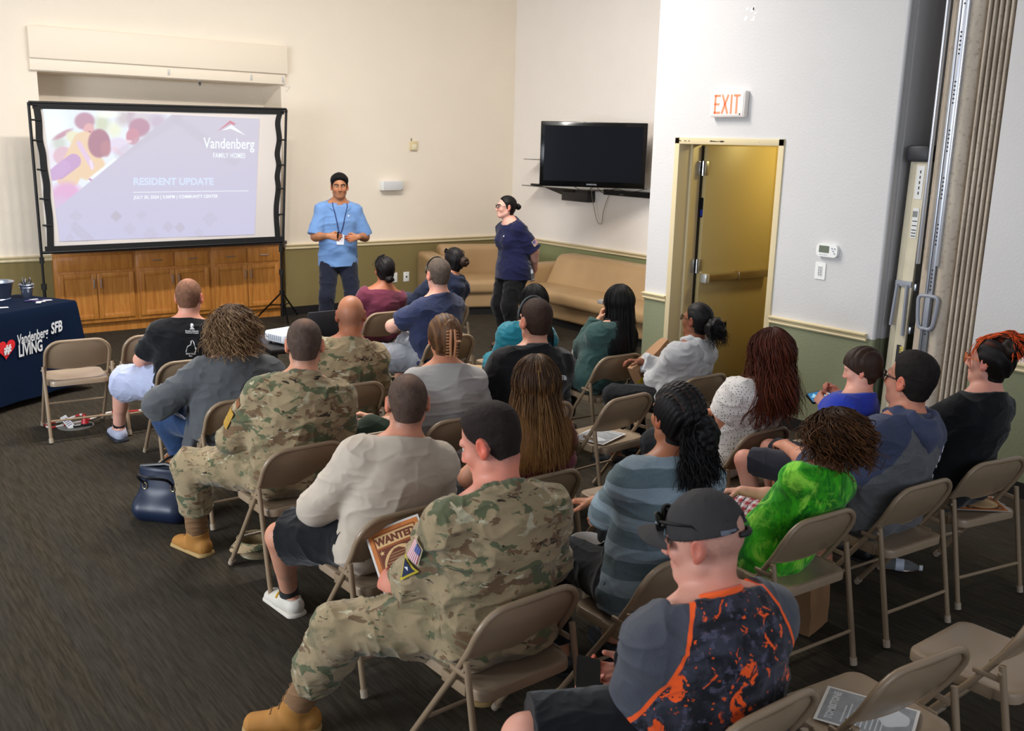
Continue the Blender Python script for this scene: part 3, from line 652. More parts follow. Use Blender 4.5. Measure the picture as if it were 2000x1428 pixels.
# ------------------------------------------------------------------ navy table
M_CLOTH = mat('navy_table_cloth', '#0c1a30', .9, bump=.25, bscale=300, bdist=.002, spec=.1)
A = np.array([1.945, 8.495]); d1 = np.array([-.852, -.523]); n1 = np.array([-.523, .852]); TLn, TD, TH = 1.85, .64, .752
tb = thing('table', 'folding table hidden under a navy printed cloth at the left edge', 'table', (A[0], A[1], 0))
def tp(s, t, z): return (d1[0]*s+n1[0]*t, d1[1]*s+n1[1]*t, z)
b = MB()
for i in range(2):
    for j in range(2): b.tube([tp(.15+i*1.5, .1+j*.44, 0), tp(.15+i*1.5, .1+j*.44, .70)], .016)
b.build('leg', M_DARKMETAL, tb)
b = MB(); M = Matrix(((d1[0], n1[0], 0, 0), (d1[1], n1[1], 0, 0), (0, 0, 1, 0), (0, 0, 0, 1))); b.box((.02, .02, .70), (TLn-.02, TD-.02, .745), .004, M=M); b.build('tabletop', mat('grey_tabletop', '#8a8a86', .5), tb)
# cloth: closed loft around the top edge, rounded corners, folds growing to the hem
def loop(r, off, z, fold):
    pts = []; cor = [(TLn, TD), (0, TD), (0, 0), (TLn, 0)]
    base = rrect(TLn+2*off, TD+2*off, r, 8); per = []
    out = []
    for k in range(len(base)):
        a, c = np.array(base[k]), np.array(base[(k+1) % len(base)]); m = max(1, int(np.linalg.norm(c-a)/.03))
        for j in range(m): out.append(a+(c-a)*j/m)
    res = []
    for k, p in enumerate(out):
        nrm = p/np.array([(TLn/2)**1, (TD/2)**1]); nrm = nrm/np.linalg.norm(nrm)
        w = fold*(.6*math.sin(p[0]*15+2)+.5*math.sin(p[0]*7+p[1]*9)+.7*math.sin(p[1]*13+1)); corner = abs(p[0]) > TLn/2-.1 and abs(p[1]) > TD/2-.1
        res.append(tp(p[0]+TLn/2+nrm[0]*(w+(fold*1.6 if corner else 0)), p[1]+TD/2+nrm[1]*(w+(fold*1.6 if corner else 0)), z))
    return res
rings = [loop(.02, -.02, TH, 0), loop(.03, .004, TH-.004, 0), loop(.03, .012, TH-.02, 0)]+[loop(.03, .014+.03*t, TH-.02-(TH-.08)*t, .022*t) for t in np.linspace(.1, 1, 14)]
n = min(len(r) for r in rings); rings = [[r[int(k*len(r)/n)] for k in range(n)] for r in rings]
b = MB(); vs = [p for r in rings for p in r]; fs = [tuple(range(n))]
for i in range(len(rings)-1):
    for k in range(n): fs.append((i*n+k, i*n+(k+1) % n, (i+1)*n+(k+1) % n, (i+1)*n+k))
b.add(vs, fs, True)
cl = tag(b.build('tablecloth', M_CLOTH, loc=(A[0], A[1], 0)), 'navy fitted tablecloth printed with a red heart and white lettering', 'tablecloth')
M_PWHITE = mat('white_print', '#d8dade', .7); M_PRED = mat('red_print', '#d8252b', .6)
def cloth_pt(u, v):
    """front sheet of the cloth seen through a picture point"""
    P0 = np.array([*(A-.034*n1), .40]); nn = np.array([*n1, .0]); r = ray(u, v); return CAM+r*(((P0-CAM)@nn)/(r@nn))
def cloth_text(body, p0, p1, up, bold, shear, m):
    geo = text_geo(body, 1.0, bold, shear); X = np.array(geo[0]); x0, x1 = X[:, 0].min(), X[:, 0].max(); ch = max(q[1] for q in text_geo('H', 1.0)[0])
    a, c, t = cloth_pt(*p0), cloth_pt(*p1), cloth_pt(*up); o = np.array([A[0], A[1], 0])
    b = MB(); b.add([a+(c-a)*((x-x0)/(x1-x0))+(t-a)*(y/ch)-o-.012*np.array([*n1, 0]) for x, y, z in X], geo[1]); return b.build('lettering', m, cl)
cloth_text('Vandenberg', (33, 674), (93, 656), (31, 655), .018, .15, M_PWHITE); cloth_text('SFB', (98, 652), (120, 645), (97, 632), .03, .1, M_PWHITE); cloth_text('LIVING', (35, 697), (81, 684), (34, 675), .03, 0, M_PWHITE)
hp = [(x*1.0, y) for x, y in [(math.sin(a)**3*16, 13*math.cos(a)-5*math.cos(2*a)-2*math.cos(3*a)-math.cos(4*a)) for a in np.linspace(0, 2*math.pi, 40)[:-1]]]
b = MB(); o = np.array([A[0], A[1], 0]); hv = [cloth_pt(11+x*1.06+y*.02, 681-y*1.32-x*.25)-o-.009*np.array([*n1, 0]) for x, y in hp]; b.add(hv, [tuple(range(len(hv)))]); b.build('heart_print', M_PRED, cl)
hh_ = cloth_text('#', (5, 691), (20, 687), (4, 675), .05, .1, M_PWHITE); hh_.location = (-.004*n1[0], -.004*n1[1], 0)
for o_ in list(cl.children):
    if o_.name.startswith('lettering.') and False: pass
# things on the table
M_GALV = mat('galvanised_tin', '#b7bfd0', .25, .95, bump=.1, bscale=30)
p = pz(4, 588, TH); bk = thing('ice_bucket', 'large galvanised tin tub on the navy table at the left edge', 'bucket', (p[0]-.02, p[1]+.12, TH))
b = MB(); b.lathe([(.10, 0), (.105, .01), (.135, .135), (.142, .142), (.137, .146), (.130, .142), (.126, .13), (.10, .015), (.0, .012)], 32); b.build('tub', M_GALV, bk)
b = MB(); b.lathe([(.104, -.002), (.108, .004), (.104, .010)], 32); b.build('base_ring', M_GALV, bk)
p = pz(55, 582, TH); bk = thing('pen_bucket', 'small galvanised pail full of pens on the navy table', 'bucket', (p[0], p[1]+.03, TH))
b = MB(); b.lathe([(.036, 0), (.038, .004), (.055, .105), (.060, .108), (.057, .112), (.052, .108), (.036, .006), (0, .005)], 24); b.build('pail', M_GALV, bk)
b = MB(); b.tube([(.054*math.cos(a), .054*math.sin(a), .085) for a in np.linspace(0, 6.28, 24, endpoint=False)], .003, 6, closed=True); b.build('rim_band', M_GALV, bk)
rng = random.Random(8); M_PEN = mat('dark_pen', '#16161c', .3); M_PENC = mat('silver_pen', '#9a9aa8', .3, .6)
for k in range(11):
    a = rng.uniform(0, 6.28); r0 = rng.uniform(.005, .028); r1 = rng.uniform(.02, .055); h = rng.uniform(.13, .165)
    b = MB(); q0 = np.array((r0*math.cos(a+2), r0*math.sin(a+2), .012)); q1 = np.array((r1*math.cos(a), r1*math.sin(a), h)); b.tube([q0, q0+(q1-q0)*.9, q1], [.0045, .0045, .003], 6)
    o = b.build('pen', M_PENC if k % 4 == 0 else M_PEN); o.location = bk.location; tag(o, 'dark pen standing in the small tin pail on the navy table' if k % 4 else 'silver pen standing in the small tin pail on the navy table', 'pen', 'dark pens in the pail' if k % 4 else 'silver pens in the pail')
M_CARDW = mat('white_card', '#dcd9dc', .6); M_CARDP = mat('purple_card', '#4a3a70', .6)
for k, (u, v, an, m) in enumerate(((66, 585, .3, M_CARDW), (73, 588, .9, M_CARDP), (80, 590, .1, M_CARDW), (86, 587, .6, M_CARDP), (93, 588, .2, M_CARDW), (57, 589, .5, M_CARDP), (76, 593, 1.2, M_CARDW))):
    p = pz(u, v, TH); b = MB(); b.box((-.032, -.018, 0), (.032, .018, .0012+.0004*k)); o = b.build('business_card', m); o.location = (p[0], p[1], TH+.0006+.0012*k); o.rotation_euler = (0, 0, an)
    tag(o, ('white' if m is M_CARDW else 'purple')+' business card in the loose spread on the navy table', 'card', ('white' if m is M_CARDW else 'purple')+' cards spread on the table')
p = pz(2, 601, TH); b = MB(); b.box((-.04, -.03, 0), (.05, .02, .001)); o = b.build('leaflet', M_CARDW); o.location = (p[0], p[1], TH+.0006); tag(o, 'white leaflet on the navy table in front of the tin tub', 'leaflet')

# ------------------------------------------------------------------ projector table
pt = thing('low_table', 'low black table holding the projector and laptop', 'table', (3.37, 7.25, 0), rad(-5))
M_BTAB = mat('black_table_laminate', '#1b191a', .35, vary=.2, vscale=20)
b = MB(); b.box((-.37, -.31, .46), (.37, .31, .50), .006); b.build('tabletop', M_BTAB, pt)
for sx in (-1, 1):
    for sy in (-1, 1): b = MB(); b.box((sx*.34-.025, sy*.28-.025, 0), (sx*.34+.025, sy*.28+.025, .46), .003); b.build('leg', M_BTAB, pt)
pj = thing('projector', 'white projector on the low black table', 'projector', (3.24, 7.20, .516), rad(14))
b = MB(); b.box((-.165, -.125, 0), (.165, .125, .085), .022, 4); b.build('housing', mat('white_projector_plastic', '#e6e9ef', .35), pj)
b = MB()
for k in range(7): b.box((-.168, -.09+k*.024, .02), (-.163, -.078+k*.024, .062))
b.build('vent', mat('pale_grey_vents', '#9aa0ac', .5), pj)
b = MB(); b.box((.02, -.128, .022), (.06, -.124, .05)); b.box((.08, -.128, .02), (.12, -.124, .04)); b.build('socket', M_DARKMETAL, pj)
b = MB(); b.lathe([(.035, 0), (.038, .02), (.03, .024)], 20, M=frame_M((.07, .125, .045), (1, 0, 0), (0, 0, -1))); b.build('lens', M_DARKMETAL, pj)
b = MB()
for sx in (-.13, .13): b.lathe([(.014, -.015), (.014, .002)], 10, (sx, -.09, 0)); b.lathe([(.014, -.015), (.014, .002)], 10, (sx, .09, 0))
b.build('foot', M_DARKMETAL, pj)
b = MB(); b.box((-.05, -.02, .0845), (.03, .03, .0865), .002); b.build('button', mat('grey_panel', '#a9adb8', .4), pj)
lp = thing('laptop', 'open dark grey laptop on the low black table, its lid turned to the audience', 'laptop', (3.53, 7.30, .502), rad(180))
M_LAP = mat('dark_grey_aluminium', '#4a4c50', .38, .6)
b = MB(); b.box((-.165, -.12, .002), (.165, .11, .018), .004); b.build('base', M_LAP, lp)
b = MB(); b.box((-.165, -.004, 0), (.165, .004, .225), .003, M=Matrix.Translation((0, .112, .016)) @ Matrix.Rotation(rad(-14), 4, 'X')); b.build('lid', M_LAP, lp)
b = MB(); b.box((-.14, -.06, .018), (.14, .06, .0195)); b.build('keyboard', M_BLK, lp)
b = MB(); b.tube(bez([(3.66, 7.10, .508), (3.70, 7.06, .525), (3.69, 7.00, .51), (3.60, 6.98, .508)], 6), .005, 6); tag(b.build('power_cable', M_BLK), 'thin black cable curling off the laptop on the low table', 'cable')

# ------------------------------------------------------------------ armchair, couch
M_VINYL = mat('tan_vinyl', '#a98a63', .42, bump=.12, bscale=140, bdist=.002, vary=.06, vscale=3)
M_PLINTH = mat('black_plinth', '#121110', .7)
def soft(b, lo, hi, bev, puff=0.0):
    bm = bmesh.new(); bmesh.ops.create_cube(bm, size=1.0); lo = Vector(lo); hi = Vector(hi); d = hi-lo; c = (lo+hi)/2
    for v in bm.verts: v.co = Vector((v.co.x*d.x, v.co.y*d.y, v.co.z*d.z))
    bmesh.ops.bevel(bm, geom=bm.edges[:], offset=bev, segments=5, profile=.5, affect='EDGES'); bmesh.ops.subdivide_edges(bm, edges=[e for e in bm.edges if e.calc_length() > .12], cuts=6, use_grid_fill=True)
    for v in bm.verts:
        if puff:
            k = (1-min(1, abs(v.co.x)/(d.x/2))**2)*(1-min(1, abs(v.co.y)/(d.y/2))**2)*(1-0*abs(v.co.z))
            v.co.z += puff*k*(1 if v.co.z > 0 else 0)
        v.co += c
    bm.verts.index_update(); b.add([v.co[:] for v in bm.verts], [[v.index for v in f.verts] for f in bm.faces], True); bm.free()
ac = thing('armchair', 'tan vinyl armchair in the far corner against the green wall', 'armchair', (7.16, 10.22, 0), rad(-20))
b = MB(); soft(b, (-.66, -.46, .09), (.66, .46, .27), .03); b.build('base', M_VINYL, ac)
b = MB(); soft(b, (-.43, -.52, .27), (.43, .30, .43), .055, .015); b.build('seat_cushion', M_VINYL, ac)
b = MB(); soft(b, (-.43, .18, .38), (.43, .47, .79), .06); b.build('back_cushion', M_VINYL, ac)
for s in (-1, 1): b = MB(); soft(b, (s*.555-.125, -.47, .10), (s*.555+.125, .45, .70), .055); b.build('armrest', M_VINYL, ac)
b = MB(); b.box((-.62, -.42, 0), (.62, .44, .10)); b.build('plinth', M_PLINTH, ac)
co = thing('couch', 'long tan vinyl couch along the right wall beneath the television', 'couch', (7.70, 8.02, 0))
b = MB(); soft(b, (-.45, -1.55, .09), (.46, 1.60, .28), .03); b.build('base', M_VINYL, co)
b = MB(); soft(b, (-.55, -1.34, .27), (.25, 1.40, .425), .06, .012); b.build('seat_cushion', M_VINYL, co)
b = MB(); soft(b, (-.10, -1.34, .36), (.20, 1.40, .765), .07)
for i, q in enumerate(b.v): b.v[i] = (q[0]+(q[2]-.36)*.55, q[1], q[2])
b.build('back_cushion', M_VINYL, co)
for y in (1.52, -1.46): b = MB(); soft(b, (-.46, y-.125, .10), (.42, y+.125, .645), .06); b.build('armrest', M_VINYL, co)
b = MB(); b.box((-.40, -1.50, 0), (.44, 1.56, .10)); b.build('plinth', M_PLINTH, co)
p = pz(1192, 592, .45); small('grey_binder', 'pale grey binder lying on the couch seat beside the dark-haired woman', 'binder', (p[0]-.10, p[1]-.16, .439), (p[0]+.14, p[1]+.10, .482), mat('pale_grey_card', '#a5a29e', .6))

# ------------------------------------------------------------------ folding chairs
M_CHAIR = mat('beige_chair_enamel', '#8f7a62', .33, vary=.04, vscale=8, coat=.1); M_CHAIRS = mat('beige_seat_enamel', '#94806a', .33, vary=.05, vscale=5, coat=.1)
M_FOOT = mat('beige_rubber_foot', '#a39380', .6)
def make_chair():
    t = thing('folding_chair', '', 'chair')
    hw, r = .208, .0118
    arc = [(math.cos(a), math.sin(a)) for a in np.linspace(0, math.pi/2, 7)]
    def side(z):                                  # tube's y at height z
        zs = [0, .43, .56, .64, .70]; ys = [.262, -.040, -.125, -.165, -.182]; return float(np.interp(z, zs, ys))
    zt, rc = .700, .095; pts = [(-hw, side(z), z) for z in (.43, .48, .53, .57)]
    pts += [(-hw+rc-rc*c, side(zt-rc+rc*s), zt-rc+rc*s) for c, s in arc]; pts += [(hw-rc+rc*s, side(zt-rc+rc*c), zt-rc+rc*c) for c, s in arc]
    pts += [(hw, side(z), z) for z in (.57, .53, .48, .43)]
    b = MB(); b.tube(pts, r, 10); b.build('back_frame', M_CHAIR, t)
    def leg(a, c):
        b = MB(); b.tube([a, c], r, 10); l = b.build('leg', M_CHAIR, t)
        b = MB(); q = np.array(c); dd = (np.array(c)-np.array(a)); dd /= np.linalg.norm(dd); b.tube([q-dd*.03, q+dd*.002], r+.003, 10); b.build('rubber_foot', M_FOOT, l); return l
    for s in (-1, 1):
        leg((s*hw, side(.44), .44), (s*hw, .262, .012))
        leg((s*.222, -.128, .525), (s*.222, -.228, .012))
        b = MB(); b.box((s*.215-.006, -.13, .462), (s*.215+.006, -.035, .480), .003); b.lathe([(.0, 0), (.008, .001), (.006, .006), (0, .008)], 10, cap=False, M=frame_M((s*.232, -.129, .50), (0, 1, 0), (0, 0, s))); b.build('bracket', M_CHAIR, t)
        b = MB(); b.box((s*.200-.005, -.10, .385), (s*.200+.005, .03, .425), .002); b.build('side_plate', M_CHAIR, t)
    b = MB(); b.tube([(-hw, side(.20), .20), (hw, side(.20), .20)], .0075, 8); b.build('crossbar', M_CHAIR, t)
    b = MB(); b.tube([(-.222, -.20, .155), (.222, -.20, .155)], .0075, 8); b.build('crossbar', M_CHAIR, t)
    # backrest: bent sheet with rolled lower edge
    nx, nz = 18, 8; vs = []; fs = []
    for th in (0, 1):
        for j in range(nz+1):
            z = .505+(zt-.008-.505)*j/nz
            for i in range(nx+1):
                x = -1+2*i/nx; w = hw-.004; lim = w if z < zt-rc else hw-rc+math.sqrt(max(0, rc*rc-(z-(zt-rc))**2)); X = x*min(w, lim); zz = z+(.022*x*x-.012 if j == 0 else 0)
                y = side(zz)-.030*(1-x*x)*(.75+.25*math.sin(j/nz*math.pi))+.016; vs.append((X, y-(.010 if th else 0), zz))
    N = (nx+1)*(nz+1)
    for j in range(nz):
        for i in range(nx):
            a = j*(nx+1)+i; fs.append((a, a+1, a+nx+2, a+nx+1)); fs.append((N+a, N+a+nx+1, N+a+nx+2, N+a+1))
    for i in range(nx): fs.append((i, N+i, N+i+1, i+1)); a = nz*(nx+1)+i; fs.append((a, a+1, N+a+1, N+a))
    for j in range(nz): a = j*(nx+1); fs.append((a, a+nx+1, N+a+nx+1, N+a)); a += nx; fs.append((a, N+a, N+a+nx+1, a+nx+1))
    b = MB(); b.add(vs, fs, True); low = [np.array(vs[i])+np.array([0, -.004, 0]) for i in range(nx+1)]; b.tube(low, .0065, 8); b.build('backrest', M_CHAIR, t)
    # seat pan
    out = rrect(.392, .385, .05, 5); b = MB(); rings = []
    def ring(sc, z, dx=0): return [(x*sc, y*sc+.018+.004*0, z) for x, y in out]
    for sc, z in ((1.0, .388), (1.0, .412), (.985, .421), (.95, .4235), (.86, .420), (.70, .414), (.40, .409), (.05, .408)): rings.append(ring(sc, z))
    n = len(out); vs = [p for rg in rings for p in rg]; fs = []
    for i in range(len(rings)-1):
        for k in range(n): fs.append((i*n+k, i*n+(k+1) % n, (i+1)*n+(k+1) % n, (i+1)*n+k))
    fs.append(tuple((len(rings)-1)*n+k for k in range(n))); vs2 = [(x*.97, y*.97, .390) for x, y, z in rings[0]]
    b.add(vs, fs, True); b.add(vs2, [tuple(range(n-1, -1, -1))]); b.build('seat', M_CHAIRS, t)
    return t
CHAIRS = dict(c1=(1.62, 7.235, 4), c2=(2.11, 7.17, 1), c3=(2.054, 6.232, 2), c4=(1.972, 5.16, 1.6), c5=(1.878, 4.216, -2), c6=(1.839, 3.255, -2), c7=(1.797, 2.407, -2), c8=(1.935, 1.568, 0),
    c9=(4.03, 7.178, .7), c10=(3.918, 6.066, 0), c11=(4.685, 7.255, 0), c12=(4.52, 5.98, 2), c13=(2.625, 5.147, 0), c14=(2.76, 4.22, 0), c15=(3.30, 4.20, 0), c16=(2.571, 3.291, -1), c17=(4.554, 4.936, 1), c18=(3.814, 4.09, -4),
    c19=(4.60, 4.204, 0), c20=(3.25, 3.25, 2), c21=(2.452, 2.349, 0), c22=(3.939, 3.209, -1), c23=(4.60, 3.22, 0), c24=(3.21, 2.32, 3), c25=(3.908, 2.301, 3.6), c26=(4.539, 2.288, 10), c27=(3.19, 1.425, -1), c28=(2.517, 1.467, 6), cT=(3.95, 5.15, 0), cK=(2.325, 4.22, 0))
CL = dict(c1='empty beige folding chair beside the navy table', c2='beige folding chair with an orange flyer, left of the man in the black T-shirt', c3='beige folding chair under the man in the black T-shirt and pale shorts', c4='beige folding chair behind the woman in the grey cardigan',
    c5='beige folding chair under the soldier in tan boots with the navy handbag ahead', c6='beige folding chair under the man in the cream sweatshirt', c7='beige folding chair under the soldier reading the WANTED flyer', c8='beige folding chair under the man in the cap, only its backrest corner showing',
    c9='beige folding chair under the dark-haired woman in maroon near the front', c10='beige folding chair under the man in the navy T-shirt sitting sideways', c11='beige folding chair under the woman in the navy hoodie', c12='empty beige folding chair with a flyer on its seat ahead of the woman in teal', c13='beige folding chair under the bald soldier',
    c14='beige folding chair under the woman with the hair claw', c15='beige folding chair under the man in the black jacket', c16='beige folding chair under the woman with long ombre hair', c17='beige folding chair under the woman in the dark green sweatshirt', c18='empty beige folding chair with a grey printed flyer on its seat',
    c19='beige folding chair under the woman in the grey hoodie', c20='empty beige folding chair with an orange flyer behind the chair with the grey flyer', c21='beige folding chair under the woman in the striped grey top', c22='beige folding chair under the red-haired woman in the dotted blouse', c23='empty beige folding chair with a flyer, right of the red-haired woman',
    c24='beige folding chair under the child in the green tie-dye shirt', c25='beige folding chair under the man in the grey and blue hoodie', c26='beige folding chair under the woman with orange and black hair', c27='empty beige folding chair at the bottom right, mostly outside the picture', c28='empty beige folding chair with a grey flyer, beside the man in the cap', cT='beige folding chair under the woman in teal', cK='beige folding chair under the hidden child in dark green')
chair0 = make_chair(); first = True
for k, (x, y, a) in CHAIRS.items():
    o = chair0 if first else copy_tree(chair0); first = False
    o.location = (x, y, 0); o.rotation_euler = (0, 0, -rad(a)); o['label'] = CL[k]; o['group'] = 'folding chairs of the audience'
# ------------------------------------------------------------------ implicit surfaces -> one continuous mesh
def V3(*a): return np.array(a, float)
def unit(v): v = np.asarray(v, float); return v/(np.linalg.norm(v)+1e-12)
class Field:
    def __init__(s): s.p = []
    def rc(s, a, b, ra, rb, k=.012, op='u', clip=None):
        """round cone"""
        a, b = np.asarray(a, float), np.asarray(b, float); ba = b-a; L2 = max(ba@ba, 1e-9)
        def fn(x, y, z):
            t = np.clip(((x-a[0])*ba[0]+(y-a[1])*ba[1]+(z-a[2])*ba[2])/L2, 0, 1)
            d = np.sqrt((x-a[0]-t*ba[0])**2+(y-a[1]-t*ba[1])**2+(z-a[2]-t*ba[2])**2)-(ra+(rb-ra)*t)
            for c, n in (clip or []): d = np.maximum(d, (x-c[0])*n[0]+(y-c[1])*n[1]+(z-c[2])*n[2])
            return d
        r = max(ra, rb); s.p.append((fn, np.minimum(a, b)-r, np.maximum(a, b)+r, k, op)); return s
    def erc(s, a, b, Ra, Rb, lat, k=.02, op='u', clip=None):
        """round cone with an elliptic section: Ra=(lateral, depth)"""
        a, b = np.asarray(a, float), np.asarray(b, float); ba = b-a; L = np.linalg.norm(ba); up = ba/(L+1e-9)
        lat = unit(np.asarray(lat)-up*(np.asarray(lat)@up)); dep = np.cross(up, lat)
        def fn(x, y, z):
            X, Y, Z = x-a[0], y-a[1], z-a[2]; h = X*up[0]+Y*up[1]+Z*up[2]; t = np.clip(h/L, 0, 1); hh = h-t*L
            l = X*lat[0]+Y*lat[1]+Z*lat[2]; d = X*dep[0]+Y*dep[1]+Z*dep[2]
            rx = Ra[0]+(Rb[0]-Ra[0])*t; ry = Ra[1]+(Rb[1]-Ra[1])*t; rm = np.minimum(rx, ry)
            q0 = np.sqrt((l/rx)**2+(d/ry)**2+(hh/rm)**2); q1 = np.sqrt((l/rx**2)**2+(d/ry**2)**2+(hh/rm**2)**2)
            D = q0*(q0-1)/(q1+1e-6)
            for c, n in (clip or []): D = np.maximum(D, (x-c[0])*n[0]+(y-c[1])*n[1]+(z-c[2])*n[2])
            return D
        r = max(*Ra, *Rb); s.p.append((fn, np.minimum(a, b)-r, np.maximum(a, b)+r, k, op)); return s
    def ell(s, c, axes, radii, k=.012, op='u', clip=None):
        c = np.asarray(c, float); A = np.asarray(axes, float); R = radii
        def fn(x, y, z):
            X, Y, Z = x-c[0], y-c[1], z-c[2]; u = [X*A[i, 0]+Y*A[i, 1]+Z*A[i, 2] for i in range(3)]
            q0 = np.sqrt(sum((u[i]/R[i])**2 for i in range(3))); q1 = np.sqrt(sum((u[i]/R[i]**2)**2 for i in range(3)))
            D = q0*(q0-1)/(q1+1e-6)
            for cc, n in (clip or []): D = np.maximum(D, (x-cc[0])*n[0]+(y-cc[1])*n[1]+(z-cc[2])*n[2])
            return D
        r = max(R); s.p.append((fn, c-r, c+r, k, op)); return s
    def grid(s, h, pad=.02):
        us = [p for p in s.p if p[4] == 'u']
        lo = np.min([p[1] for p in us], 0)-pad; hi = np.max([p[2] for p in us], 0)+pad
        n = np.ceil((hi-lo)/h).astype(int)+1; D = np.full(n, .25, np.float32); ax = [(lo[i]+h*np.arange(n[i])).astype(np.float32) for i in range(3)]
        for fn, l, u, k, op in s.p:
            e = k+3*h; i0 = np.clip(np.floor((l-e-lo)/h).astype(int), 0, n-1); i1 = np.clip(np.ceil((u+e-lo)/h).astype(int)+1, 1, n)
            if np.any(i1 <= i0): continue
            sl = tuple(slice(a, b) for a, b in zip(i0, i1)); d = fn(ax[0][sl[0]][:, None, None], ax[1][sl[1]][None, :, None], ax[2][sl[2]][None, None, :]).astype(np.float32)
            o = D[sl]
            if op == 'u': q = np.clip(.5+.5*(o-d)/k, 0, 1); D[sl] = o+(d-o)*q-k*q*(1-q)
            elif op == 's': q = np.clip(.5-.5*(o+d)/k, 0, 1); D[sl] = o+(-d-o)*q+k*q*(1-q)
            elif op == 'i': D[sl] = np.maximum(o, d)
        s.D, s.lo, s.h = D, lo, h; return s
    def sample(s, P):
        q = (np.asarray(P)-s.lo)/s.h; n = np.array(s.D.shape); i = np.clip(np.floor(q).astype(int), 0, n-2); t = np.clip(q-i, 0, 1); r = 0
        for dx in (0, 1):
            for dy in (0, 1):
                for dz in (0, 1):
                    w = (t[:, 0] if dx else 1-t[:, 0])*(t[:, 1] if dy else 1-t[:, 1])*(t[:, 2] if dz else 1-t[:, 2]); r = r+w*s.D[i[:, 0]+dx, i[:, 1]+dy, i[:, 2]+dz]
        return r
    def grad(s, P):
        P = np.asarray(P, float); e = s.h; return np.stack([s.sample(P+e*np.eye(3)[i])-s.sample(P-e*np.eye(3)[i]) for i in range(3)], 1)/(2*e)
    def push(s, P, m=.006, it=3):
        """moves points that lie inside out to distance m"""
        P = np.array(P, float)
        for _ in range(it):
            d = s.sample(P); k = d < m
            if not k.any(): break
            g = s.grad(P[k]); g /= np.linalg.norm(g, axis=1)[:, None]+1e-6; P[k] += g*np.minimum(m-d[k], .03)[:, None]
        return P
    def mesh(s):
        D, h = s.D, s.h; ins = D < 0
        c = np.zeros(np.array(D.shape)-1, np.int8)
        for dx in (0, 1):
            for dy in (0, 1):
                for dz in (0, 1): c += ins[dx:D.shape[0]-1+dx, dy:D.shape[1]-1+dy, dz:D.shape[2]-1+dz]
        m = (c > 0) & (c < 8); idx = np.argwhere(m); vid = np.full(m.shape, -1, np.int64); vid[m] = np.arange(len(idx))
        off = np.array([(x, y, z) for x in (0, 1) for y in (0, 1) for z in (0, 1)]); Vv = np.stack([D[tuple((idx+o).T)] for o in off], 1)
        acc = np.zeros((len(idx), 3)); cnt = np.zeros(len(idx))
        for i in range(8):
            for j in range(i+1, 8):
                if abs(off[i]-off[j]).sum() != 1: continue
                a, b = Vv[:, i], Vv[:, j]; k = (a < 0) != (b < 0); t = a[k]/(a[k]-b[k]); acc[k] += off[i]+t[:, None]*(off[j]-off[i]); cnt[k] += 1
        P = s.lo+h*(idx+acc/cnt[:, None]); quads = []
        for ax in range(3):
            u, v = (ax+1) % 3, (ax+2) % 3; n = list(D.shape); sl0 = [slice(None)]*3; sl1 = [slice(None)]*3; sl0[ax] = slice(0, n[ax]-1); sl1[ax] = slice(1, n[ax])
            a, b = ins[tuple(sl0)], ins[tuple(sl1)]
            for flip, msk in ((False, a & ~b), (True, ~a & b)):
                e = np.argwhere(msk); e = e[(e[:, u] > 0) & (e[:, v] > 0) & (e[:, u] < n[u]-1) & (e[:, v] < n[v]-1)]
                if not len(e): continue
                eu, ev = np.eye(3, dtype=int)[u], np.eye(3, dtype=int)[v]
                q = np.stack([vid[tuple((e-o).T)] for o in (eu*0, eu, eu+ev, ev)], 1); quads.append(q[:, ::-1] if flip else q)
        Q = np.concatenate(quads); Q = Q[(Q >= 0).all(1)]; return P, Q
_LAT = np.random.RandomState(7).rand(32, 32, 32).astype(np.float32)
def vnoise(P, sc=1.0, seed=0):
    q = np.asarray(P)*np.asarray(sc)+seed*7.31; i = np.floor(q).astype(int); t = q-i; t = t*t*(3-2*t); r = 0
    for dx in (0, 1):
        for dy in (0, 1):
            for dz in (0, 1):
                w = (t[:, 0] if dx else 1-t[:, 0])*(t[:, 1] if dy else 1-t[:, 1])*(t[:, 2] if dz else 1-t[:, 2]); r = r+w*_LAT[(i[:, 0]+dx) % 32, (i[:, 1]+dy) % 32, (i[:, 2]+dz) % 32]
    return r*2-1
def vnormals(P, Q):
    n = np.cross(P[Q[:, 2]]-P[Q[:, 0]], P[Q[:, 3]]-P[Q[:, 1]]); N = np.zeros_like(P)
    for k in range(4): np.add.at(N, Q[:, k], n)
    return N/(np.linalg.norm(N, axis=1)[:, None]+1e-12)
def np_mesh(name, P, Q, m, parent=None, cols=None, smooth=True):
    me = bpy.data.meshes.new(name); P = np.ascontiguousarray(P, np.float32); Q = np.ascontiguousarray(Q, np.int32); k = Q.shape[1]
    me.vertices.add(len(P)); me.vertices.foreach_set('co', P.ravel()); me.loops.add(Q.size); me.loops.foreach_set('vertex_index', Q.ravel())
    me.polygons.add(len(Q)); me.polygons.foreach_set('loop_start', np.arange(0, Q.size, k, dtype=np.int32))
    try: me.polygons.foreach_set('loop_total', np.full(len(Q), k, np.int32))
    except Exception: pass
    me.polygons.foreach_set('use_smooth', np.full(len(Q), smooth)); me.update(calc_edges=True); me.materials.append(m)
    if cols is not None: color_attr(me, cols)
    return link_obj(name, me, parent)
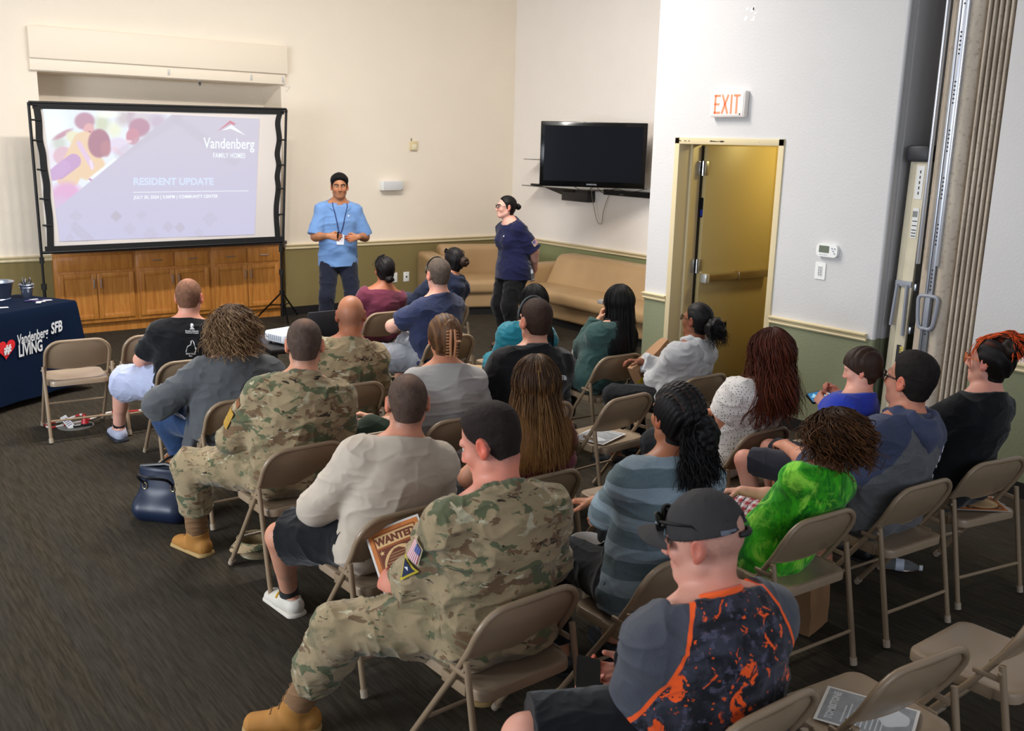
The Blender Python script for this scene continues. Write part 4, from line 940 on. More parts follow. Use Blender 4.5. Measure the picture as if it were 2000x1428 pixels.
def hair_locks(paths, radii, flat=.55, sides=5):
    """paths (n, m, 3), radii (n, m) -> tapered flattened tubes"""
    n, m = paths.shape[:2]; T = np.gradient(paths, axis=1); T /= np.linalg.norm(T, axis=2)[..., None]+1e-9
    cen = paths.mean((0, 1)); out = paths-cen; out[..., 2] = 0; A = np.cross(T, out); A /= np.linalg.norm(A, axis=2)[..., None]+1e-9; B = np.cross(A, T)
    a = np.linspace(0, 2*np.pi, sides, endpoint=False)
    P = paths[:, :, None, :]+radii[:, :, None, None]*(np.cos(a)[None, None, :, None]*A[:, :, None, :]+flat*np.sin(a)[None, None, :, None]*B[:, :, None, :])
    i = np.arange(n)[:, None, None]*(m*sides)+np.arange(m-1)[None, :, None]*sides; k = np.arange(sides)[None, None, :]; k1 = (k+1) % sides
    Q = np.stack([i+k, i+k1, i+sides+k1, i+sides+k], -1).reshape(-1, 4); return P.reshape(-1, 3), Q

# ------------------------------------------------------------------ cloth and skin materials
def skin_mat(name): return mat(name, '#c08a70', .5, attr='col', bump=.12, bscale=220, bdist=.001, spec=.4, sss=.12)
M_SKIN = skin_mat('skin'); M_EYEW = mat('eye_white', '#b9aca4', .35, spec=.3); M_IRIS = mat('dark_iris', '#2a1a10', .15)
M_HAIR = mat('hair', '#201812', .5, attr='col', bump=.35, bscale=110, bdist=.003, spec=.22, stretch=(3, 3, .6))
M_HAIRS = mat('short_hair', '#201812', .68, attr='col', bump=.8, bscale=330, bdist=.004, spec=.2, vary=.35, vscale=260)
def cloth_mat(name, col, bump=.25, vary=.05, rough=.88, bscale=380, sheen=.15): return mat(name, col, rough, bump=bump, bscale=bscale, bdist=.0015, vary=vary, vscale=9, sheen=sheen, spec=.2)
def camo_mat(name):
    m = cloth_mat(name, '#7d7456', vary=0)
    def fn(nt, co):
        st = g_map(nt, co, (1, 1, 1.5)); a = g_noise(nt, st, 7.5, 3.5, .55, .5); b = g_noise(nt, g_map(nt, co, (1, 1, 1.5), loc=(3.1, 1.7, .4)), 8.5, 3.5, .58, .5)
        c = g_noise(nt, g_map(nt, co, (1, 1, 1.7), loc=(7.7, 2.2, 5.1)), 10, 4, .62, .6); d = g_noise(nt, g_map(nt, co, (.75, .75, 2.2), loc=(1.3, 9.1, 3.3)), 13, 4, .66, .9); e = g_noise(nt, g_map(nt, co, (.8, .8, 1.6), loc=(5.3, .9, 8.2)), 13, 4, .6, .6)
        s = g_mix(nt, g_step(nt, a, .50, .60), '#938163', '#766b50'); s = g_mix(nt, g_step(nt, b, .565, .585), s, '#565a40'); s = g_mix(nt, g_step(nt, c, .585, .60), s, '#6b543d')
        s = g_mix(nt, g_step(nt, e, .625, .64), s, '#aaa186'); s = g_mix(nt, g_step(nt, d, .655, .665), s, '#33291f'); return s
    return color_graph(m, fn)
M_CAMO = camo_mat('camouflage_cloth')
M_BOOT = mat('tan_suede', '#9c6a2c', .75, bump=.2, bscale=200, vary=.08); M_BOOTSOLE = mat('tan_rubber', '#a08353', .7); M_BOOTSHAFT = mat('brown_boot_cloth', '#7a5a3c', .8, bump=.2, bscale=200)

# ------------------------------------------------------------------ the figure
def ik(a, t, l1, l2, pole):
    d = t-a; L = np.linalg.norm(d); L = min(max(L, abs(l1-l2)+.01), (l1+l2)*.998); u = unit(d); c = (l1*l1-l2*l2+L*L)/(2*L); hgt = math.sqrt(max(l1*l1-c*c, 1e-6))
    p = np.asarray(pole, float); p = unit(p-u*(p@u)); return a+u*c+p*hgt, a+u*L
def rotv(v, axis, ang):
    axis = unit(axis); c, s = math.cos(ang), math.sin(ang); return v*c+np.cross(axis, v)*s+axis*(axis@v)*(1-c)
ONLY = None
class Person:
    def __init__(s, name_label, pos, yaw=0.0, H=1.72, head=None, hz=.535, seated=True, hy=0.0, hvec=(0, 0, 0), nk=1.0, twist=0.0, slump=.018, gw=1.0, gc=1.0, gb=1.0, sh=1.0, limb=1.0,
                 handL=None, handR=None, footL=None, footR=None, elbL=(-.8, -.5, -.6), elbR=(.8, -.5, -.6), kneeL=None, kneeR=None, skin='#c58f74', hairc='#2a1d14', vox=.0065, stand_lean=0.0, hdd=0.0, look=True, hl=None, hr=None, headoff=None, fem=False, toeL=None, toeR=None, cat='person'):
        s.c, s.s_ = math.cos(rad(yaw)), math.sin(rad(yaw)); s.pos = V3(pos[0], pos[1], 0); s.yaw = yaw; s.vox = vox; s.H = H; k = s.k = H/1.75; s.skin = lin(skin); s.hairc = lin(hairc); s.fem = fem
        s.root = thing('person', name_label, cat, tuple(s.pos), -rad(yaw))
        s.g = dict(gw=gw, gc=gc, gb=gb, limb=limb); s.seated = seated
        X = V3(1, 0, 0)
        if seated and look: hvec = (math.degrees(math.atan2(4.69-pos[0], 9.2-pos[1]))-yaw+hvec[0], hvec[1], hvec[2])
        P = s.P = V3(0, hy, hz if seated else .515*H)
        # head centre: on the given line of sight, as far from the camera as the hips (plus hdd)
        if head is not None:
            hw = s.pos-CAM; hw[2] = 0; hw = unit(hw); r = ray(*head); dist = (s.pos+V3(s.s_*hy, s.c*hy, 0)-CAM)@hw+hdd; s.hd = s.loc(CAM+r*(dist/(r@hw)))
        else: s.hd = P+unit(V3(stand_lean, .03, 1))*((.675 if seated else .735)*k)
        s.f = rotv(rotv(V3(0, 1, 0), X, rad(hvec[1])), V3(0, 0, 1), -rad(hvec[0])); s.u = rotv(rotv(V3(0, 0, 1), X, rad(hvec[1])), V3(0, 0, 1), -rad(hvec[0]))
        s.r = np.cross(s.f, s.u); s.u = rotv(s.u, s.f, rad(hvec[2])); s.r = np.cross(s.f, s.u)
        a = s.a = unit(s.hd-P); a2 = unit(a+V3(0, .0, .25))
        s.N = s.hd-.160*k*unit(a*.75+s.u*.25)-V3(0, .032, 0)*k if headoff is None else s.hd+V3(*headoff)*k
        lat = s.lat = unit(rotv(X, a, -rad(twist))-a*(rotv(X, a, -rad(twist))@a)); s.fw = np.cross(a, lat)
        T = s.N-P; s.W = P+T*.30-s.fw*slump*.6; s.Ch = P+T*.64-s.fw*slump; s.U = P+T*.86-s.fw*slump*.55
        sw = .168*k*sh*(.93 if fem else 1); s.S = {}
        for sd, q in (('L', -1), ('R', 1)): s.S[sd] = s.N-T/np.linalg.norm(T)*.088*k+lat*q*sw-s.fw*.004
        up, fo = .285*k, .255*k
        s.E, s.Wr, s.hand = {}, {}, {}
        for sd, q, tg, el in (('L', -1, handL, elbL), ('R', 1, handR, elbR)):
            if tg is None: tg = V3(q*.10, .30, P[2]+.14) if seated else V3(q*.26, .02, P[2]-.10)
            tg = s.pt(tg); s.E[sd], s.Wr[sd] = ik(s.S[sd], tg, up, fo, V3(*el))
        for sd, q, cfg in (('L', -1, hl), ('R', 1, hr)):
            d = unit(s.Wr[sd]-s.E[sd]); cfg = cfg or {}
            hd_ = unit(s.dirw(cfg['d'])) if 'd' in cfg else unit(d+V3(-q*.25, .1, -.15)); n = s.dirw(cfg['n']) if 'n' in cfg else V3(-q*.35, 0, -1)
            n = unit(n-hd_*(n@hd_)); s.hand[sd] = (hd_, n, cfg.get('curl', .55), cfg.get('spread', 1.0))
        s.Hp, s.K, s.A, s.toe = {}, {}, {}, {}
        th, shn = .235*H, .243*H
        for sd, q, tg, kn, to in (('L', -1, footL, kneeL, toeL), ('R', 1, footR, kneeR, toeR)):
            s.Hp[sd] = P+X*q*.088*k*(1.0)+V3(0, 0, -.01)
            if tg is None: tg = V3(q*.13, .43, .085*k) if seated else V3(q*.12, 0, .085*k)
            tg = s.pt(tg); pole = V3(*kn) if kn is not None else (V3(q*.12, .5, 1) if seated else V3(q*.1, 1, 0)); s.K[sd], s.A[sd] = ik(s.Hp[sd], tg, th, shn, pole)
            s.toe[sd] = unit(V3(*to)) if to is not None else unit(V3(q*.18, 1, 0))
        s.nk = nk
    # coordinates: world <-> figure
    def loc(s, w): d = np.asarray(w, float)-s.pos; return V3(d[0]*s.c-d[1]*s.s_, d[0]*s.s_+d[1]*s.c, d[2])
    def dirl(s, w): return V3(w[0]*s.c-w[1]*s.s_, w[0]*s.s_+w[1]*s.c, w[2])
    def dirw(s, v): return V3(*v)
    def pt(s, t): return s.loc(t[1]) if isinstance(t, tuple) and isinstance(t[0], str) else np.asarray(t, float)
    def h2l(s, x, y, z): return s.hd+s.k*(s.r*x+s.f*y+s.u*z)
    def to_head(s, P): d = (np.asarray(P)-s.hd)/s.k; return np.stack([d@s.r, d@s.f, d@s.u], -1)
    # ---- volume sets
    def torso(s, F, inf=0.0, k=.05, top=True, wide=0.0, hem=None):
        g = s.g; K = s.k; lat = s.lat; gw, gc, gb = g['gw'], g['gc'], g['gb']; fem = s.fem
        rP = ((.165 if not fem else .175)*K*gb+inf+wide, .118*K*gb+inf); rW = ((.142 if not fem else .128)*K*gw+inf+wide, .105*K*(1+(gw-1)*.6)+inf); gd = 1+(gc-1)*.45; rC = ((.158 if not fem else .145)*K*gc+inf+wide*.5, .113*K*gd+inf); rU = ((.150 if not fem else .135)*K*gc+inf, .088*K*gd+inf)
        F.erc(s.P+V3(0, 0, -.02), s.W, rP, rW, lat, k); F.erc(s.W, s.Ch, rW, rC, lat, k); F.erc(s.Ch, s.U, rC, rU, lat, k)
        if fem: 
            for q in (-1, 1): F.ell(s.Ch+s.fw*.085*K*gc+lat*q*.065*K-s.a*.01, np.eye(3), (.07*K+inf,)*3, .05)
        F.erc(s.U, s.N, rU, (.072*K+inf, .066*K+inf), lat, k)
        for q, sd in ((-1, 'L'), (1, 'R')):
            F.rc(s.N-s.a*.012*K, s.S[sd]+s.a*.008, .046*K+inf*.8, .046*K+inf, .05)
            F.ell(s.S[sd], np.eye(3), (.056*K+inf,)*3, .04)
            if s.seated: F.ell(s.Hp[sd]+V3(0, -.05, -.015), np.eye(3), (.105*K*gb+inf, .105*K*gb+inf, .088*K+inf), .05)
        return F
    def arm(s, F, sd, inf=0.0, end=2.0, k=.03, tape=0.0, flare=0.0):
        K = s.k*s.g['limb']; S, E, W = s.S[sd], s.E[sd], s.Wr[sd]
        if end <= 1: e = S+(E-S)*end; F.rc(S, e+unit(E-S)*.03, .052*K+inf, .045*K+inf+flare, k, clip=[(e, unit(E-S))])
        else:
            F.rc(S, E, .052*K+inf, .043*K+inf, k); e = E+(W-E)*(end-1); d = unit(W-E); cl = [(e, d)] if end < 2 else None
            F.rc(E, e+(d*.03 if end < 2 else 0), .043*K+inf, .028*K+inf+tape, k, clip=cl)
            if end > 1.35: F.rc(E+(W-E)*.12, E+(W-E)*.42, .040*K+inf, .038*K+inf, k)
        return F
    def leg(s, F, sd, inf=0.0, end=2.0, k=.035, flare=0.0):
        K = s.k*s.g['limb']; H_, Kn, A = s.Hp[sd], s.K[sd], s.A[sd]
        if end <= 1: e = H_+(Kn-H_)*end; F.rc(H_, e+unit(Kn-H_)*.04, .086*K*s.g['gb']+inf, .064*K+inf+flare, k, clip=[(e, unit(Kn-H_))])
        else:
            F.rc(H_, Kn, .086*K*s.g['gb']+inf, .058*K+inf, k); e = Kn+(A-Kn)*(end-1); d = unit(A-Kn); cl = [(e, d)] if end < 2 else None
            F.rc(Kn, e+(d*.04 if cl else 0), .056*K+inf, .038*K+inf+flare, k, clip=cl)
            if end > 1.4:
                bk = unit(np.cross(np.cross(d, s.toe[sd]), d))*-1; F.rc(Kn+(A-Kn)*.15+bk*.014*K, Kn+(A-Kn)*.5+bk*.012*K, .048*K+inf, .036*K+inf, k)
        return F
    def handv(s, F, sd):
        K = s.k*(.92 if s.fem else 1); W = s.Wr[sd]; d, n, curl, spread = s.hand[sd]; q = 1 if sd == 'R' else -1; tsd = np.cross(d, n)*q       # thumb side
        F.erc(W-d*.01, W+d*.085*K, (.027*K, .020*K), (.040*K, .014*K), tsd, .012)
        for i, (o, L, r) in enumerate(((.030, .070, .0092), (.010, .078, .0095), (-.010, .072, .0090), (-.029, .056, .0080))):
            p = W+d*(.088-.004*abs(i-1))*K+tsd*o*K*spread; dd = d+tsd*o*1.2*(spread-.6); ang = 0; c = curl*(1+.12*i)
            for fr, ca, r2 in ((.46, .9, .95), (.30, 1.25, .9), (.24, .9, .8)):
                ang += c*ca*.85; v = unit(rotv(unit(dd), np.cross(d, n), ang)); p2 = p+v*L*fr*K; F.rc(p, p2, r*K, r*r2*K, .004); p = p2
        p = W+d*.028*K+tsd*.026*K+n*.006*K; v = unit(d*.75+tsd*.62+n*(.25+.35*curl)); p2 = p+v*.040*K; F.rc(p, p2, .0135*K, .0108*K, .008); v = unit(d*.95+tsd*(.15-.2*curl)+n*(.25+.5*curl)); F.rc(p2, p2+v*.032*K, .0105*K, .0085*K, .004)
    def headv(s, F, k=.02):
        K = s.k; A = np.stack([s.r, s.f, s.u]); h = s.h2l
        F.ell(h(0, -.012, .024), A, (.0765*K, .098*K, .092*K), k); F.ell(h(0, .030, -.035), A, (.060*K, .062*K, .074*K), .03)
        F.ell(h(0, .070, -.096), A, (.022*K, .020*K, .018*K), .03)
        for q in (-1, 1):
            F.rc(h(q*.052, .002, -.062), h(q*.018, .066, -.100), .016*K, .015*K, .03); F.ell(h(q*.040, .064, -.030), A, (.022*K, .020*K, .022*K), .02)
            F.rc(h(q*.012, .092, .022), h(q*.045, .076, .020), .010*K, .009*K, .012)
        F.rc(h(0, .092, .008), h(0, .112, -.036), .009*K, .012*K, .010)
        for q in (-1, 1): F.ell(h(q*.012, .102, -.040), A, (.009*K, .010*K, .008*K), .006)
        F.rc(h(-.016, .088, -.064), h(.016, .088, -.064), .0075*K, .0075*K, .008); F.rc(h(-.014, .086, -.076), h(.014, .086, -.076), .0085*K, .0085*K, .008)
        for q in (-1, 1): F.ell(h(q*.031, .098, .000), A, (.012*K, .011*K, .0075*K), .008, 's')
        for q in (-1, 1):
            AE = np.stack([unit(s.r*q*.9+s.f*-.42), unit(s.f*.9+s.r*q*.42), s.u]); F.ell(h(q*.082, -.012, -.004), AE, (.009*K, .020*K, .033*K), .008); F.ell(h(q*.079, -.003, -.032), AE, (.008*K, .010*K, .012*K), .008); F.ell(h(q*.091, -.008, .000), AE, (.006*K, .010*K, .019*K), .004, 's')
        return F
    def neck(s, F, inf=0.0, k=.03):
        K = s.k*(.88 if s.fem else 1)*s.nk; F.rc(s.h2l(0, -.028, -.055), s.N+s.fw*.012, .054*K+inf, .060*K+inf, k); F.rc(s.h2l(0, .0, -.075), s.N+s.fw*.025, .046*K+inf, .052*K+inf, k); return F
    def foot(s, F, sd, inf=0.0, k=.02, sole=False):
        K = s.k; A = s.A[sd]; t = s.toe[sd]; t = unit(V3(t[0], t[1], t[2])); up = unit(V3(0, 0, 1)-t*t[2]); b = A-up*.045*K; z0 = A-up*.085*K
        F.rc(b-t*.045*K, b+t*.06*K-up*.004, .036*K+inf, .034*K+inf, k, clip=[(z0, -up)]); F.erc(b+t*.05*K-up*.012*K, b+t*.155*K-up*.020*K, (.040*K+inf, .034*K+inf), (.038*K+inf, .022*K+inf), np.cross(t, up), k, clip=[(z0, -up)]); F.rc(A, b, .038*K+inf, .038*K+inf, k)
        return F
    def hairline(s, q, front=None, nape=-.085, jaw=.012):
        fx, fy, fz = q.T; yf = np.interp(fz, [-.06, -.03, 0, .03, .055, .075, .09, .11], np.array([jaw, .018, .028, .050, .064, .078, .105, .2]) if front is None else front)
        zn = np.interp(fy, [-.10, -.05, -.03, .0, .03], [nape, nape+.006, nape+.022, nape+.040, nape+.048]); return np.minimum(yf-fy, fz-zn)
    # ---- meshes
    def body(s, stubble=None, fade=None, blush=1.0):
        F = Field(); s.torso(F); s.neck(F); s.headv(F)
        for sd in 'LR': s.arm(F, sd); s.handv(F, sd); s.leg(F, sd); s.foot(F, sd)
        F.grid(s.vox); s.BF = F; P, Q = F.mesh(); q = s.to_head(P); c = np.tile(np.array(s.skin), (len(P), 1)); c = c*(1+.07*vnoise(P, 22, 1)[:, None])*np.array([1, 1, 1])
        def tint(m, col, a): nonlocal c; w = (np.clip(m, 0, 1)*a*blush)[:, None]; c = c*(1-w)+c*np.array(col)*w
        hd_ = np.clip((.16-np.linalg.norm(q, axis=1))/.03, 0, 1)
        tint((np.abs(q[:, 0])-.072)/.008*(np.abs(q[:, 1]+.008) < .03)*(np.abs(q[:, 2]) < .045)*hd_, (1.10, .72, .66), .9)
        tint(np.exp(-((q[:, 0]/.018)**2+((q[:, 1]-.105)/.02)**2+((q[:, 2]+.036)/.016)**2)), (1.05, .76, .70), .7)
        tint(np.exp(-((q[:, 0]/.020)**2+((q[:, 1]-.09)/.02)**2+((q[:, 2]+.070)/.010)**2)), (.95, .58, .58), .9)
        for e in (-1, 1): tint(np.exp(-(((q[:, 0]-e*.042)/.022)**2+((q[:, 1]-.075)/.03)**2+((q[:, 2]+.03)/.02)**2)), (1.06, .80, .76), .6); tint(np.exp(-(((q[:, 0]-e*.031)/.018)**2+((q[:, 1]-.09)/.025)**2+((q[:, 2]-.0)/.010)**2)), (.72, .60, .58), .7)
        tint(np.clip((-.05-q[:, 2])/.05, 0, 1)*np.clip((.02-q[:, 1])/.06, 0, 1)*np.clip((.30-np.linalg.norm(q, axis=1))/.16, 0, 1), (1.04, .80, .72), .5)
        for sd in 'LR':
            d, n, _, _ = s.hand[sd]; w = np.clip((np.einsum('ij,j->i', P-s.Wr[sd], d)-.05)/.08, 0, 1)*(np.linalg.norm(P-s.Wr[sd], axis=1) < .22); tint(w, (1.05, .80, .74), .8)
            tint(np.clip((.06-np.linalg.norm(P-s.E[sd], axis=1))/.03, 0, 1), (1.05, .84, .8), .6); tint(np.clip((.075-np.linalg.norm(P-s.K[sd], axis=1))/.03, 0, 1), (1.04, .82, .78), .6)
        if fade: stubble = (stubble or [])+[(fade[0], fade[1], lambda q: np.clip((s.hairline(q, None, fade[2])+.012)/.035, 0, 1)*(np.abs(q[:, 0]) < .0835))]
        if stubble:
            for col, amt, fn in stubble:
                w = (np.clip(fn(q), 0, 1)*amt*(.85+.3*vnoise(P, 150, 5)))[:, None]*hd_[:, None]; c = c*(1-w)+np.array(lin(col))*w
        o = np_mesh('body', P, Q, M_SKIN, s.root, np.clip(c, 0, 1)); s.body_o = o
        for e in (-1, 1):
            b = MB(); cc = s.h2l(e*.031, .0775, .0); b.lathe([(.0001, -.0112), (.0056, -.0097), (.0097, -.0056), (.0112, 0), (.0097, .0056), (.0056, .0097), (.0001, .0112)], 14, M=frame_M(cc, s.r, s.u) @ Matrix.Scale(s.k, 4))
            ey = b.build('eye', M_EYEW, s.root); b = MB(); ci = s.h2l(e*.031, .0775, .0)+s.f*.0112*s.k; b.lathe([(.0055*s.k, 0), (.004*s.k, .0016*s.k), (.0001, .002*s.k)], 12, M=frame_M(ci, s.r, s.u)); b.build('iris', M_IRIS, ey)
        return s
    def brows(s, col, w=.0045):
        b = MB()
        for e in (-1, 1):
            pts = np.array([s.h2l(e*x, y, z) for x, y, z in ((.012, .1015, .018), (.024, .0985, .024), (.038, .089, .025), (.050, .077, .019))]); g = 0
            b.tube(bez(s.BF.push(pts, .001, 2), 4), w*s.k, 6)
        b.build('eyebrow', mat('brow_hair', col, .6), s.root)
    def garment(s, name, F, m, folds=.004, fsc=(9, 9, 16), seed=1, vox=None, hemz=None, label=None, soft=True, parent=None):
        if not hasattr(F, 'D'): F.grid(vox or s.vox)
        P, Q = F.mesh(); N = vnormals(P, Q)
        w = vnoise(P+.06*np.stack([vnoise(P, 5, seed+k) for k in (2, 3, 4)], 1), fsc, seed); w2 = vnoise(P+.04*np.stack([vnoise(P, 9, seed+k+5) for k in (2, 3, 4)], 1), np.array(fsc)*2.1, seed+9)
        r = 1-np.abs(w); r2 = 1-np.abs(w2); P = P+N*(folds*(r**3*1.3-.55)+folds*.45*(r2**3-.4))[:, None]
        o = np_mesh(name, P, Q, m, parent or s.root)
        if label: o['label'] = label
        return o
    def shirt(s, m, sleeve=.55, inf=.012, name='shirt', hem=None, folds=.005, neck=.0, loose=.006, flare=.012, seed=1, collar=None, wide=0.0, cuff=None, vneck=False, hang=0.0, fsc=(8, 8, 15)):
        F = Field(); s.torso(F, inf, wide=wide)
        if hang: F.erc(s.P+V3(0, 0, -.0), s.P+V3(0, -.0, -hang), (.175*s.k*s.g['gb']+inf, .135*s.k*s.g['gb']+inf), (.188*s.k*s.g['gb']+inf, .150*s.k*s.g['gb']+inf), s.lat, .04)
        for sd in 'LR':
            s.arm(F, sd, inf+loose, sleeve, flare=flare if sleeve <= 1 else 0, tape=.006 if sleeve > 1 else 0)
            if cuff and sleeve > 1: e = s.E[sd]+(s.Wr[sd]-s.E[sd])*(sleeve-1); d = unit(s.Wr[sd]-s.E[sd]); F.rc(e-d*.05, e+d*.005, .031*s.k+inf, .028*s.k+inf+.002, .006, clip=[(e, d)])
        # neckline: nothing of the shirt above a tilted plane through the neck base
        up = unit(s.a*.8+V3(0, -.0, .6)-s.fw*(-.35)); F.p.append((lambda x, y, z, c=s.N+s.a*(.012+neck)*s.k, n=unit(s.a-s.fw*-.45): (x-c[0])*n[0]+(y-c[1])*n[1]+(z-c[2])*n[2], s.N-V3(.13, .13, .10), s.N+V3(.13, .13, .2), .001, 'i'))
        if collar is not None:
            K = s.k; c0 = s.N+s.a*.002; F.erc(c0-s.a*.02, c0+s.a*(.032+collar), (.066*K+inf, .066*K+inf), (.060*K+inf, .062*K+inf), s.lat, .012, clip=[(c0+s.a*(.030+collar)-s.fw*.0, unit(s.a-s.fw*-.38))])
        if not s.seated or hem is not None:
            hz = s.P[2]-.06 if hem is None else hem; F.p.append((lambda x, y, z: hz-z+0*x+0*y, V3(-9, -9, hz-.3), V3(9, 9, hz+.05), .001, 'i'))
        else:
            # the hem lies on the lap: keep the shirt behind a slanting plane over the thighs
            c = s.P+V3(0, .12, -.0); n = unit(V3(0, .8, -.55)); F.p.append((lambda x, y, z: (x-c[0])*n[0]+(y-c[1])*n[1]+(z-c[2])*n[2], s.P+V3(-.3, -.3, -.3), s.P+V3(.3, .5, .07), .001, 'i'))
        F.grid(s.vox); s.SF = F
        return s.garment(name, F, m, folds, fsc, seed)
    def trousers(s, m, end=1.92, inf=.014, name='trousers', folds=.005, seed=3, flare=.0, fsc=(12, 12, 12)):
        F = Field(); K = s.k; gb = s.g['gb']; F.erc(s.P+V3(0, -.01, -.02), s.P+s.a*.09*K, (.160*K*gb+.006, .113*K*gb+.006), (.140*K*s.g['gw']+.004, .102*K*s.g['gw']+.004), s.lat, .04)
        for sd in 'LR':
            s.leg(F, sd, inf, end, flare=flare)
            if s.seated: F.ell(s.Hp[sd]+V3(0, -.05, -.015), np.eye(3), (.105*K*gb+.006, .105*K*gb+.006, .090*K+.006), .05)
        return s.garment(name, F, m, folds, fsc, seed)
    def shoes(s, m, msole, kind='shoe', mshaft=None, inf=.008):
        for sd in 'LR':
            F = Field(); s.foot(F, sd, inf); t = s.toe[sd]; up = unit(V3(0, 0, 1)-t*t[2]); A = s.A[sd]; K = s.k
            if kind == 'boot' and mshaft is None: F.rc(A-up*.01, A+(s.K[sd]-A)*.38, .044*K+inf, .050*K+inf, .02, clip=[(A+(s.K[sd]-A)*.36, unit(s.K[sd]-A))])
            elif kind == 'boot': F.rc(A-up*.01, A+(s.K[sd]-A)*.12, .044*K+inf, .046*K+inf, .02, clip=[(A+(s.K[sd]-A)*.09, unit(s.K[sd]-A))])
            else: F.p.append((lambda x, y, z, c=A-up*.012, n=up: (x-c[0])*n[0]+(y-c[1])*n[1]+(z-c[2])*n[2], A-.15, A+.15, .001, 'i'))
            o = s.garment(kind, F, m, .001, (20, 20, 20), 4, vox=.005)
            z0 = A-up*.085*K; F = Field(); F.erc(z0-t*.060*K, z0+t*.160*K, (.042*K+inf, .03), (.044*K+inf, .03), np.cross(t, up), .01, clip=[(z0+up*.016, up), (z0-up*.004, -up)])
            s.garment('sole', F, msole, 0, vox=.004, parent=o)
            if kind == 'boot' and mshaft is not None:
                F = Field(); F.rc(A, A+(s.K[sd]-A)*.38, .042*K+inf, .049*K+inf, .02, clip=[(A+(s.K[sd]-A)*.36, unit(s.K[sd]-A))]); s.garment('boot_shaft', F, mshaft, .003, (10, 10, 30), 4, vox=.005, parent=o)
            if kind == 'boot':
                b = MB()
                for kk in range(6):
                    p = A+t*(.085-.014*kk)*K+up*(-.022+.030*kk)*K; w = np.cross(t, up)*.020*K
                    pts = F_push(s, np.array([p-w*1.0, p-w*.3+up*.006, p+w*.3, p+w*1.0+up*.01]), sd, inf); b.tube(pts, .0022, 5)
                b.build('lace', M_BOOTSHAFT, o)
    def hair_cap(s, m=None, T=.008, top=None, fade=.02, name='hair', noise=.002, nsc=60, front=None, nape=-.085, ears=True, seed=2, vox=None, groove=None, col=None, side=None, colfn=None, shine=None, jaw=.012):
        """short hair: skull volume grown by a thickness that fades to nothing at the hairline"""
        F = Field(); K = s.k; A = np.stack([s.r, s.f, s.u]); h = s.h2l; mx = (top or T)
        F.ell(h(0, -.012, .024), A, (.0765*K, .098*K, .092*K), .02); F.ell(h(0, .030, -.035), A, (.060*K, .062*K, .074*K), .03); F.rc(h(0, -.028, -.055), s.N+s.fw*.012, .054*K, .060*K, .03)
        F.grid(vox or min(s.vox, .0055), .02+mx*1.6)
        n = F.D.shape; G = np.stack(np.meshgrid(*[F.lo[i]+F.h*np.arange(n[i]) for i in range(3)], indexing='ij'), -1).reshape(-1, 3); band = np.abs(F.D.ravel()) < mx*1.8+.02
        q = s.to_head(G[band]); fx, fy, fz = q.T
        mreg = s.hairline(q, front, nape, jaw); w = np.clip(mreg/fade, 0, 1); w = w*w*(3-2*w)
        tt = T if top is None else T+(top-T)*np.clip((fz-.02)/.06, 0, 1)
        if side is not None: tt = np.where(fz < .03, side+(tt-side)*np.clip((fz+.02)/.05, 0, 1), tt)
        nz = vnoise(q, nsc, seed)*noise if groove is None else groove(q)*noise
        d = F.D.ravel()[band]; off = (tt*K+.0006+nz)*w-.0016*(1-w); D2 = np.full(F.D.size, .2, np.float32); D2[band] = d-off; D2[(~band) & (F.D.ravel() < 0)] = -.05; D2 = D2.reshape(n)
        cutz = s.to_head(G)[:, 2].reshape(n); D2 = np.maximum(D2, (nape-.02-cutz)*K); F.D = D2; P, Q = F.mesh(); s.HF = F
        hq = s.to_head(P); base = np.array(col and lin(col) or s.hairc); c = base[None]*(1+.25*vnoise(hq*np.array([1, .35, .5]), 120, 3)[:, None])
        if colfn: c = colfn(hq, c)
        return np_mesh(name, P, Q, m or M_HAIRS, s.root, np.clip(c, 0, 1))
    def locks(s, n=260, L=.30, r=.006, m=16, part=(.0, .02), cols=None, curl=0.0, cfreq=30, spread=.012, seed=1, name='hair_lock', zmin=-.02, back=None, grow=.018, jit=.012, arc=(-.2, 1.0), tap=.35, face=.45, push=True, lenvar=.2, phi=None, parent=None, inner=.0, flat=.55, top=.0, th0=None):
        """long hair: each lock follows the skull from the parting and then hangs"""
        rng = np.random.RandomState(seed); K = s.k; out = []; rr = []; cc = []; a0 = []
        for i in range(n):
            # angle around the head, 0 = front, pi = back
            lo_, hi_ = (face*math.pi, (2-face)*math.pi) if phi is None else phi
            ph = rng.uniform(lo_, hi_); ly = rng.uniform(top, 1)
            gx = grow+spread*rng.rand(); rx, ry, rz = .0765+gx, .098+gx, .092+gx; dirx, diry = math.sin(ph), math.cos(ph)
            start = (rng.uniform(.02, .9)**1.2*1.1 if rng.rand() < .7 else .03) if th0 is None else rng.uniform(*th0)
            Lk = L*(1+lenvar*(rng.rand()-.6)); pts = []; N_ = m; zlim = -.01-.03*rng.rand(); hang = None; d_ = 0; th = start; step = Lk/N_
            x = y = z = 0
            for j in range(N_):
                if hang is None:
                    x, y, z = dirx*rx*math.sin(th), -.012+diry*ry*math.sin(th), .024+rz*math.cos(th); th += step/max(.06, (rx+rz)/2)
                    if z < zlim+.0 and th > 1.5: hang = (x, y, z); d_ = 0
                    w = None
                    p = s.h2l(x, y, z)
                else:
                    d_ += step; p0 = s.h2l(*hang); o = np.array([x, y, 0]); p = p0+V3(0, 0, -d_)+unit(s.r*hang[0]+s.f*hang[1]*1.0)*(inner*d_)+s.fw*(-.06*d_)
                pts.append(p)
            pts = np.array(pts); t = np.linspace(0, 1, N_); a = rng.rand()*6.28
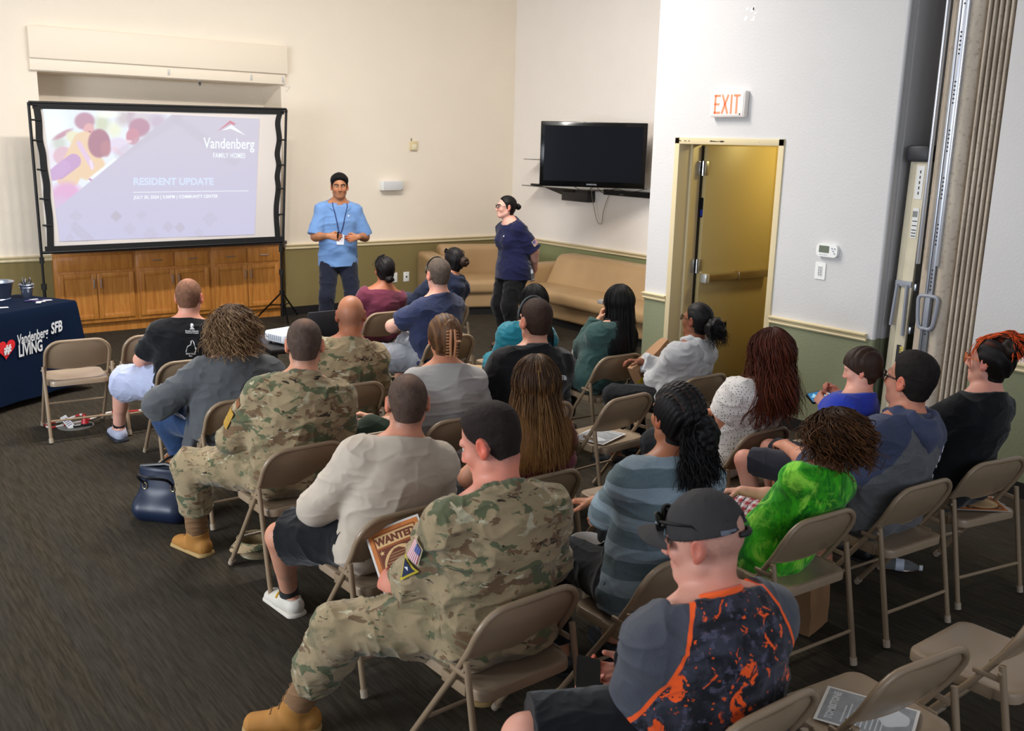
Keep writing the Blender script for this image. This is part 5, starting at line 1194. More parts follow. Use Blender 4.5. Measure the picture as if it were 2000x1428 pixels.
            amp = curl*np.clip(t*2.5, 0, 1); pts += np.stack([np.cos(a+cfreq*t*Lk*4)*amp, np.sin(a+cfreq*t*Lk*4)*amp, .4*np.sin(a*2+cfreq*t*Lk*4)*amp], 1)
            pts += (np.array([rng.randn(), rng.randn(), 0])*jit)*t[:, None]**1.5
            out.append(pts); rr.append(r*(.7+.6*rng.rand())*(1-(1-tap)*t**1.6)*np.where(np.arange(N_) == 0, .5, 1)); a0.append(rng.rand())
        out = np.array(out); rr = np.array(rr)
        if push:
            sh = out.shape; fl = out.reshape(-1, 3)
            if hasattr(s, 'SF'): fl = s.SF.push(fl, .010, 4)
            fl = s.BF.push(fl, .006, 3); out = fl.reshape(sh)
        P, Q = hair_locks(out, rr, flat); sides = 5; t = np.tile(np.repeat(np.linspace(0, 1, m), sides), n); a = np.repeat(np.array(a0), m*sides)
        c = cols(t, a, P) if cols else s.hairc_cols(a); return np_mesh(name, P, Q, M_HAIR, parent or s.root, np.clip(c, 0, 1))
    def hairc_cols(s, a): return np.array(s.hairc)[None]*(.7+.7*a[:, None])
    def ball(s, name, c, rads, m, parent=None, noise=.003, nsc=60, col=None, seed=1, axes=None, vox=.005, fold=None):
        F = Field(); F.ell(c, np.eye(3) if axes is None else axes, rads); F.grid(vox); P, Q = F.mesh(); N = vnormals(P, Q); P = P+N*(noise*vnoise(P, nsc, seed))[:, None]
        cl = None
        if col is not None: cl = np.clip(np.array(lin(col))[None]*(1+.25*vnoise(P, (160, 160, 40), 3)[:, None]), 0, 1)
        return np_mesh(name, P, Q, m, parent or s.root, cl)
    def hood(s, m, seed=5, drop=.10, w=.085):
        K = s.k; F = Field(); n = s.N+s.a*.01; bk = -s.fw
        ring = [n+s.lat*x*K+s.fw*y*K+s.a*z*K for x, y, z in ((-.062, .055, -.01), (-.085, .0, .012), (-.070, -.062, .015), (0, -.095, .010), (.070, -.062, .015), (.085, .0, .012), (.062, .055, -.01))]
        for a, b in zip(ring[:-1], ring[1:]): F.rc(a, b, .026*K, .026*K, .02)
        F.erc(n+bk*.085*K-s.a*.01, n+bk*.125*K-s.a*drop*.6*K, (.098*K, .040*K), (.075*K, .032*K), s.lat, .03); F.erc(n+bk*.125*K-s.a*drop*.6*K, n+bk*.130*K-s.a*drop*1.25*K, (.075*K, .032*K), (.018*K, .020*K), s.lat, .03); F.ell(n+bk*.075*K+s.a*.050, np.eye(3), (.060*K, .045*K, .045*K), .02, 's')
        return s.garment('hood', F, m, .005, (10, 10, 16), seed, vox=.006)
    def glasses(s, m, lens=None, temple=True, up=0.0, r=.0022, w=.022, hgt=.016, back=0.0, tilt=0.0, name='glasses', y=.112):
        K = s.k; b = MB(); h = lambda x, yy, z: s.h2l(x, yy+back, z+up+tilt*(yy-.05))
        for e in (-1, 1):
            ring = [h(e*.033+w*math.cos(a), y-.012*abs(math.cos(a))*(1 if math.cos(a)*e > 0 else 0), hgt*math.sin(a)*(1-.15*math.cos(2*a))) for a in np.linspace(0, 2*math.pi, 20, endpoint=False)]; b.tube(ring, r*K, 6, closed=True)
            if temple: b.tube([h(e*.056, y-.014, .006), h(e*.078, .05, .008), h(e*.083, -.005, .006), h(e*.082, -.03, -.012)], r*K, 6)
        b.tube([h(-.012, y, .003), h(0, y+.004, .006), h(.012, y, .003)], r*K, 6); o = b.build(name, m, s.root)
        if lens:
            b = MB()
            for e in (-1, 1): b.add([h(e*.033+w*math.cos(a), y-.012*abs(math.cos(a))*(1 if math.cos(a)*e > 0 else 0)-.001, hgt*math.sin(a)*(1-.15*math.cos(2*a))) for a in np.linspace(0, 2*math.pi, 20, endpoint=False)], [tuple(range(20))])
            b.build('lens', lens, o)
        return o
    def band(s, m, y=.015, r=.006, grow=.012, name='sunglasses_band', lo=.0):
        K = s.k; b = MB(); pts = [s.h2l((.0765+grow)*math.sin(a), y, .024+(.092+grow)*math.cos(a)) for a in np.linspace(-1.75, 1.75, 28)]; b.tube(pts, r*K, 8); return b.build(name, m, s.root)
    def decal(s, obj, geo, M, m, name='print', off=.002, parent=None, sub=0, fit=None):
        """drops flat lettering along its own -z onto a garment"""
        from mathutils.bvhtree import BVHTree
        me = obj.data; bv = BVHTree.FromPolygons([v.co[:] for v in me.vertices], [tuple(p.vertices) for p in me.polygons]); vs, fs = geo
        bm = bmesh.new(); V = [bm.verts.new(v) for v in vs]
        for f in fs:
            try: bm.faces.new([V[i] for i in f])
            except Exception: pass
        if sub:
            bmesh.ops.triangulate(bm, faces=bm.faces[:]); bmesh.ops.subdivide_edges(bm, edges=bm.edges[:], cuts=sub, use_grid_fill=False)
        z = (M.to_3x3() @ Vector((0, 0, 1))).normalized(); bm.verts.index_update(); P0 = []; T0 = []; L0 = []
        for v in bm.verts:
            p = M @ v.co; hit = bv.ray_cast(p+z*.15, -z, .4); P0.append(p); L0.append((v.co.x, v.co.y)); T0.append((hit[0]-p).dot(z) if hit[0] is not None else 0.0)
        T0 = np.array(T0)
        if fit is not None:            # a stiff patch: follows the cloth only as a smooth bowed sheet
            if fit.get('k') is None:
                u = np.array([(x, y) for x in np.linspace(-1, 1, 7)*fit['w']/2 for y in np.linspace(-1, 1, 7)*fit['h']/2]); t = []
                for x, y in u: p = M @ Vector((x, y, 0)); hit = bv.ray_cast(p+z*.15, -z, .4); t.append((hit[0]-p).dot(z) if hit[0] is not None else 0.0)
                f_ = lambda q: np.stack([np.ones(len(q)), q[:, 0], q[:, 1], q[:, 0]**2, q[:, 0]*q[:, 1], q[:, 1]**2], 1); k = np.linalg.lstsq(f_(u), np.array(t), rcond=None)[0]; fit['k'] = k; fit['r'] = max(0, float(np.max(np.array(t)-f_(u)@k)))*.9
            q = np.array(L0); T0 = np.stack([np.ones(len(q)), q[:, 0], q[:, 1], q[:, 0]**2, q[:, 0]*q[:, 1], q[:, 1]**2], 1)@fit['k']+fit['r']
        out = [(p+z*(t+off))[:] for p, t in zip(P0, T0)]
        fs2 = [[v.index for v in f.verts] for f in bm.faces]; bm.free(); b = MB(); b.add(out, fs2); return b.build(name, m, parent or obj, normals=False)
def F_push(s, pts, sd, inf):
    F = Field(); s.foot(F, sd, inf); A = s.A[sd]; F.rc(A, A+(s.K[sd]-A)*.38, .044*s.k+inf, .050*s.k+inf, .02); F.grid(.006); P = np.array(pts, float)
    for _ in range(5):
        d = F.sample(P); g = F.grad(P); g /= np.linalg.norm(g, axis=1)[:, None]+1e-6; P = P-g*(d-.002)[:, None]
    return P
# ------------------------------------------------------------------ the cast
def W(u, v, y=None, z=None): return ('w', py(u, v, y) if y is not None else pz(u, v, z))
PALE, LIGHT, TAN, BROWN = '#d8a38e', '#cb967a', '#a86f4e', '#74462f'
M_SHOE_B = mat('black_shoe', '#17171a', .5); M_SOLE_B = mat('black_sole', '#101011', .7)
M_BLACKC = cloth_mat('black_cloth', '#111115', bump=.15); M_NAVYP = cloth_mat('navy_trouser_cloth', '#191c2b'); M_JEAN = cloth_mat('blue_denim', '#243a5c', vary=.12)
M_BLKPL = mat('black_plastic', '#0f0f11', .25); M_LENS = mat('clear_lens', '#dfe4e6', .05, trans=.92, ior=1.1); M_DLENS = mat('dark_lens', '#121214', .08)
M_WHITEP = mat('white_fabric_print', '#d9d9dc', .8); M_KHAKI = cloth_mat('khaki_cloth', '#a98d6a')
want = (lambda k: ONLY is None or k in ONLY.split(','))
PEOPLE = {}
def mixc(c, col, w): w = np.clip(w, 0, 1)[:, None]; return c*(1-w)+np.array(lin(col))*w
def std(p, m_shoe=M_SHOE_B): p.shoes(m_shoe, M_SOLE_B); return p
def flag(p, obj, M, w, h):
    """small stars and stripes patch on a sleeve"""
    def rect(x0, y0, x1, y1): return [(x0, y0, 0), (x1, y0, 0), (x1, y1, 0), (x0, y1, 0)], [(0, 1, 2, 3)]
    def strips(L):
        vs, fs = [], []
        for r in L: v, f = rect(*r); n = len(vs); vs += v; fs += [tuple(i+n for i in q) for q in f]
        return vs, fs
    ft = dict(w=w, h=h); bd = .10*h; pt = p.decal(obj, rect(-w/2-bd, -h/2-bd, w/2+bd, h/2+bd), M, mat('patch_border', '#b9aa8c', .8), 'flag_patch', .003, sub=2, fit=ft)
    p.decal(obj, strips([(-w/2, -h/2+h*(2*k)/13, w/2, -h/2+h*(2*k+1)/13) for k in range(7)]), M, mat('flag_red', '#b8505a', .8), 'red_stripe', .0042, pt, 2, ft)
    p.decal(obj, strips([(-w/2, -h/2+h*(2*k+1)/13, w/2, -h/2+h*(2*k+2)/13) for k in range(6)]), M, mat('flag_white', '#dcd3d6', .8), 'white_stripe', .0042, pt, 2, ft)
    p.decal(obj, rect(-w/2, -h/2+h*6/13, -w/2+w*.42, h/2), M, mat('flag_blue', '#3c4a86', .8), 'blue_canton', .0054, pt, 2, ft)
    st = []
    for i in range(4):
        for j in range(3): x, y = -w/2+w*.42*(i+.7)/4.4, -h/2+h*6/13+h*7/13*(j+.6)/3.2; st.append((x-.012*w, y-.012*w, x+.012*w, y+.012*w))
    p.decal(obj, strips(st), M, M_WHITEP, 'star', .0064, pt, 0, ft)
def claw(p, m):
    K = p.k; cl = thing('tmp', None, None); bpy.data.objects.remove(cl)
    for e in (-1, 1):
        b = MB(); sp_ = [p.h2l(e*.014*(1-.3*abs(z)/.07)+.012, -.165+.9*z*z*2, z-.005) for z in np.linspace(-.075, .075, 12)]; b.tube(sp_, .0075*K, 8); o = b.build('hair_claw', m, p.root)
        for z in np.linspace(-.066, .066, 9):
            b = MB(); b.tube(bez([p.h2l(e*.012+.012, -.166+1.8*z*z, z-.005), p.h2l(e*.027+.012, -.162+1.8*z*z, z-.006), p.h2l(e*.032+.012, -.144+1.8*z*z, z-.010)], 4), .0032*K, 6); b.build('tooth', m, o)
    b = MB(); b.box((-.016, -.004, -.02), (.016, .006, .02), .004, M=frame_M(p.h2l(.034, -.172, .010), p.r, p.u)); b.build('clip_thumb_plate', m, p.root)

# ---- standing man
if want('p1'):
    p = Person('man standing by the screen in a light blue polo shirt with a lanyard badge', (4.69, 9.20), yaw=199, H=1.76, head=(663, 364), seated=False, hvec=(6, 0, 0), skin='#a9724f', hairc='#0e0c0c', vox=.006, gw=1.22, gc=1.1, gb=1.05,
               handR=W(641, 461, y=8.98), handL=W(700, 463, y=8.96), elbR=(.55, -.6, -.8), elbL=(-.55, -.6, -.8), hr=dict(d=(-.9, .35, -.1), n=(-.3, -.9, -.2), curl=.6), hl=dict(d=(.9, .35, -.12), n=(.3, -.9, -.2), curl=.6), footL=(-.15, .02, .09), footR=(.17, .10, .09), toeL=(-.25, 1, 0), toeR=(.3, 1, 0))
    PEOPLE['p1'] = p
    p.body(stubble=[('#5a4236', .35, lambda q: np.clip((-.045-q[:, 2])/.03, 0, 1)*np.clip((q[:, 1]-.02)/.03, 0, 1)*np.clip((q[:, 2]+.115)/.02, 0, 1))]); p.brows('#15100e')
    p.hair_cap(T=.007, top=.024, side=.004, fade=.02, noise=.002, col='#0f0d0d', front=[.012, .018, .030, .050, .068, .085, .105, .2])
    sh = p.shirt(cloth_mat('light_blue_knit', '#6789b8', vary=.08, bump=.2), sleeve=.95, inf=.014, name='polo_shirt', hem=.81, flare=.022, folds=.006, hang=.16, collar=-.012, fsc=(6, 6, 10))
    p.trousers(M_NAVYP, end=1.95, inf=.02, folds=.006); std(p)
    C0 = p.N+p.fw*.06
    b = MB()
    for e in (-1, 1): b.tube(p.SF.push(np.array(bez([p.N-p.fw*.03+p.lat*e*.075, p.N+p.fw*.05+p.lat*e*.075-p.a*.02, p.N+p.fw*.12+p.lat*e*.05-p.a*.12, p.N+p.fw*.14+p.lat*e*.02-p.a*.26, p.N+p.fw*.15-p.a*.315], 6)), .006, 5), .005, 6)
    b.build('lanyard', mat('dark_blue_ribbon', '#14235a', .6), p.root)
    o = p.SF.push(np.array([p.N+p.fw*.15-p.a*.37]), .012, 5)[0]; MBD = frame_M(o, -p.lat, p.a); b = MB(); b.prism(rrect(.075, .105, .005), 0, .003, MBD); bd = b.build('badge', mat('white_badge', '#dfe3ea', .35), p.root)
    b = MB()
    for k, (w_, m_) in enumerate(((.04, 0), (.05, 0), (.045, 0), (.03, 0))): b.prism([(x, y+.02-k*.014) for x, y in rrect(w_, .004, .001)], .003, .0034, MBD)
    b.build('print', mat('pink_print', '#c08a92', .7), bd)
    b = MB()
    for e in (-1, 1):
        q = [p.N+p.fw*.055+p.lat*e*.02-p.a*.045, p.N+p.fw*.04+p.lat*e*.07-p.a*.0, p.N+p.fw*.09+p.lat*e*.10-p.a*.055, p.N+p.fw*.10+p.lat*e*.065-p.a*.085]; q = p.SF.push(np.array(q), .010, 5); b.add(q, [(0, 1, 2, 3)]); b.add(q-p.fw*.005, [(0, 1, 2, 3)])
    b.build('collar_point', sh.data.materials[0], sh)
    Mg = frame_M(p.U+p.fw*.12-p.lat*.085-p.a*.05, -p.lat, p.a); p.decal(sh, ([(-.008, -.008, 0), (.008, -.008, 0), (.010, .006, 0), (-.004, .008, 0)], [(0, 1, 2, 3)]), Mg, M_WHITEP, 'chest_logo', .002)
    b = MB(); h0 = p.Wr['R']+p.hand['R'][0]*.09; b.tube([h0+V3(.0, .0, -.02), h0+V3(-.01, .02, .055)], .009, 8); o = b.build('presentation_clicker', M_BLKPL); o.matrix_world = p.root.matrix_basis; tag(o, 'black presentation clicker in the hand of the man in the light blue polo', 'clicker')
# ---- standing woman
if want('p2'):
    p = Person('woman standing in a navy polo and black trousers with her hands behind her back', (6.07, 7.99), yaw=272, H=1.63, head=(989, 404), seated=False, hvec=(20, 2, 0), skin='#d9a593', hairc='#0d0b0c', vox=.006, gw=1.38, gc=1.18, gb=1.22, fem=True, limb=1.1,
               handL=(-.09, -.20, .83), handR=(.05, -.22, .84), elbL=(-.9, -.5, -.2), elbR=(.9, -.5, -.2), footL=(-.12, .04, .085), footR=(.12, -.02, .085), hl=dict(d=(.5, -.2, -.7), n=(.3, .8, 0), curl=.9))
    PEOPLE['p2'] = p; p.body(); p.brows('#1a1412')
    p.hair_cap(T=.007, fade=.015, noise=.0012, col='#120f10', nape=-.07, groove=lambda q: np.sin(q[:, 0]*260+q[:, 2]*60), m=M_HAIR, front=[.010, .014, .022, .035, .052, .068, .085, .2])
    p.ball('hair_bun', p.h2l(0, -.135, .005), (.030, .026, .032), M_HAIR, col='#100d0e', noise=.005)
    p.glasses(M_BLKPL, M_LENS, r=.003)
    sh = p.shirt(cloth_mat('navy_knit', '#15183a', bump=.15), sleeve=.98, inf=.014, name='polo_shirt', hem=.74, flare=.022, folds=.006, hang=.14, collar=-.005)
    p.trousers(cloth_mat('black_trouser_cloth', '#0e0e11'), end=1.93, inf=.022, folds=.007); p.shoes(mat('brown_leather_boot', '#5d4636', .6), M_SOLE_B, 'boot')
    E = p.S['L']+(p.E['L']-p.S['L'])*.72; d = unit(p.E['L']-p.S['L']); out = unit(-p.lat-p.fw*.35-d*(-p.lat@d)); flag(p, sh, frame_M(E, np.cross(unit(-d), out), unit(-d)), .078, .050)
    Mg = frame_M(p.U+p.fw*.14-p.lat*.07-p.a*.06, -p.lat, p.a); p.decal(sh, ([(-.006, -.006, 0), (.006, -.006, 0), (.006, .006, 0), (-.006, .006, 0)], [(0, 1, 2, 3)]), Mg, M_WHITEP, 'chest_logo', .003)
    b = MB(); o = p.Hp['L']+p.fw*.10-p.lat*.05; b.tube([o+V3(0, 0, .02), o+V3(-.01, .015, -.05), o+V3(0, .02, -.12)], .0045, 6); b.build('key_strap', mat('white_key_strap', '#c9c9cc', .5), p.root)
# ---- front row
if want('p3'):
    p = Person('woman with a low dark bun and a wide-necked maroon top near the front', (4.03, 7.17), yaw=8, H=1.62, head=(752, 527), hvec=(0, 0, 0), skin='#a56a4c', hairc='#0f0c0c', vox=.0065, fem=True, hy=.075)
    p.body(); p.hair_cap(T=.012, fade=.012, noise=.0016, col='#141011', nape=-.085, m=M_HAIR, groove=lambda q: np.sin(q[:, 0]*180+q[:, 2]*90), front=[.03, .035, .045, .055, .065, .078, .1, .2])
    p.ball('hair_bun', p.h2l(.02, -.105, -.075), (.040, .032, .032), M_HAIR, col='#151111', noise=.007)
    p.locks(n=24, L=.13, r=.0018, cols=lambda t, a, P: np.array(lin('#171213'))[None]*np.ones((len(P), 1)), phi=(4.6, 5.6), seed=4, jit=.02, grow=.014)
    p.shirt(cloth_mat('maroon_knit', '#6b2f42'), sleeve=.9, inf=.012, name='top', neck=-.055, folds=.005); p.trousers(M_BLACKC); std(p)
if want('p5'):
    p = Person('woman in a navy hooded sweatshirt, sunglasses on her dark pinned-up hair', (4.685, 7.25), yaw=-4, H=1.64, head=(886, 509), hvec=(-6, 0, 0), skin='#b98266', hairc='#171213', vox=.0065, fem=True, hy=.075, gw=1.1, handL=(-.14, .32, .70))
    p.body(); p.hair_cap(T=.012, fade=.012, noise=.0016, col='#151112', nape=-.085, m=M_HAIR, groove=lambda q: np.sin(q[:, 0]*200))
    p.ball('hair_bun', p.h2l(.02, -.135, .0), (.042, .036, .046), M_HAIR, col='#33241c', noise=.008)
    p.glasses(M_BLKPL, M_DLENS, up=.085, back=-.035, r=.0035, w=.026, hgt=.02, name='sunglasses')
    m = cloth_mat('navy_fleece', '#1b2338'); p.shirt(m, sleeve=1.95, inf=.022, name='hooded_sweatshirt', folds=.008, loose=.012, cuff=True); p.hood(m); p.trousers(M_BLACKC); std(p)
if want('p4'):
    p = Person('man in a navy T-shirt and grey shorts with a dark band over his cropped hair', (3.90, 6.05), yaw=-12, H=1.78, head=(856, 536), hdd=-.02, hvec=(-8, 2, 0), skin='#d7a390', hairc='#4a4038', vox=.006, hy=.075, gw=1.35, gc=1.18,
               footL=(-.25, .40, .09), kneeL=(-.8, .4, .9), footR=(.05, .48, .09), handL=(-.02, .40, .72), elbL=(-1, .2, -.35), handR=(.08, .38, .70))
    p.body(fade=('#5f5148', .6, -.088)); p.hair_cap(T=.004, top=.008, fade=.03, noise=.001, nsc=160, nape=-.07, col='#574b42'); p.band(M_BLKPL, y=.03, grow=.008, r=.005)
    p.shirt(cloth_mat('navy_heather_knit', '#2c3350'), sleeve=.72, inf=.014, name='t_shirt', flare=.022, folds=.006); p.trousers(cloth_mat('grey_shorts_cloth', '#85878e'), end=.95, inf=.026, name='shorts', flare=.022, folds=.008); std(p)
# ---- second row
if want('p6'):
    p = Person('man in a black T-shirt with white back print and pale grey shorts', (2.054, 6.23), yaw=12, H=1.76, head=(369, 580), hvec=(-8, -2, 0), skin='#dda48f', hairc='#6b4a38', vox=.006, hy=.075, gw=1.22, gc=1.12,
               footL=('w', V3(1.80, 6.90, .09)), kneeL=(-.7, .3, .7), toeL=(-.18, 1, 0), footR=(.14, .52, .09), handL=(-.02, .34, .66), elbL=(-1, -.15, -.4))
    p.body(fade=('#8a6350', .55, -.085), blush=1.3); p.hair_cap(T=.0035, top=.004, fade=.035, noise=.0008, nsc=180, nape=-.07, col='#75523f', colfn=lambda q, c: mixc(c, '#c98f78', .55*np.exp(-((q[:, 1]+.03)/.035)**2-((q[:, 0])/.04)**2)*(q[:, 2] > .08)))
    sh = p.shirt(M_BLACKC, sleeve=.72, inf=.014, name='t_shirt', flare=.02, folds=.006); p.trousers(cloth_mat('pale_grey_shorts_cloth', '#aab0cb'), end=.98, inf=.03, name='shorts', flare=.03, folds=.009)
    p.shoes(mat('pale_grey_trainer', '#9fa3b6', .6), mat('dark_rubber_sole', '#20222a', .7)); 
    for sd in 'LR': b = MB(); A = p.A[sd]; d = unit(p.K[sd]-A); b.tube([A-d*.02, A+d*.045], [.044, .042], 12); b.build('sock', M_BLACKC, p.root)
    Mb = frame_M(p.Ch-p.fw*.15+p.lat*.01+p.a*.09, p.lat, p.a)
    p.decal(sh, ([(x, y+.035, 0) for x, y in [(-.016, -.012), (.016, -.012), (.012, -.004), (.004, .0), (.009, .010), (.006, .022), (-.004, .026), (-.011, .018), (-.009, .008), (-.013, .004), (-.007, .0), (-.012, -.006)]], [tuple(range(12))]), Mb, M_WHITEP, 'print')
    p.decal(sh, text_geo("St. Jude Children's\nResearch Hospital", .011, .0004, align='CENTER'), Mb @ Matrix.Translation((0, .010, 0)), M_WHITEP, 'lettering')
    p.decal(sh, ([(x, y-.085, 0) for x, y in [(-.034, -.036), (.03, -.036), (.034, -.008), (.020, .006), (.016, .030), (.004, .044), (-.008, .036), (-.008, .016), (-.026, .004)]], [tuple(range(9))]), Mb, M_WHITEP, 'print')
    p.decal(sh, text_geo("2024 Walk\nRun", .014, .0005, align='CENTER'), Mb @ Matrix.Translation((0, -.135, 0)), M_WHITEP, 'lettering')
# ---- third row
def curly_cols(dark, lite):
    d, l = np.array(lin(dark)), np.array(lin(lite)); return lambda t, a, P: d[None]*(1-(a*t)[:, None])+l[None]*(a*t)[:, None]
if want('p7'):
    p = Person('woman with curly shoulder-length brown hair in a long charcoal cardigan', (1.972, 5.15), yaw=14, H=1.70, head=(458, 648), hvec=(4, 0, 0), skin=PALE, hairc='#5d4a38', vox=.006, fem=True, hy=.075, gw=1.75, gc=1.38, gb=1.3, sh=1.22, limb=1.2,
               handL=W(352, 762, y=5.50), elbL=(-1, -.5, -.5), footL=(-.20, .36, .09), kneeL=(-.6, .4, .9))
    p.body(); p.hair_cap(T=.020, fade=.01, noise=.008, nsc=40, col='#4a3827', nape=-.10, m=M_HAIR, front=[.02, .03, .04, .05, .065, .08, .1, .2])
    m = cloth_mat('charcoal_knit', '#4d4f52', bump=.3); p.shirt(m, sleeve=1.92, inf=.020, name='cardigan', folds=.009, loose=.012, cuff=True)
    p.locks(n=1500, L=.235, r=.0030, m=28, curl=.014, cfreq=18, spread=.03, cols=curly_cols('#4a3423', '#a3835f'), seed=11, jit=.03, inner=.32, tap=.5, face=.33, lenvar=.3)
    F = Field(); F.erc(p.P+V3(-.20, .06, .05), p.P+V3(-.27, .10, -.26), (.03, .10), (.022, .15), V3(1, 0, 0), .03); F.erc(p.P+V3(-.10, -.06, -.02), p.P+V3(-.22, .03, -.02), (.05, .12), (.04, .14), V3(1, 0, 0), .05); p.garment('cardigan_panel', F, m, .008, (10, 10, 6), 8)
    p.trousers(M_JEAN, inf=.018); std(p)
if want('p8'):
    p = Person('bald soldier in camouflage uniform beside the projector table', (2.625, 5.14), yaw=14, H=1.78, head=(685, 615), hvec=(0, 0, 0), skin='#ad7050', vox=.006, hy=.075, gw=1.3, gc=1.15)
    p.body(stubble=[('#6d5550', .45, lambda q: np.clip((q[:, 2]+.07)/.03, 0, 1)*np.clip((.055-q[:, 2])/.05, 0, 1)*np.clip((.02-q[:, 1])/.03, 0, 1))])
    p.shirt(M_CAMO, sleeve=1.95, inf=.020, name='uniform_jacket', collar=.0, loose=.014, folds=.010); p.trousers(M_CAMO, end=1.62, inf=.024, folds=.009, flare=.01); p.shoes(M_BOOT, M_BOOTSOLE, 'boot', M_BOOTSHAFT)
if want('p11'):
    p = Person('black-haired woman in a teal top, mostly hidden by the man in black', (3.98, 5.13), yaw=4, H=1.64, head=(1040, 592), hvec=(0, 0, 0), skin='#b07a5c', hairc='#0d0b0b', vox=.0065, fem=True, hy=.075, gw=1.25, gc=1.15, handL=(-.06, .28, .62), elbL=(-.4, -.2, -1))
    p.body(); p.hair_cap(T=.012, fade=.01, noise=.002, col='#100d0d', m=M_HAIR); m = cloth_mat('teal_satin', '#146a7a', rough=.55); p.shirt(m, sleeve=1.95, inf=.018, name='blouse', folds=.009, loose=.02)
    p.locks(n=500, L=.42, r=.003, cols=lambda t, a, P: np.array(lin('#0f0c0c'))[None]*(.7+.6*a[:, None]), seed=6); p.trousers(M_KHAKI, inf=.018); std(p)
if want('p13'):
    p = Person('woman with long straight black hair and glasses in a dark green sweatshirt', (4.56, 4.93), yaw=-8, H=1.66, head=(1207, 592), hvec=(-6, -2, 0), skin='#cf9c80', hairc='#0b0a0a', vox=.006, fem=True, hy=.075, gw=1.3, gc=1.15, gb=1.1,
               handL=W(1171, 625, y=5.12), elbL=(-.5, .3, -1), hl=dict(d=(.25, -.1, .9), n=(.5, -.6, .3), curl=1.1), handR=(.12, .20, .60))
    p.body(); p.brows('#181210'); p.hair_cap(T=.012, fade=.01, noise=.001, col='#0d0b0b', m=M_HAIR, nape=-.1, front=[.03, .04, .05, .06, .07, .082, .1, .2]); p.glasses(M_BLKPL, M_LENS, r=.0026)
    p.shirt(cloth_mat('dark_green_fleece', '#2c4643'), sleeve=1.93, inf=.022, name='sweatshirt', folds=.009, loose=.014, cuff=True)
    p.locks(n=2000, L=.50, r=.0034, m=20, flat=.35, cols=lambda t, a, P: np.array(lin('#0e0c0c'))[None]*(.6+.7*a[:, None]), seed=7, jit=.012, grow=.015, face=.30, lenvar=.12, inner=.05)
    p.trousers(M_BLACKC, inf=.018); std(p)
# ---- fourth row
if want('p9'):
    p = Person('soldier in camouflage uniform and tan boots with one knee out beside the navy handbag', (1.878, 4.20), yaw=16, H=1.80, head=(595, 672), hvec=(0, 0, 0), skin=LIGHT, hairc='#3d2f28', vox=.0055, hy=.075,
               footL=('w', V3(1.585, 4.72, .088)), kneeL=(-.9, .4, .5), toeL=(-.62, 1, 0), handL=(-.03, .30, .70), elbL=(-1, -.45, -.35), gw=1.32, gc=1.16, sh=1.04)
    p.body(fade=('#5a463c', .6, -.09)); p.hair_cap(T=.0022, top=.006, fade=.04, noise=.001, nsc=160, nape=-.072, col='#4d3d35', colfn=lambda q, c: mixc(c, '#a0745c', .55*np.exp(-((q[:, 1]+.035)/.03)**2-((q[:, 0]-.01)/.03)**2)*(q[:, 2] > .085)))
    sh = p.shirt(M_CAMO, sleeve=1.95, inf=.020, name='uniform_jacket', collar=.0, loose=.014, folds=.010); p.trousers(M_CAMO, end=1.62, inf=.028, folds=.010, flare=.012); p.shoes(M_BOOT, M_BOOTSOLE, 'boot', M_BOOTSHAFT)
    d = unit(p.E['L']-p.S['L']); out = unit(-p.lat-p.fw*.1-d*(-p.lat@d)); y_ = unit(-d); x_ = np.cross(y_, out); M_YEL = mat('yellow_patch', '#a8812e', .8)
    for f_, hh_, nm, mm in ((.28, .03, 'tab_patch', mat('rust_patch', '#7c4a2a', .8)), (.62, .10, 'unit_patch', M_YEL)):
        q = p.S['L']+(p.E['L']-p.S['L'])*f_; p.decal(sh, ([(-.03, -hh_/2, 0), (.03, -hh_/2, 0), (.03, hh_/2, 0), (-.03, hh_/2, 0)], [(0, 1, 2, 3)]), frame_M(q, x_, y_), mm, nm, .003, sub=2, fit=dict(w=.06, h=hh_))
if want('p10'):
    p = Person('woman in a pale grey T-shirt with brown hair twisted up in a tan hair claw', (2.76, 4.21), yaw=16, H=1.70, head=(868, 658), hvec=(0, 0, 0), skin='#c78b6d', hairc='#4d3320', vox=.006, fem=True, hy=.075, gw=1.25, gc=1.15, sh=1.06)
    p.body(); gr = lambda q: np.sin(q[:, 2]*40+np.abs(q[:, 0])*230)
    p.hair_cap(T=.016, fade=.014, noise=.0018, col='#4f3522', m=M_HAIR, nape=-.078, groove=gr, colfn=lambda q, c: mixc(c, '#8a6340', .5*np.clip(np.sin(q[:, 0]*170+q[:, 2]*30), 0, 1)), front=[.012, .018, .028, .045, .064, .08, .1, .2])
    p.ball('hair_twist', p.h2l(.012, -.112, .022), (.050, .042, .092), M_HAIR, col='#5a3d27', noise=.004, axes=np.stack([p.r, p.f, p.u]), nsc=(120, 120, 20)); claw(p, mat('tan_acetate', '#b07c58', .25))
    p.shirt(cloth_mat('pale_grey_knit', '#a9a5a2'), sleeve=.55, inf=.012, name='t_shirt', neck=-.01, folds=.006, fsc=(5, 5, 22)); p.trousers(M_BLACKC); std(p)
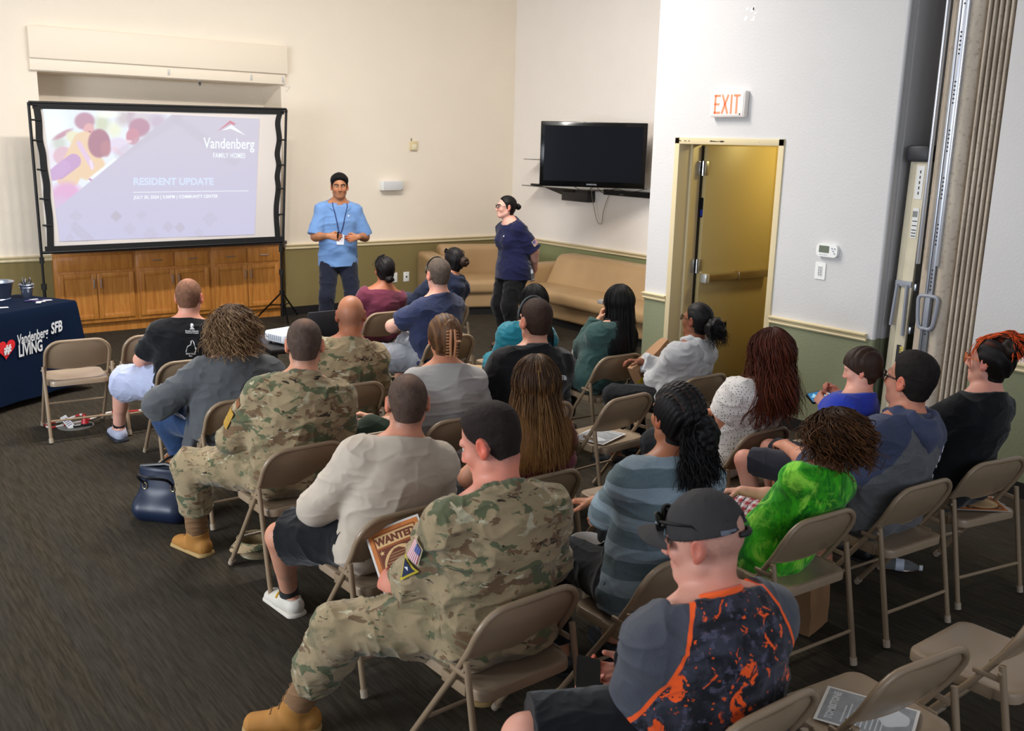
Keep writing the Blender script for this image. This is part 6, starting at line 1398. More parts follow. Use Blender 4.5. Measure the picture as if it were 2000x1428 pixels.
if want('p12'):
    p = Person('man in a black jacket with a small white logo on the shoulder', (3.30, 4.20), yaw=6, H=1.80, head=(1046, 626), hvec=(-8, 0, 0), skin='#cf9a82', hairc='#2b1d17', vox=.006, hy=.075, gw=1.35, gc=1.2, sh=1.06, kneeL=(-.8, .3, .9), footL=(-.25, .42, .09))
    p.body(fade=('#3a2a22', .6, -.092)); p.hair_cap(T=.004, top=.010, fade=.03, noise=.001, nsc=150, nape=-.078, col='#33231b'); p.band(mat('grey_band', '#3c4040', .3), y=.035, grow=.012, r=.006)
    sh = p.shirt(cloth_mat('black_fleece', '#131315'), sleeve=1.95, inf=.024, name='jacket', collar=-.004, folds=.008, loose=.014); p.trousers(M_KHAKI, inf=.02); std(p)
    Mb = frame_M(p.U-p.fw*.13+p.lat*.135-p.a*.06, p.lat, p.a)
    for k, (r0, r1) in enumerate(((.006, .012), (.015, .021), (.024, .030))):
        n = 8; vs = [(-.006+r*math.cos(a), -.012+r*math.sin(a)*.9, 0) for r in (r0, r1) for a in np.linspace(0, math.pi/2, n)]; p.decal(sh, (vs, [(i, i+1, n+i+1, n+i) for i in range(n-1)]), Mb, M_WHITEP, 'jacket_logo', .003)
    p.decal(sh, text_geo('THE\nNORTH\nFACE', .0095, .0006, align='RIGHT'), Mb @ Matrix.Translation((-.012, .010, 0)), M_WHITEP, 'lettering', .003)
if want('p14'):
    p = Person('woman in a light grey hooded sweatshirt with glasses and black hair in a low puff', (4.60, 4.20), yaw=-10, H=1.64, head=(1362, 625), hvec=(-6, 4, 0), skin='#7d4d36', hairc='#0c0a0a', vox=.006, fem=True, hy=.075, gw=1.25, gc=1.12,
               handL=W(1262, 752, y=4.55), elbL=(-.7, -.3, -.7), handR=(.0, .36, .70), hl=dict(d=(-.2, .9, -.15), n=(.2, 0, -1), curl=.7))
    p.body(); p.hair_cap(T=.007, fade=.012, noise=.0012, col='#0e0b0b', m=M_HAIR, nape=-.07, groove=lambda q: np.sin(q[:, 0]*230+q[:, 2]*40), front=[.008, .012, .02, .034, .052, .068, .085, .2])
    p.ball('hair_puff', p.h2l(0, -.150, -.025), (.070, .062, .070), M_HAIR, col='#0d0a0a', noise=.008, nsc=45); p.locks(n=260, L=.10, r=.0016, m=14, th0=(1.5, 2.0), phi=(2.6, 3.7), curl=.006, cfreq=28, cols=lambda t, a, P: np.array(lin('#0e0b0b'))[None]*(.7+.6*a[:, None]), seed=9, jit=.015, grow=.085, inner=.25)
    p.glasses(mat('brown_frame', '#2b1a12', .3), M_LENS, r=.0026); m = cloth_mat('light_grey_fleece', '#adadaf'); p.shirt(m, sleeve=1.93, inf=.022, name='hooded_sweatshirt', folds=.009, loose=.014, cuff=True); p.hood(m, drop=.12); p.trousers(M_BLACKC, inf=.018); std(p)
if want('p25'):
    p = Person('child in a dark green top almost hidden behind the man in the cream sweatshirt', (2.33, 4.20), yaw=8, H=1.36, head=(797, 792), nk=.85, hz=.505, skin='#cf9a80', hairc='#2a1c14', vox=.0065, hy=.06, handL=W(693, 878, y=4.02), elbL=(-1, -.2, -.4), footL=(-.12, .33, .20), footR=(.12, .33, .20))
    p.body(); p.hair_cap(T=.006, fade=.02, col='#2a1c14'); p.shirt(cloth_mat('dark_green_jersey', '#2c3a2c'), sleeve=.9, inf=.014, name='top'); p.trousers(M_BLACKC); std(p)
    b = MB(); w_ = p.Wr['L']; d = unit(w_-p.E['L']); a1 = unit(np.cross(d, V3(0, 0, 1))); a2 = np.cross(d, a1); b.tube([w_-d*.03+(a1*math.cos(a)+a2*math.sin(a))*.025 for a in np.linspace(0, 6.28, 20, endpoint=False)], .006, 6, closed=True); b.build('watch_strap', M_BLKPL, p.root)
# ---- fifth row
if want('p15'):
    p = Person('man seen from behind in a cream sweatshirt and black shorts with close-cropped hair', (1.839, 3.23), yaw=12, H=1.74, head=(796, 785), hvec=(0, 2, 0), skin='#c48c72', hairc='#3a2c26', vox=.005, hy=.075,
               footL=('w', V3(1.70, 3.86, .085)), kneeL=(-.75, .3, .6), toeL=(-.30, 1, 0), handL=(-.04, .30, .66), elbL=(-1, -.35, -.45), gw=1.15, gc=1.06)
    p.body(fade=('#54423a', .6, -.09))
    p.hair_cap(T=.0018, fade=.03, noise=.0006, nsc=200, nape=-.075, col='#4d3d34', colfn=lambda q, c: mixc(c, '#94705c', .45*np.exp(-((q[:, 1]+.04)/.035)**2-((q[:, 0]-.005)/.035)**2)*(q[:, 2] > .075)))
    p.shirt(cloth_mat('cream_fleece', '#b9ab9b', bump=.2), sleeve=1.95, inf=.020, name='sweatshirt', cuff=True, loose=.014, folds=.0065, neck=.006); p.trousers(M_BLACKC, end=.84, inf=.028, name='shorts', flare=.03, folds=.007)
    p.shoes(mat('white_clog_foam', '#cfc8bb', .6), mat('white_clog_sole', '#c9c2b4', .7), 'shoe')
    for sd in 'LR': b = MB(); A = p.A[sd]; d = unit(p.K[sd]-A); b.tube([A-d*.05, A-d*.01, A+d*.05], [.047, .046, .043], 14); b.build('sock', M_BLACKC, p.root)
    b = MB(); A, t = p.A['L'], p.toe['L']; b.tube(p_ := [A+t*.045+np.cross(t, V3(0, 0, 1))*q*.045+V3(0, 0, .002-.030*abs(q)**3) for q in np.linspace(-1, 1, 7)], .006, 6); b.build('heel_strap', mat('yellow_strap', '#c99a2e', .5), p.root)
def ombre(t, a, P):
    k = np.clip((t-.35)/.6, 0, 1)[:, None]; base = np.array(lin('#3a2516'))*(1-k)+np.array(lin('#8a6034'))*k; hl = np.array(lin('#a87d4c')); return base*(.86+.28*a[:, None])*(1-.35*(a > .75)[:, None])+hl*(.35*(a > .75)[:, None])
if want('p16'):
    p = Person('woman with long brown hair fading to blond tips in a maroon T-shirt', (2.571, 3.27), yaw=10, H=1.68, head=(1046, 750), hvec=(0, -2, 0), skin='#c08a6e', hairc='#3a2516', vox=.0055, fem=True, hy=.075, gw=1.3, gc=1.15,
               handL=W(925, 945, y=3.62), elbL=(-1, -.3, -.5))
    p.body(); p.hair_cap(T=.014, fade=.012, noise=.0015, col='#3a2516', m=M_HAIR, nape=-.1, groove=lambda q: np.sin(q[:, 0]*220))
    p.shirt(cloth_mat('dusty_maroon_knit', '#70323f'), sleeve=.62, inf=.013, name='t_shirt', folds=.006, flare=.02)
    p.locks(n=2600, L=.47, r=.0034, m=22, cols=ombre, seed=21, jit=.022, grow=.016, face=.30, lenvar=.2, curl=.005, cfreq=6, inner=.12, flat=.3); p.trousers(M_BLACKC); std(p)
if want('p19'):
    p = Person('woman with long wavy auburn hair in a white blouse with small black dots', (3.939, 3.20), yaw=4, H=1.68, head=(1502, 690), hvec=(0, 0, 0), skin='#b87c60', hairc='#4a1d10', vox=.0055, fem=True, hy=.075, gw=1.2, gc=1.1,
               handL=W(1396, 846, y=3.42), elbL=(-1, -.45, -.35))
    p.body(); p.hair_cap(T=.016, fade=.012, noise=.002, col='#47190d', m=M_HAIR, nape=-.1, groove=lambda q: np.sin(q[:, 0]*200+q[:, 2]*20))
    m = cloth_mat('dotted_blouse_cloth', '#d9d2cd', vary=0)
    def dots(nt, co):
        v = nd(nt, 'ShaderNodeTexVoronoi'); v.inputs['Scale'].default_value = 88; v.inputs['Randomness'].default_value = .45; nt.links.new(co, v.inputs['Vector']); return g_mix(nt, g_step(nt, v.outputs['Distance'], .22, .27), '#1c1a1c', '#ddd6d0')
    color_graph(m, dots); sh = p.shirt(m, sleeve=.50, inf=.014, name='blouse', folds=.008, loose=.03, flare=.004, hem=None)
    p.locks(n=2200, L=.43, r=.0032, m=26, curl=.013, cfreq=7.5, flat=.35, cols=lambda t, a, P: np.array(lin('#3c160c'))[None]*(1-.6*(t*a)[:, None])+np.array(lin('#8a4422'))[None]*(.6*(t*a)[:, None]), seed=31, jit=.03, grow=.018, face=.30, inner=.12); p.trousers(M_BLACKC, inf=.03); std(p)
# ---- sixth row
if want('p17'):
    p = Person('soldier in camouflage uniform reading the WANTED flyer, his tan boot stretched into the aisle', (1.797, 2.40), yaw=8, H=1.82, head=(958, 862), hdd=.03, hvec=(-36, -22, 0), look=False, skin='#d08a74', hairc='#1d1614', vox=.005, hy=.075,
               footL=('w', V3(1.33, 2.99, .09)), kneeL=(-.8, .25, .75), toeL=(-1, .55, 0), footR=(.16, .42, .09), handL=W(772, 1152, y=2.86), elbL=(-.30, -.25, -1), handR=(.12, .38, .66), hl=dict(d=(-.15, .9, .1), n=(.9, .1, -.4), curl=1.15), gw=1.3, gc=1.14, sh=1.03)
    PEOPLE['p17'] = p
    p.body(fade=('#3d2d28', .6, -.085), blush=1.5); p.hair_cap(T=.0022, top=.014, fade=.05, noise=.0014, nsc=150, nape=-.065, col='#241b18')
    sh = p.shirt(M_CAMO, sleeve=1.95, inf=.022, name='uniform_jacket', collar=.0, loose=.018, folds=.012); p.trousers(M_CAMO, end=1.62, inf=.032, folds=.012, flare=.014); p.shoes(M_BOOT, M_BOOTSOLE, 'boot', M_BOOTSHAFT)
    d = unit(p.E['L']-p.S['L']); out = unit(-p.lat-p.fw*.25-d*(-p.lat@d)); y_ = unit(-d); x_ = np.cross(y_, out)
    flag(p, sh, frame_M(p.S['L']+d*.085, d, np.cross(out, d)), .085, .050); ft = dict(w=.085, h=.095)
    q = p.S['L']+d*.185; tri = [(-.042, .040, 0), (.042, .040, 0), (0, -.055, 0)]; p.decal(sh, (tri, [(0, 1, 2)]), frame_M(q, x_, y_), mat('yellow_patch_border', '#b8a32c', .8), 'unit_patch', .003, sub=3, fit=ft)
    p.decal(sh, ([(x*.72, y*.72+.002, 0) for x, y, z in tri], [(0, 1, 2)]), frame_M(q, x_, y_), mat('dark_blue_patch', '#1a2444', .8), 'unit_patch', .0045, sub=3, fit=ft); p.decal(sh, ([(-.012, .004, 0), (.010, .010, 0), (.002, .022, 0)], [(0, 1, 2)]), frame_M(q, x_, y_), M_WHITEP, 'unit_patch', .006, fit=ft)
if want('p18'):
    p = Person('woman with black braided hair in a long-sleeved grey-blue striped top', (2.452, 2.34), yaw=10, H=1.74, head=(1322, 812), hvec=(-6, 4, 0), skin='#a96f50', hairc='#0d0b0b', vox=.005, fem=True, hy=.075, gw=1.2, gc=1.12, sh=1.04,
               handL=W(1172, 1018, y=2.78), elbL=(-1, -.5, -.6), hl=dict(d=(.1, .9, -.2), n=(.3, 0, -.9), curl=.9), handR=(-.02, .38, .72))
    p.body(); p.hair_cap(T=.012, fade=.012, noise=.0045, col='#0f0c0c', m=M_HAIR, nape=-.075, groove=lambda q: np.abs(np.sin(q[:, 0]*95+q[:, 1]*20))*1.6-.9+.5*np.sin(q[:, 1]*330+q[:, 2]*150), colfn=lambda q, c: mixc(c, '#5a3a2e', .55*np.exp(-(np.sin(q[:, 0]*95+q[:, 1]*20)/.12)**2)*(q[:, 2] > .05)), front=[.012, .018, .028, .042, .058, .072, .09, .2])
    m = cloth_mat('striped_knit', '#5b6a70', vary=0, bump=.3)
    def stripes(nt, co):
        z = g_sep(nt, co)[2]; s = g_math(nt, 'FRACT', g_math(nt, 'MULTIPLY', z, 1/.118)); f = g_noise(nt, g_map(nt, co, (1, 1, 5)), 90, 3); a = g_mix(nt, f, '#4b5a5e', '#65747a'); b_ = g_mix(nt, f, '#6f7f87', '#8c9aa3'); return g_mix(nt, g_step(nt, s, .53, .55), a, b_)
    color_graph(m, stripes); p.shirt(m, sleeve=1.93, inf=.016, name='striped_top', folds=.007, loose=.012, cuff=False)
    p.ball('hair_tail', p.h2l(.035, -.125, -.05), (.060, .046, .090), M_HAIR, col='#0d0b0b', noise=.008, nsc=60)
    p.locks(n=700, L=.19, r=.0034, m=22, th0=(1.6, 2.1), phi=(2.0, 3.7), curl=.005, cfreq=22, cols=lambda t, a, P: np.array(lin('#0e0c0c'))[None]*(.6+.8*a[:, None]), seed=13, jit=.02, grow=.03, inner=.15); p.trousers(M_BLACKC, inf=.018); std(p)
if want('p22'):
    p = Person('child with thick curly brown hair in a bright green tie-dye T-shirt and red plaid shorts', (3.21, 2.33), yaw=6, H=1.34, head=(1632, 862), nk=.85, hz=.505, hvec=(-12, -6, 0), look=False, skin='#c9917a', hairc='#4a2c16', vox=.005, hy=.075, gw=1.35, gc=1.2, gb=1.15, sh=1.1,
               handL=W(1488, 1072, y=2.62), elbL=(-.9, -.4, -.5), footL=(-.14, .33, .20), footR=(.14, .33, .20), handR=(.0, .26, .66))
    p.body(); p.hair_cap(T=.030, fade=.012, noise=.010, nsc=32, col='#3f2715', m=M_HAIR, nape=-.09, front=[.02, .04, .06, .075, .09, .2, .2, .2])
    m = cloth_mat('green_tie_dye', '#2f9a2a', vary=0)
    def dye(nt, co):
        a = g_noise(nt, g_map(nt, co, (1.2, 1.2, .8)), 9, 4, .6, 1.2); b_ = g_noise(nt, g_map(nt, co, (1, 1, .7), loc=(4, 2, 7)), 12, 4, .6, 1.0); s = g_mix(nt, g_step(nt, a, .42, .58), '#136f13', '#3fae1c'); return g_mix(nt, g_step(nt, b_, .52, .66), s, '#93dc45')
    color_graph(m, dye); p.shirt(m, sleeve=.80, inf=.016, name='t_shirt', folds=.006, flare=.024, hang=.05, fsc=(9, 9, 10))
    p.locks(n=2000, L=.225, r=.0031, m=28, curl=.016, cfreq=17, cols=curly_cols('#2a180c', '#6b4220'), seed=23, jit=.025, grow=.038, face=.18, inner=.3, tap=.5, spread=.03, push=False)
    m = cloth_mat('red_plaid', '#9a3038', vary=0)
    def plaid(nt, co):
        S = g_sep(nt, co); f = lambda s, k, a: g_step(nt, g_math(nt, 'FRACT', g_math(nt, 'MULTIPLY', s, k)), a, a+.02); x = g_math(nt, 'ADD', S[0], S[2]); c = g_mix(nt, f(x, 22, .5), '#8e2630', '#c9c4c4'); c2 = g_mix(nt, f(S[1], 22, .5), '#a03540', '#d6d0d0'); c3 = g_mix(nt, .5, c, c2); return g_mix(nt, g_math(nt, 'MULTIPLY', f(S[1], 22, .86), f(x, 22, .2)), c3, '#2c2430')
    color_graph(m, plaid); p.trousers(m, end=.95, inf=.022, name='shorts', flare=.02); p.shoes(M_SHOE_B, M_SOLE_B)
    b = MB(); w_ = p.Wr['L']; d = unit(p.Wr['L']-p.E['L']); a1 = unit(np.cross(d, V3(0, 0, 1))); a2 = np.cross(d, a1); b.tube([w_-d*.015+(a1*math.cos(a)+a2*math.sin(a))*.030 for a in np.linspace(0, 6.28, 16, endpoint=False)], .004, 6, closed=True); b.build('bracelet', mat('pink_white_bracelet', '#d9b8bc', .5), p.root)
if want('p21'):
    p = Person('dark-haired man in a grey and dusty blue hooded top with a boy on his lap', (3.908, 2.30), yaw=4, H=1.80, head=(1778, 742), hvec=(-4, 4, 0), skin='#c98a70', hairc='#191312', vox=.005, hy=.075, gw=1.42, gc=1.2, sh=1.04,
               handL=(-.22, .42, .74), elbL=(-1, -.1, -.6), handR=(.12, .40, .80), kneeL=(-.35, .4, 1), footL=('w', pz(1548, 1085, .09)), footR=(.16, .44, .09), elbR=(1, -.2, -.6))
    PEOPLE['p21'] = p
    p.body(fade=('#2a1f1b', .5, -.095), blush=1.2); p.hair_cap(T=.006, top=.018, fade=.022, noise=.0018, nsc=90, nape=-.085, col='#1b1513', front=[.012, .018, .026, .042, .050, .056, .066, .09]); p.glasses(M_BLKPL, M_LENS, r=.0028)
    m = cloth_mat('dusty_blue_and_grey_jersey', '#494d60', vary=0, bump=.3)
    def rag(nt, co):
        S = g_sep(nt, co); f = g_noise(nt, co, 140, 3); g_ = g_mix(nt, f, '#4c4c4e', '#67676a'); bl = g_mix(nt, f, '#33384e', '#444a62'); t = g_math(nt, 'SUBTRACT', g_math(nt, 'ABSOLUTE', S[0]), g_math(nt, 'MULTIPLY', g_math(nt, 'SUBTRACT', 1.02, S[2]), .62)); t2 = g_math(nt, 'MAXIMUM', g_step(nt, t, .005, .007), g_step(nt, S[1], .125, .127)); return g_mix(nt, t2, g_, bl)
    color_graph(m, rag); sh = p.shirt(m, sleeve=1.06, inf=.018, name='hooded_top', folds=.008, loose=.014); p.hood(cloth_mat('dusty_blue_jersey', '#414760', bump=.3), drop=.09)
    p.trousers(cloth_mat('charcoal_shorts_cloth', '#3c3c40'), end=.97, inf=.026, name='shorts', flare=.026); p.shoes(mat('brown_sandal', '#6d4a38', .6), M_SOLE_B)
    b = MB(); rng = random.Random(2)
    for k in range(7): q = p.Ch-p.fw*.16+p.lat*(.07-.004*k)+p.a*(.08-.045*k); q2 = q-p.a*rng.uniform(.012, .03)+p.lat*.002; b.tube(p.SF.push(np.array([q, (q+q2)/2, q2]), .0015, 4), .0022, 5)
    b.build('white_paint_mark', M_WHITEP, sh)
if want('p20'):
    p = Person('boy with straight brown hair in a royal blue T-shirt playing on a phone', (3.80, 2.62), yaw=-8, H=1.30, head=(1684, 720), nk=.8, hz=.665, hvec=(-16, -14, 0), look=False, skin='#d49a86', hairc='#2c1c13', vox=.005, gw=1.1,
               handL=W(1590, 790, y=2.95), handR=W(1634, 768, y=2.86), elbL=(-1, 0, -.6), elbR=(1, 0, -.6), hl=dict(d=(.35, .8, .5), n=(.75, -.3, -.3), curl=.9), hr=dict(d=(-.35, .8, .5), n=(-.75, -.3, -.3), curl=.9), footL=(-.12, .22, .34), footR=(.08, .24, .34))
    PEOPLE['p20'] = p
    p.body(); p.hair_cap(T=.016, top=.022, side=.014, fade=.016, noise=.0022, nsc=70, col='#2e1d14', nape=-.078, m=M_HAIR, groove=lambda q: np.sin(q[:, 0]*140+q[:, 1]*120), front=[.006, .012, .045, .085, .13, .2, .2, .2])
    p.shirt(cloth_mat('royal_blue_knit', '#26379e'), sleeve=.7, inf=.014, name='t_shirt', folds=.005, flare=.02); p.trousers(cloth_mat('dark_shorts', '#2a2b33'), end=.9, inf=.018, name='shorts'); p.shoes(M_SHOE_B, M_SOLE_B)
if want('p23'):
    p = Person('woman in black with orange glasses and piled-up orange and black hair', (4.52, 2.30), yaw=4, H=1.70, head=(1935, 705), hdd=.0, hvec=(-2, 2, 0), skin='#d8a08e', hairc='#120d0c', vox=.005, fem=True, hy=.075, gw=1.35, gc=1.15, gb=1.1, sh=1.05, handL=(-.10, .36, .74), elbL=(-1, -.35, -.5))
    p.body(); p.brows('#2a1712'); p.hair_cap(T=.012, fade=.012, noise=.002, col='#15100f', m=M_HAIR, nape=-.075, groove=lambda q: np.sin(q[:, 0]*150+q[:, 2]*80), colfn=lambda q, c: mixc(c, '#d8521a', .6*np.clip((q[:, 2]-.085)/.03, 0, 1)*np.clip(.3+.9*vnoise(q, (60, 14, 30), 3), 0, 1)), front=[.008, .012, .02, .035, .055, .07, .09, .2])
    p.ball('hair_pile', p.h2l(.0, -.10, .085), (.062, .065, .055), M_HAIR, col='#1c110d', noise=.012, nsc=35)
    rng = np.random.RandomState(3); P_ = []; R_ = []; cc_ = []
    for k in range(260):
        x0 = rng.uniform(-.05, .05); a = p.h2l(x0, .055+rng.uniform(-.05, .02), .105-.3*abs(x0)); c_ = p.h2l(x0*.8, -.02, .128+rng.rand()*.02); e_ = p.h2l(rng.uniform(-.08, .08), -.12-rng.rand()*.09, .09+rng.uniform(-.06, .08)); P_.append(np.array(bez([a, c_, p.h2l(x0*.7, -.09, .128+rng.rand()*.03), e_], 4))); cc_.append(rng.rand())
    P_ = np.array(P_); m_ = P_.shape[1]; R_ = np.ones((260, m_))*.0028*np.linspace(1, .4, m_)[None]; q_, f_ = hair_locks(P_, R_, .6); a_ = np.repeat(cc_, m_*5); col_ = np.where((a_ > .35)[:, None], np.array(lin('#d9501a'))*(.6+.6*a_[:, None]), np.array(lin('#1a100d'))); np_mesh('hair_lock', q_, f_, M_HAIR, p.root, col_)
    p.locks(n=14, L=.17, r=.003, m=14, phi=(5.2, 5.5), cols=lambda t, a, P: np.array(lin('#c9501c'))[None]*(.7+.5*a[:, None]), seed=5, jit=.008, grow=.012)
    p.glasses(mat('orange_frame', '#d9702c', .3), M_LENS, r=.0032, w=.025, hgt=.02); p.shirt(M_BLACKC, sleeve=.72, inf=.014, name='t_shirt', folds=.006, flare=.022, neck=-.01); p.trousers(M_BLACKC, inf=.03); std(p)
# ---- last row
if want('p24'):
    p = Person('man in a dark cap and an orange speckled navy jersey holding a phone', (1.935, 1.56), yaw=12, H=1.80, head=(1375, 1052), hdd=.0, hvec=(-36, -10, 0), look=False, skin='#d59a86', hairc='#3b2c26', vox=.0048, hy=.075, gw=1.5, gc=1.25, gb=1.1, sh=1.06, limb=1.08,
               handL=W(1190, 1402, y=1.92), handR=W(1224, 1318, y=2.02), elbL=(-.22, -.55, -1), elbR=(1, -.2, -.6), hl=dict(d=(-.65, .70, .25), n=(.55, .15, .6), curl=.75), hr=dict(d=(-.80, .5, -.15), n=(-.3, -.3, .7), curl=.7), footL=(-.46, .20, .09), kneeL=(-1, .25, .55), footR=(.02, .42, .09))
    PEOPLE['p24'] = p
    p.body(blush=1.6, stubble=[('#8a6a5c', .5, lambda q: np.clip((q[:, 2]+.055)/.03, 0, 1)*np.clip((.02-q[:, 1])/.03, 0, 1))]); K = p.k; h = p.h2l; A_ = np.stack([p.r, p.f, p.u])
    m = mat('charcoal_cap_cloth', '#2f2c2c', .85, bump=.3, bscale=300, vary=.12, vscale=14); F = Field(); n_ = unit(-p.u*1-p.f*.14); c_ = h(0, 0, .022)
    F.ell(h(0, -.010, .026), A_, (.0765*K+.013, .098*K+.012, .092*K+.018), .02, clip=[(c_, n_)]); F.ell(h(0, -.112, .050), A_, (.034*K, .03*K, .020*K), .006, 's')
    cp = p.garment('cap', F, m, .0015, (20, 20, 20), 5, vox=.004)
    vs = []; fs = []; N_ = 14
    for j in range(6):
        for i in range(N_+1):
            a = (i/N_-.5)*2*1.25; t = j/5; x = math.sin(a)*(.084+.004*t); y0 = .060+.040*math.cos(a); ext = .082*(math.cos(a/1.25*math.pi/2)**.55 if abs(a) < 1.249 else 0); vs.append(h(x, y0+ext*t, .036-.010*t-.030*(x/.085)**2))
    for j in range(5):
        for i in range(N_): k = j*(N_+1)+i; fs.append((k, k+1, k+N_+2, k+N_+1))
    b = MB(); b.add(vs, fs, True); n0 = len(vs); b.add([v-p.u*.004 for v in vs], [f[::-1] for f in fs], True); b.build('brim', m, cp)
    b = MB(); b.tube([h(.055*math.sin(a), -.012-.112*math.cos(a), .012+.012*K) for a in np.linspace(-.55, .55, 9)], .008, 6); b.build('strap', mat('black_strap', '#151517', .6), cp)
    b = MB()
    for x, y, z in ((.055, -.03, .10), (-.055, -.03, .10), (.05, -.085, .07), (-.05, -.085, .07)): q = h(x*1.02, y*1.02, z*1.02); b.lathe([(.004, 0), (.002, .002)], 8, M=frame_M(q, p.r, p.f))
    b.build('eyelet', M_BLACKC, cp); p.decal(cp, text_geo('M', .03, .002, align='CENTER'), frame_M(h(.075, -.085, .055), unit(p.f*.6+p.r*.7)*-1 if False else unit(p.r*.6-p.f*-.0), p.u), mat('maroon_thread', '#4a2530', .8), 'cap_emblem', .002)
    p.decal(cp, ([(-.022, -.006, 0), (.022, -.006, 0), (.022, .006, 0), (-.022, .006, 0)], [(0, 1, 2, 3)]), frame_M(h(-.05, -.08, .042), unit(p.f*-.55-p.r*-.5), p.u), mat('grey_cap_label', '#5c5f6a', .6), 'cap_label', .0025, sub=1)
    p.glasses(M_BLKPL, M_DLENS, up=.055, back=.004, r=.004, w=.03, hgt=.02, name='sunglasses', y=.110)
    m = cloth_mat('speckled_jersey', '#2b2c36', vary=0, bump=.15, rough=.7)
    def jersey(nt, co):
        S = g_sep(nt, co); q = nd(nt, 'ShaderNodeVectorMath', operation='SNAP'); q.inputs[1].default_value = (.006,)*3; nt.links.new(co, q.inputs[0]); qs = q.outputs[0]
        a = g_noise(nt, co, 16, 4, .6, .4); b_ = g_noise(nt, qs, 30, 3, .6); e = g_noise(nt, g_map(nt, co, (1, 1, .8), loc=(3, 5, 1)), 21, 4, .62, .7); e2 = g_noise(nt, qs, 58, 2, .6)
        c = g_mix(nt, g_step(nt, a, .42, .60), '#16161c', '#34343f'); c = g_mix(nt, g_step(nt, b_, .58, .64), c, '#4a485a'); c = g_mix(nt, g_step(nt, e, .600, .615), c, '#f0581f'); c = g_mix(nt, g_step(nt, e2, .685, .70), c, '#e0561f')
        # raglan sleeves in plain grey with orange piping
        ax = g_math(nt, 'ABSOLUTE', S[0]); t = g_math(nt, 'SUBTRACT', ax, g_math(nt, 'ADD', .075, g_math(nt, 'MULTIPLY', g_math(nt, 'SUBTRACT', 1.06, S[2]), .46))); up = g_step(nt, S[2], .68, .69); slv = g_math(nt, 'MAXIMUM', g_step(nt, t, .0, .001), g_math(nt, 'MULTIPLY', g_step(nt, S[1], .14, .142), g_step(nt, ax, .17, .171)))
        pipe = g_math(nt, 'SUBTRACT', g_step(nt, t, -.010, -.009), g_step(nt, t, .0, .001)); c = g_mix(nt, slv, c, g_mix(nt, g_noise(nt, co, 200, 2), '#3d3f46', '#4c4e57')); return g_mix(nt, pipe, c, '#ef5a22')
    color_graph(m, jersey); sh = p.shirt(m, sleeve=.98, inf=.018, name='jersey', folds=.007, loose=.012, flare=.02, neck=.004)
    M_OR = cloth_mat('orange_rib', '#f0602a'); ring = []
    for a in np.linspace(0, 2*math.pi, 24, endpoint=False): ring.append(p.N+p.lat*math.sin(a)*.072*K-p.fw*math.cos(a)*.070*K+p.a*(.022+.030*math.cos(a))*K)
    b = MB(); b.tube(ring, .010*K, 8, closed=True); b.build('collar', M_OR, sh)
    for sd in 'LR':
        e = p.S[sd]+(p.E[sd]-p.S[sd])*.975; d = unit(p.E[sd]-p.S[sd]); a1 = unit(np.cross(d, V3(0, 0, 1))); a2 = np.cross(d, a1); b = MB(); b.tube([e+(a1*math.cos(a)+a2*math.sin(a))*(.097*.97*K) for a in np.linspace(0, 6.28, 30, endpoint=False)], .004, 6, closed=True); b.build('cuff_piping', M_OR, sh)
    p.trousers(M_BLACKC, end=.97, inf=.026, name='shorts', flare=.026); std(p)
    b = MB(); w_ = p.Wr['L']; d = unit(w_-p.E['L']); a1 = unit(np.cross(d, V3(0, 0, 1))); a2 = np.cross(d, a1); b.tube([w_-d*.03+(a1*math.cos(a)+a2*math.sin(a))*.034 for a in np.linspace(0, 6.28, 20, endpoint=False)], .005, 6, closed=True); b.build('wrist_band', M_BLKPL, p.root)
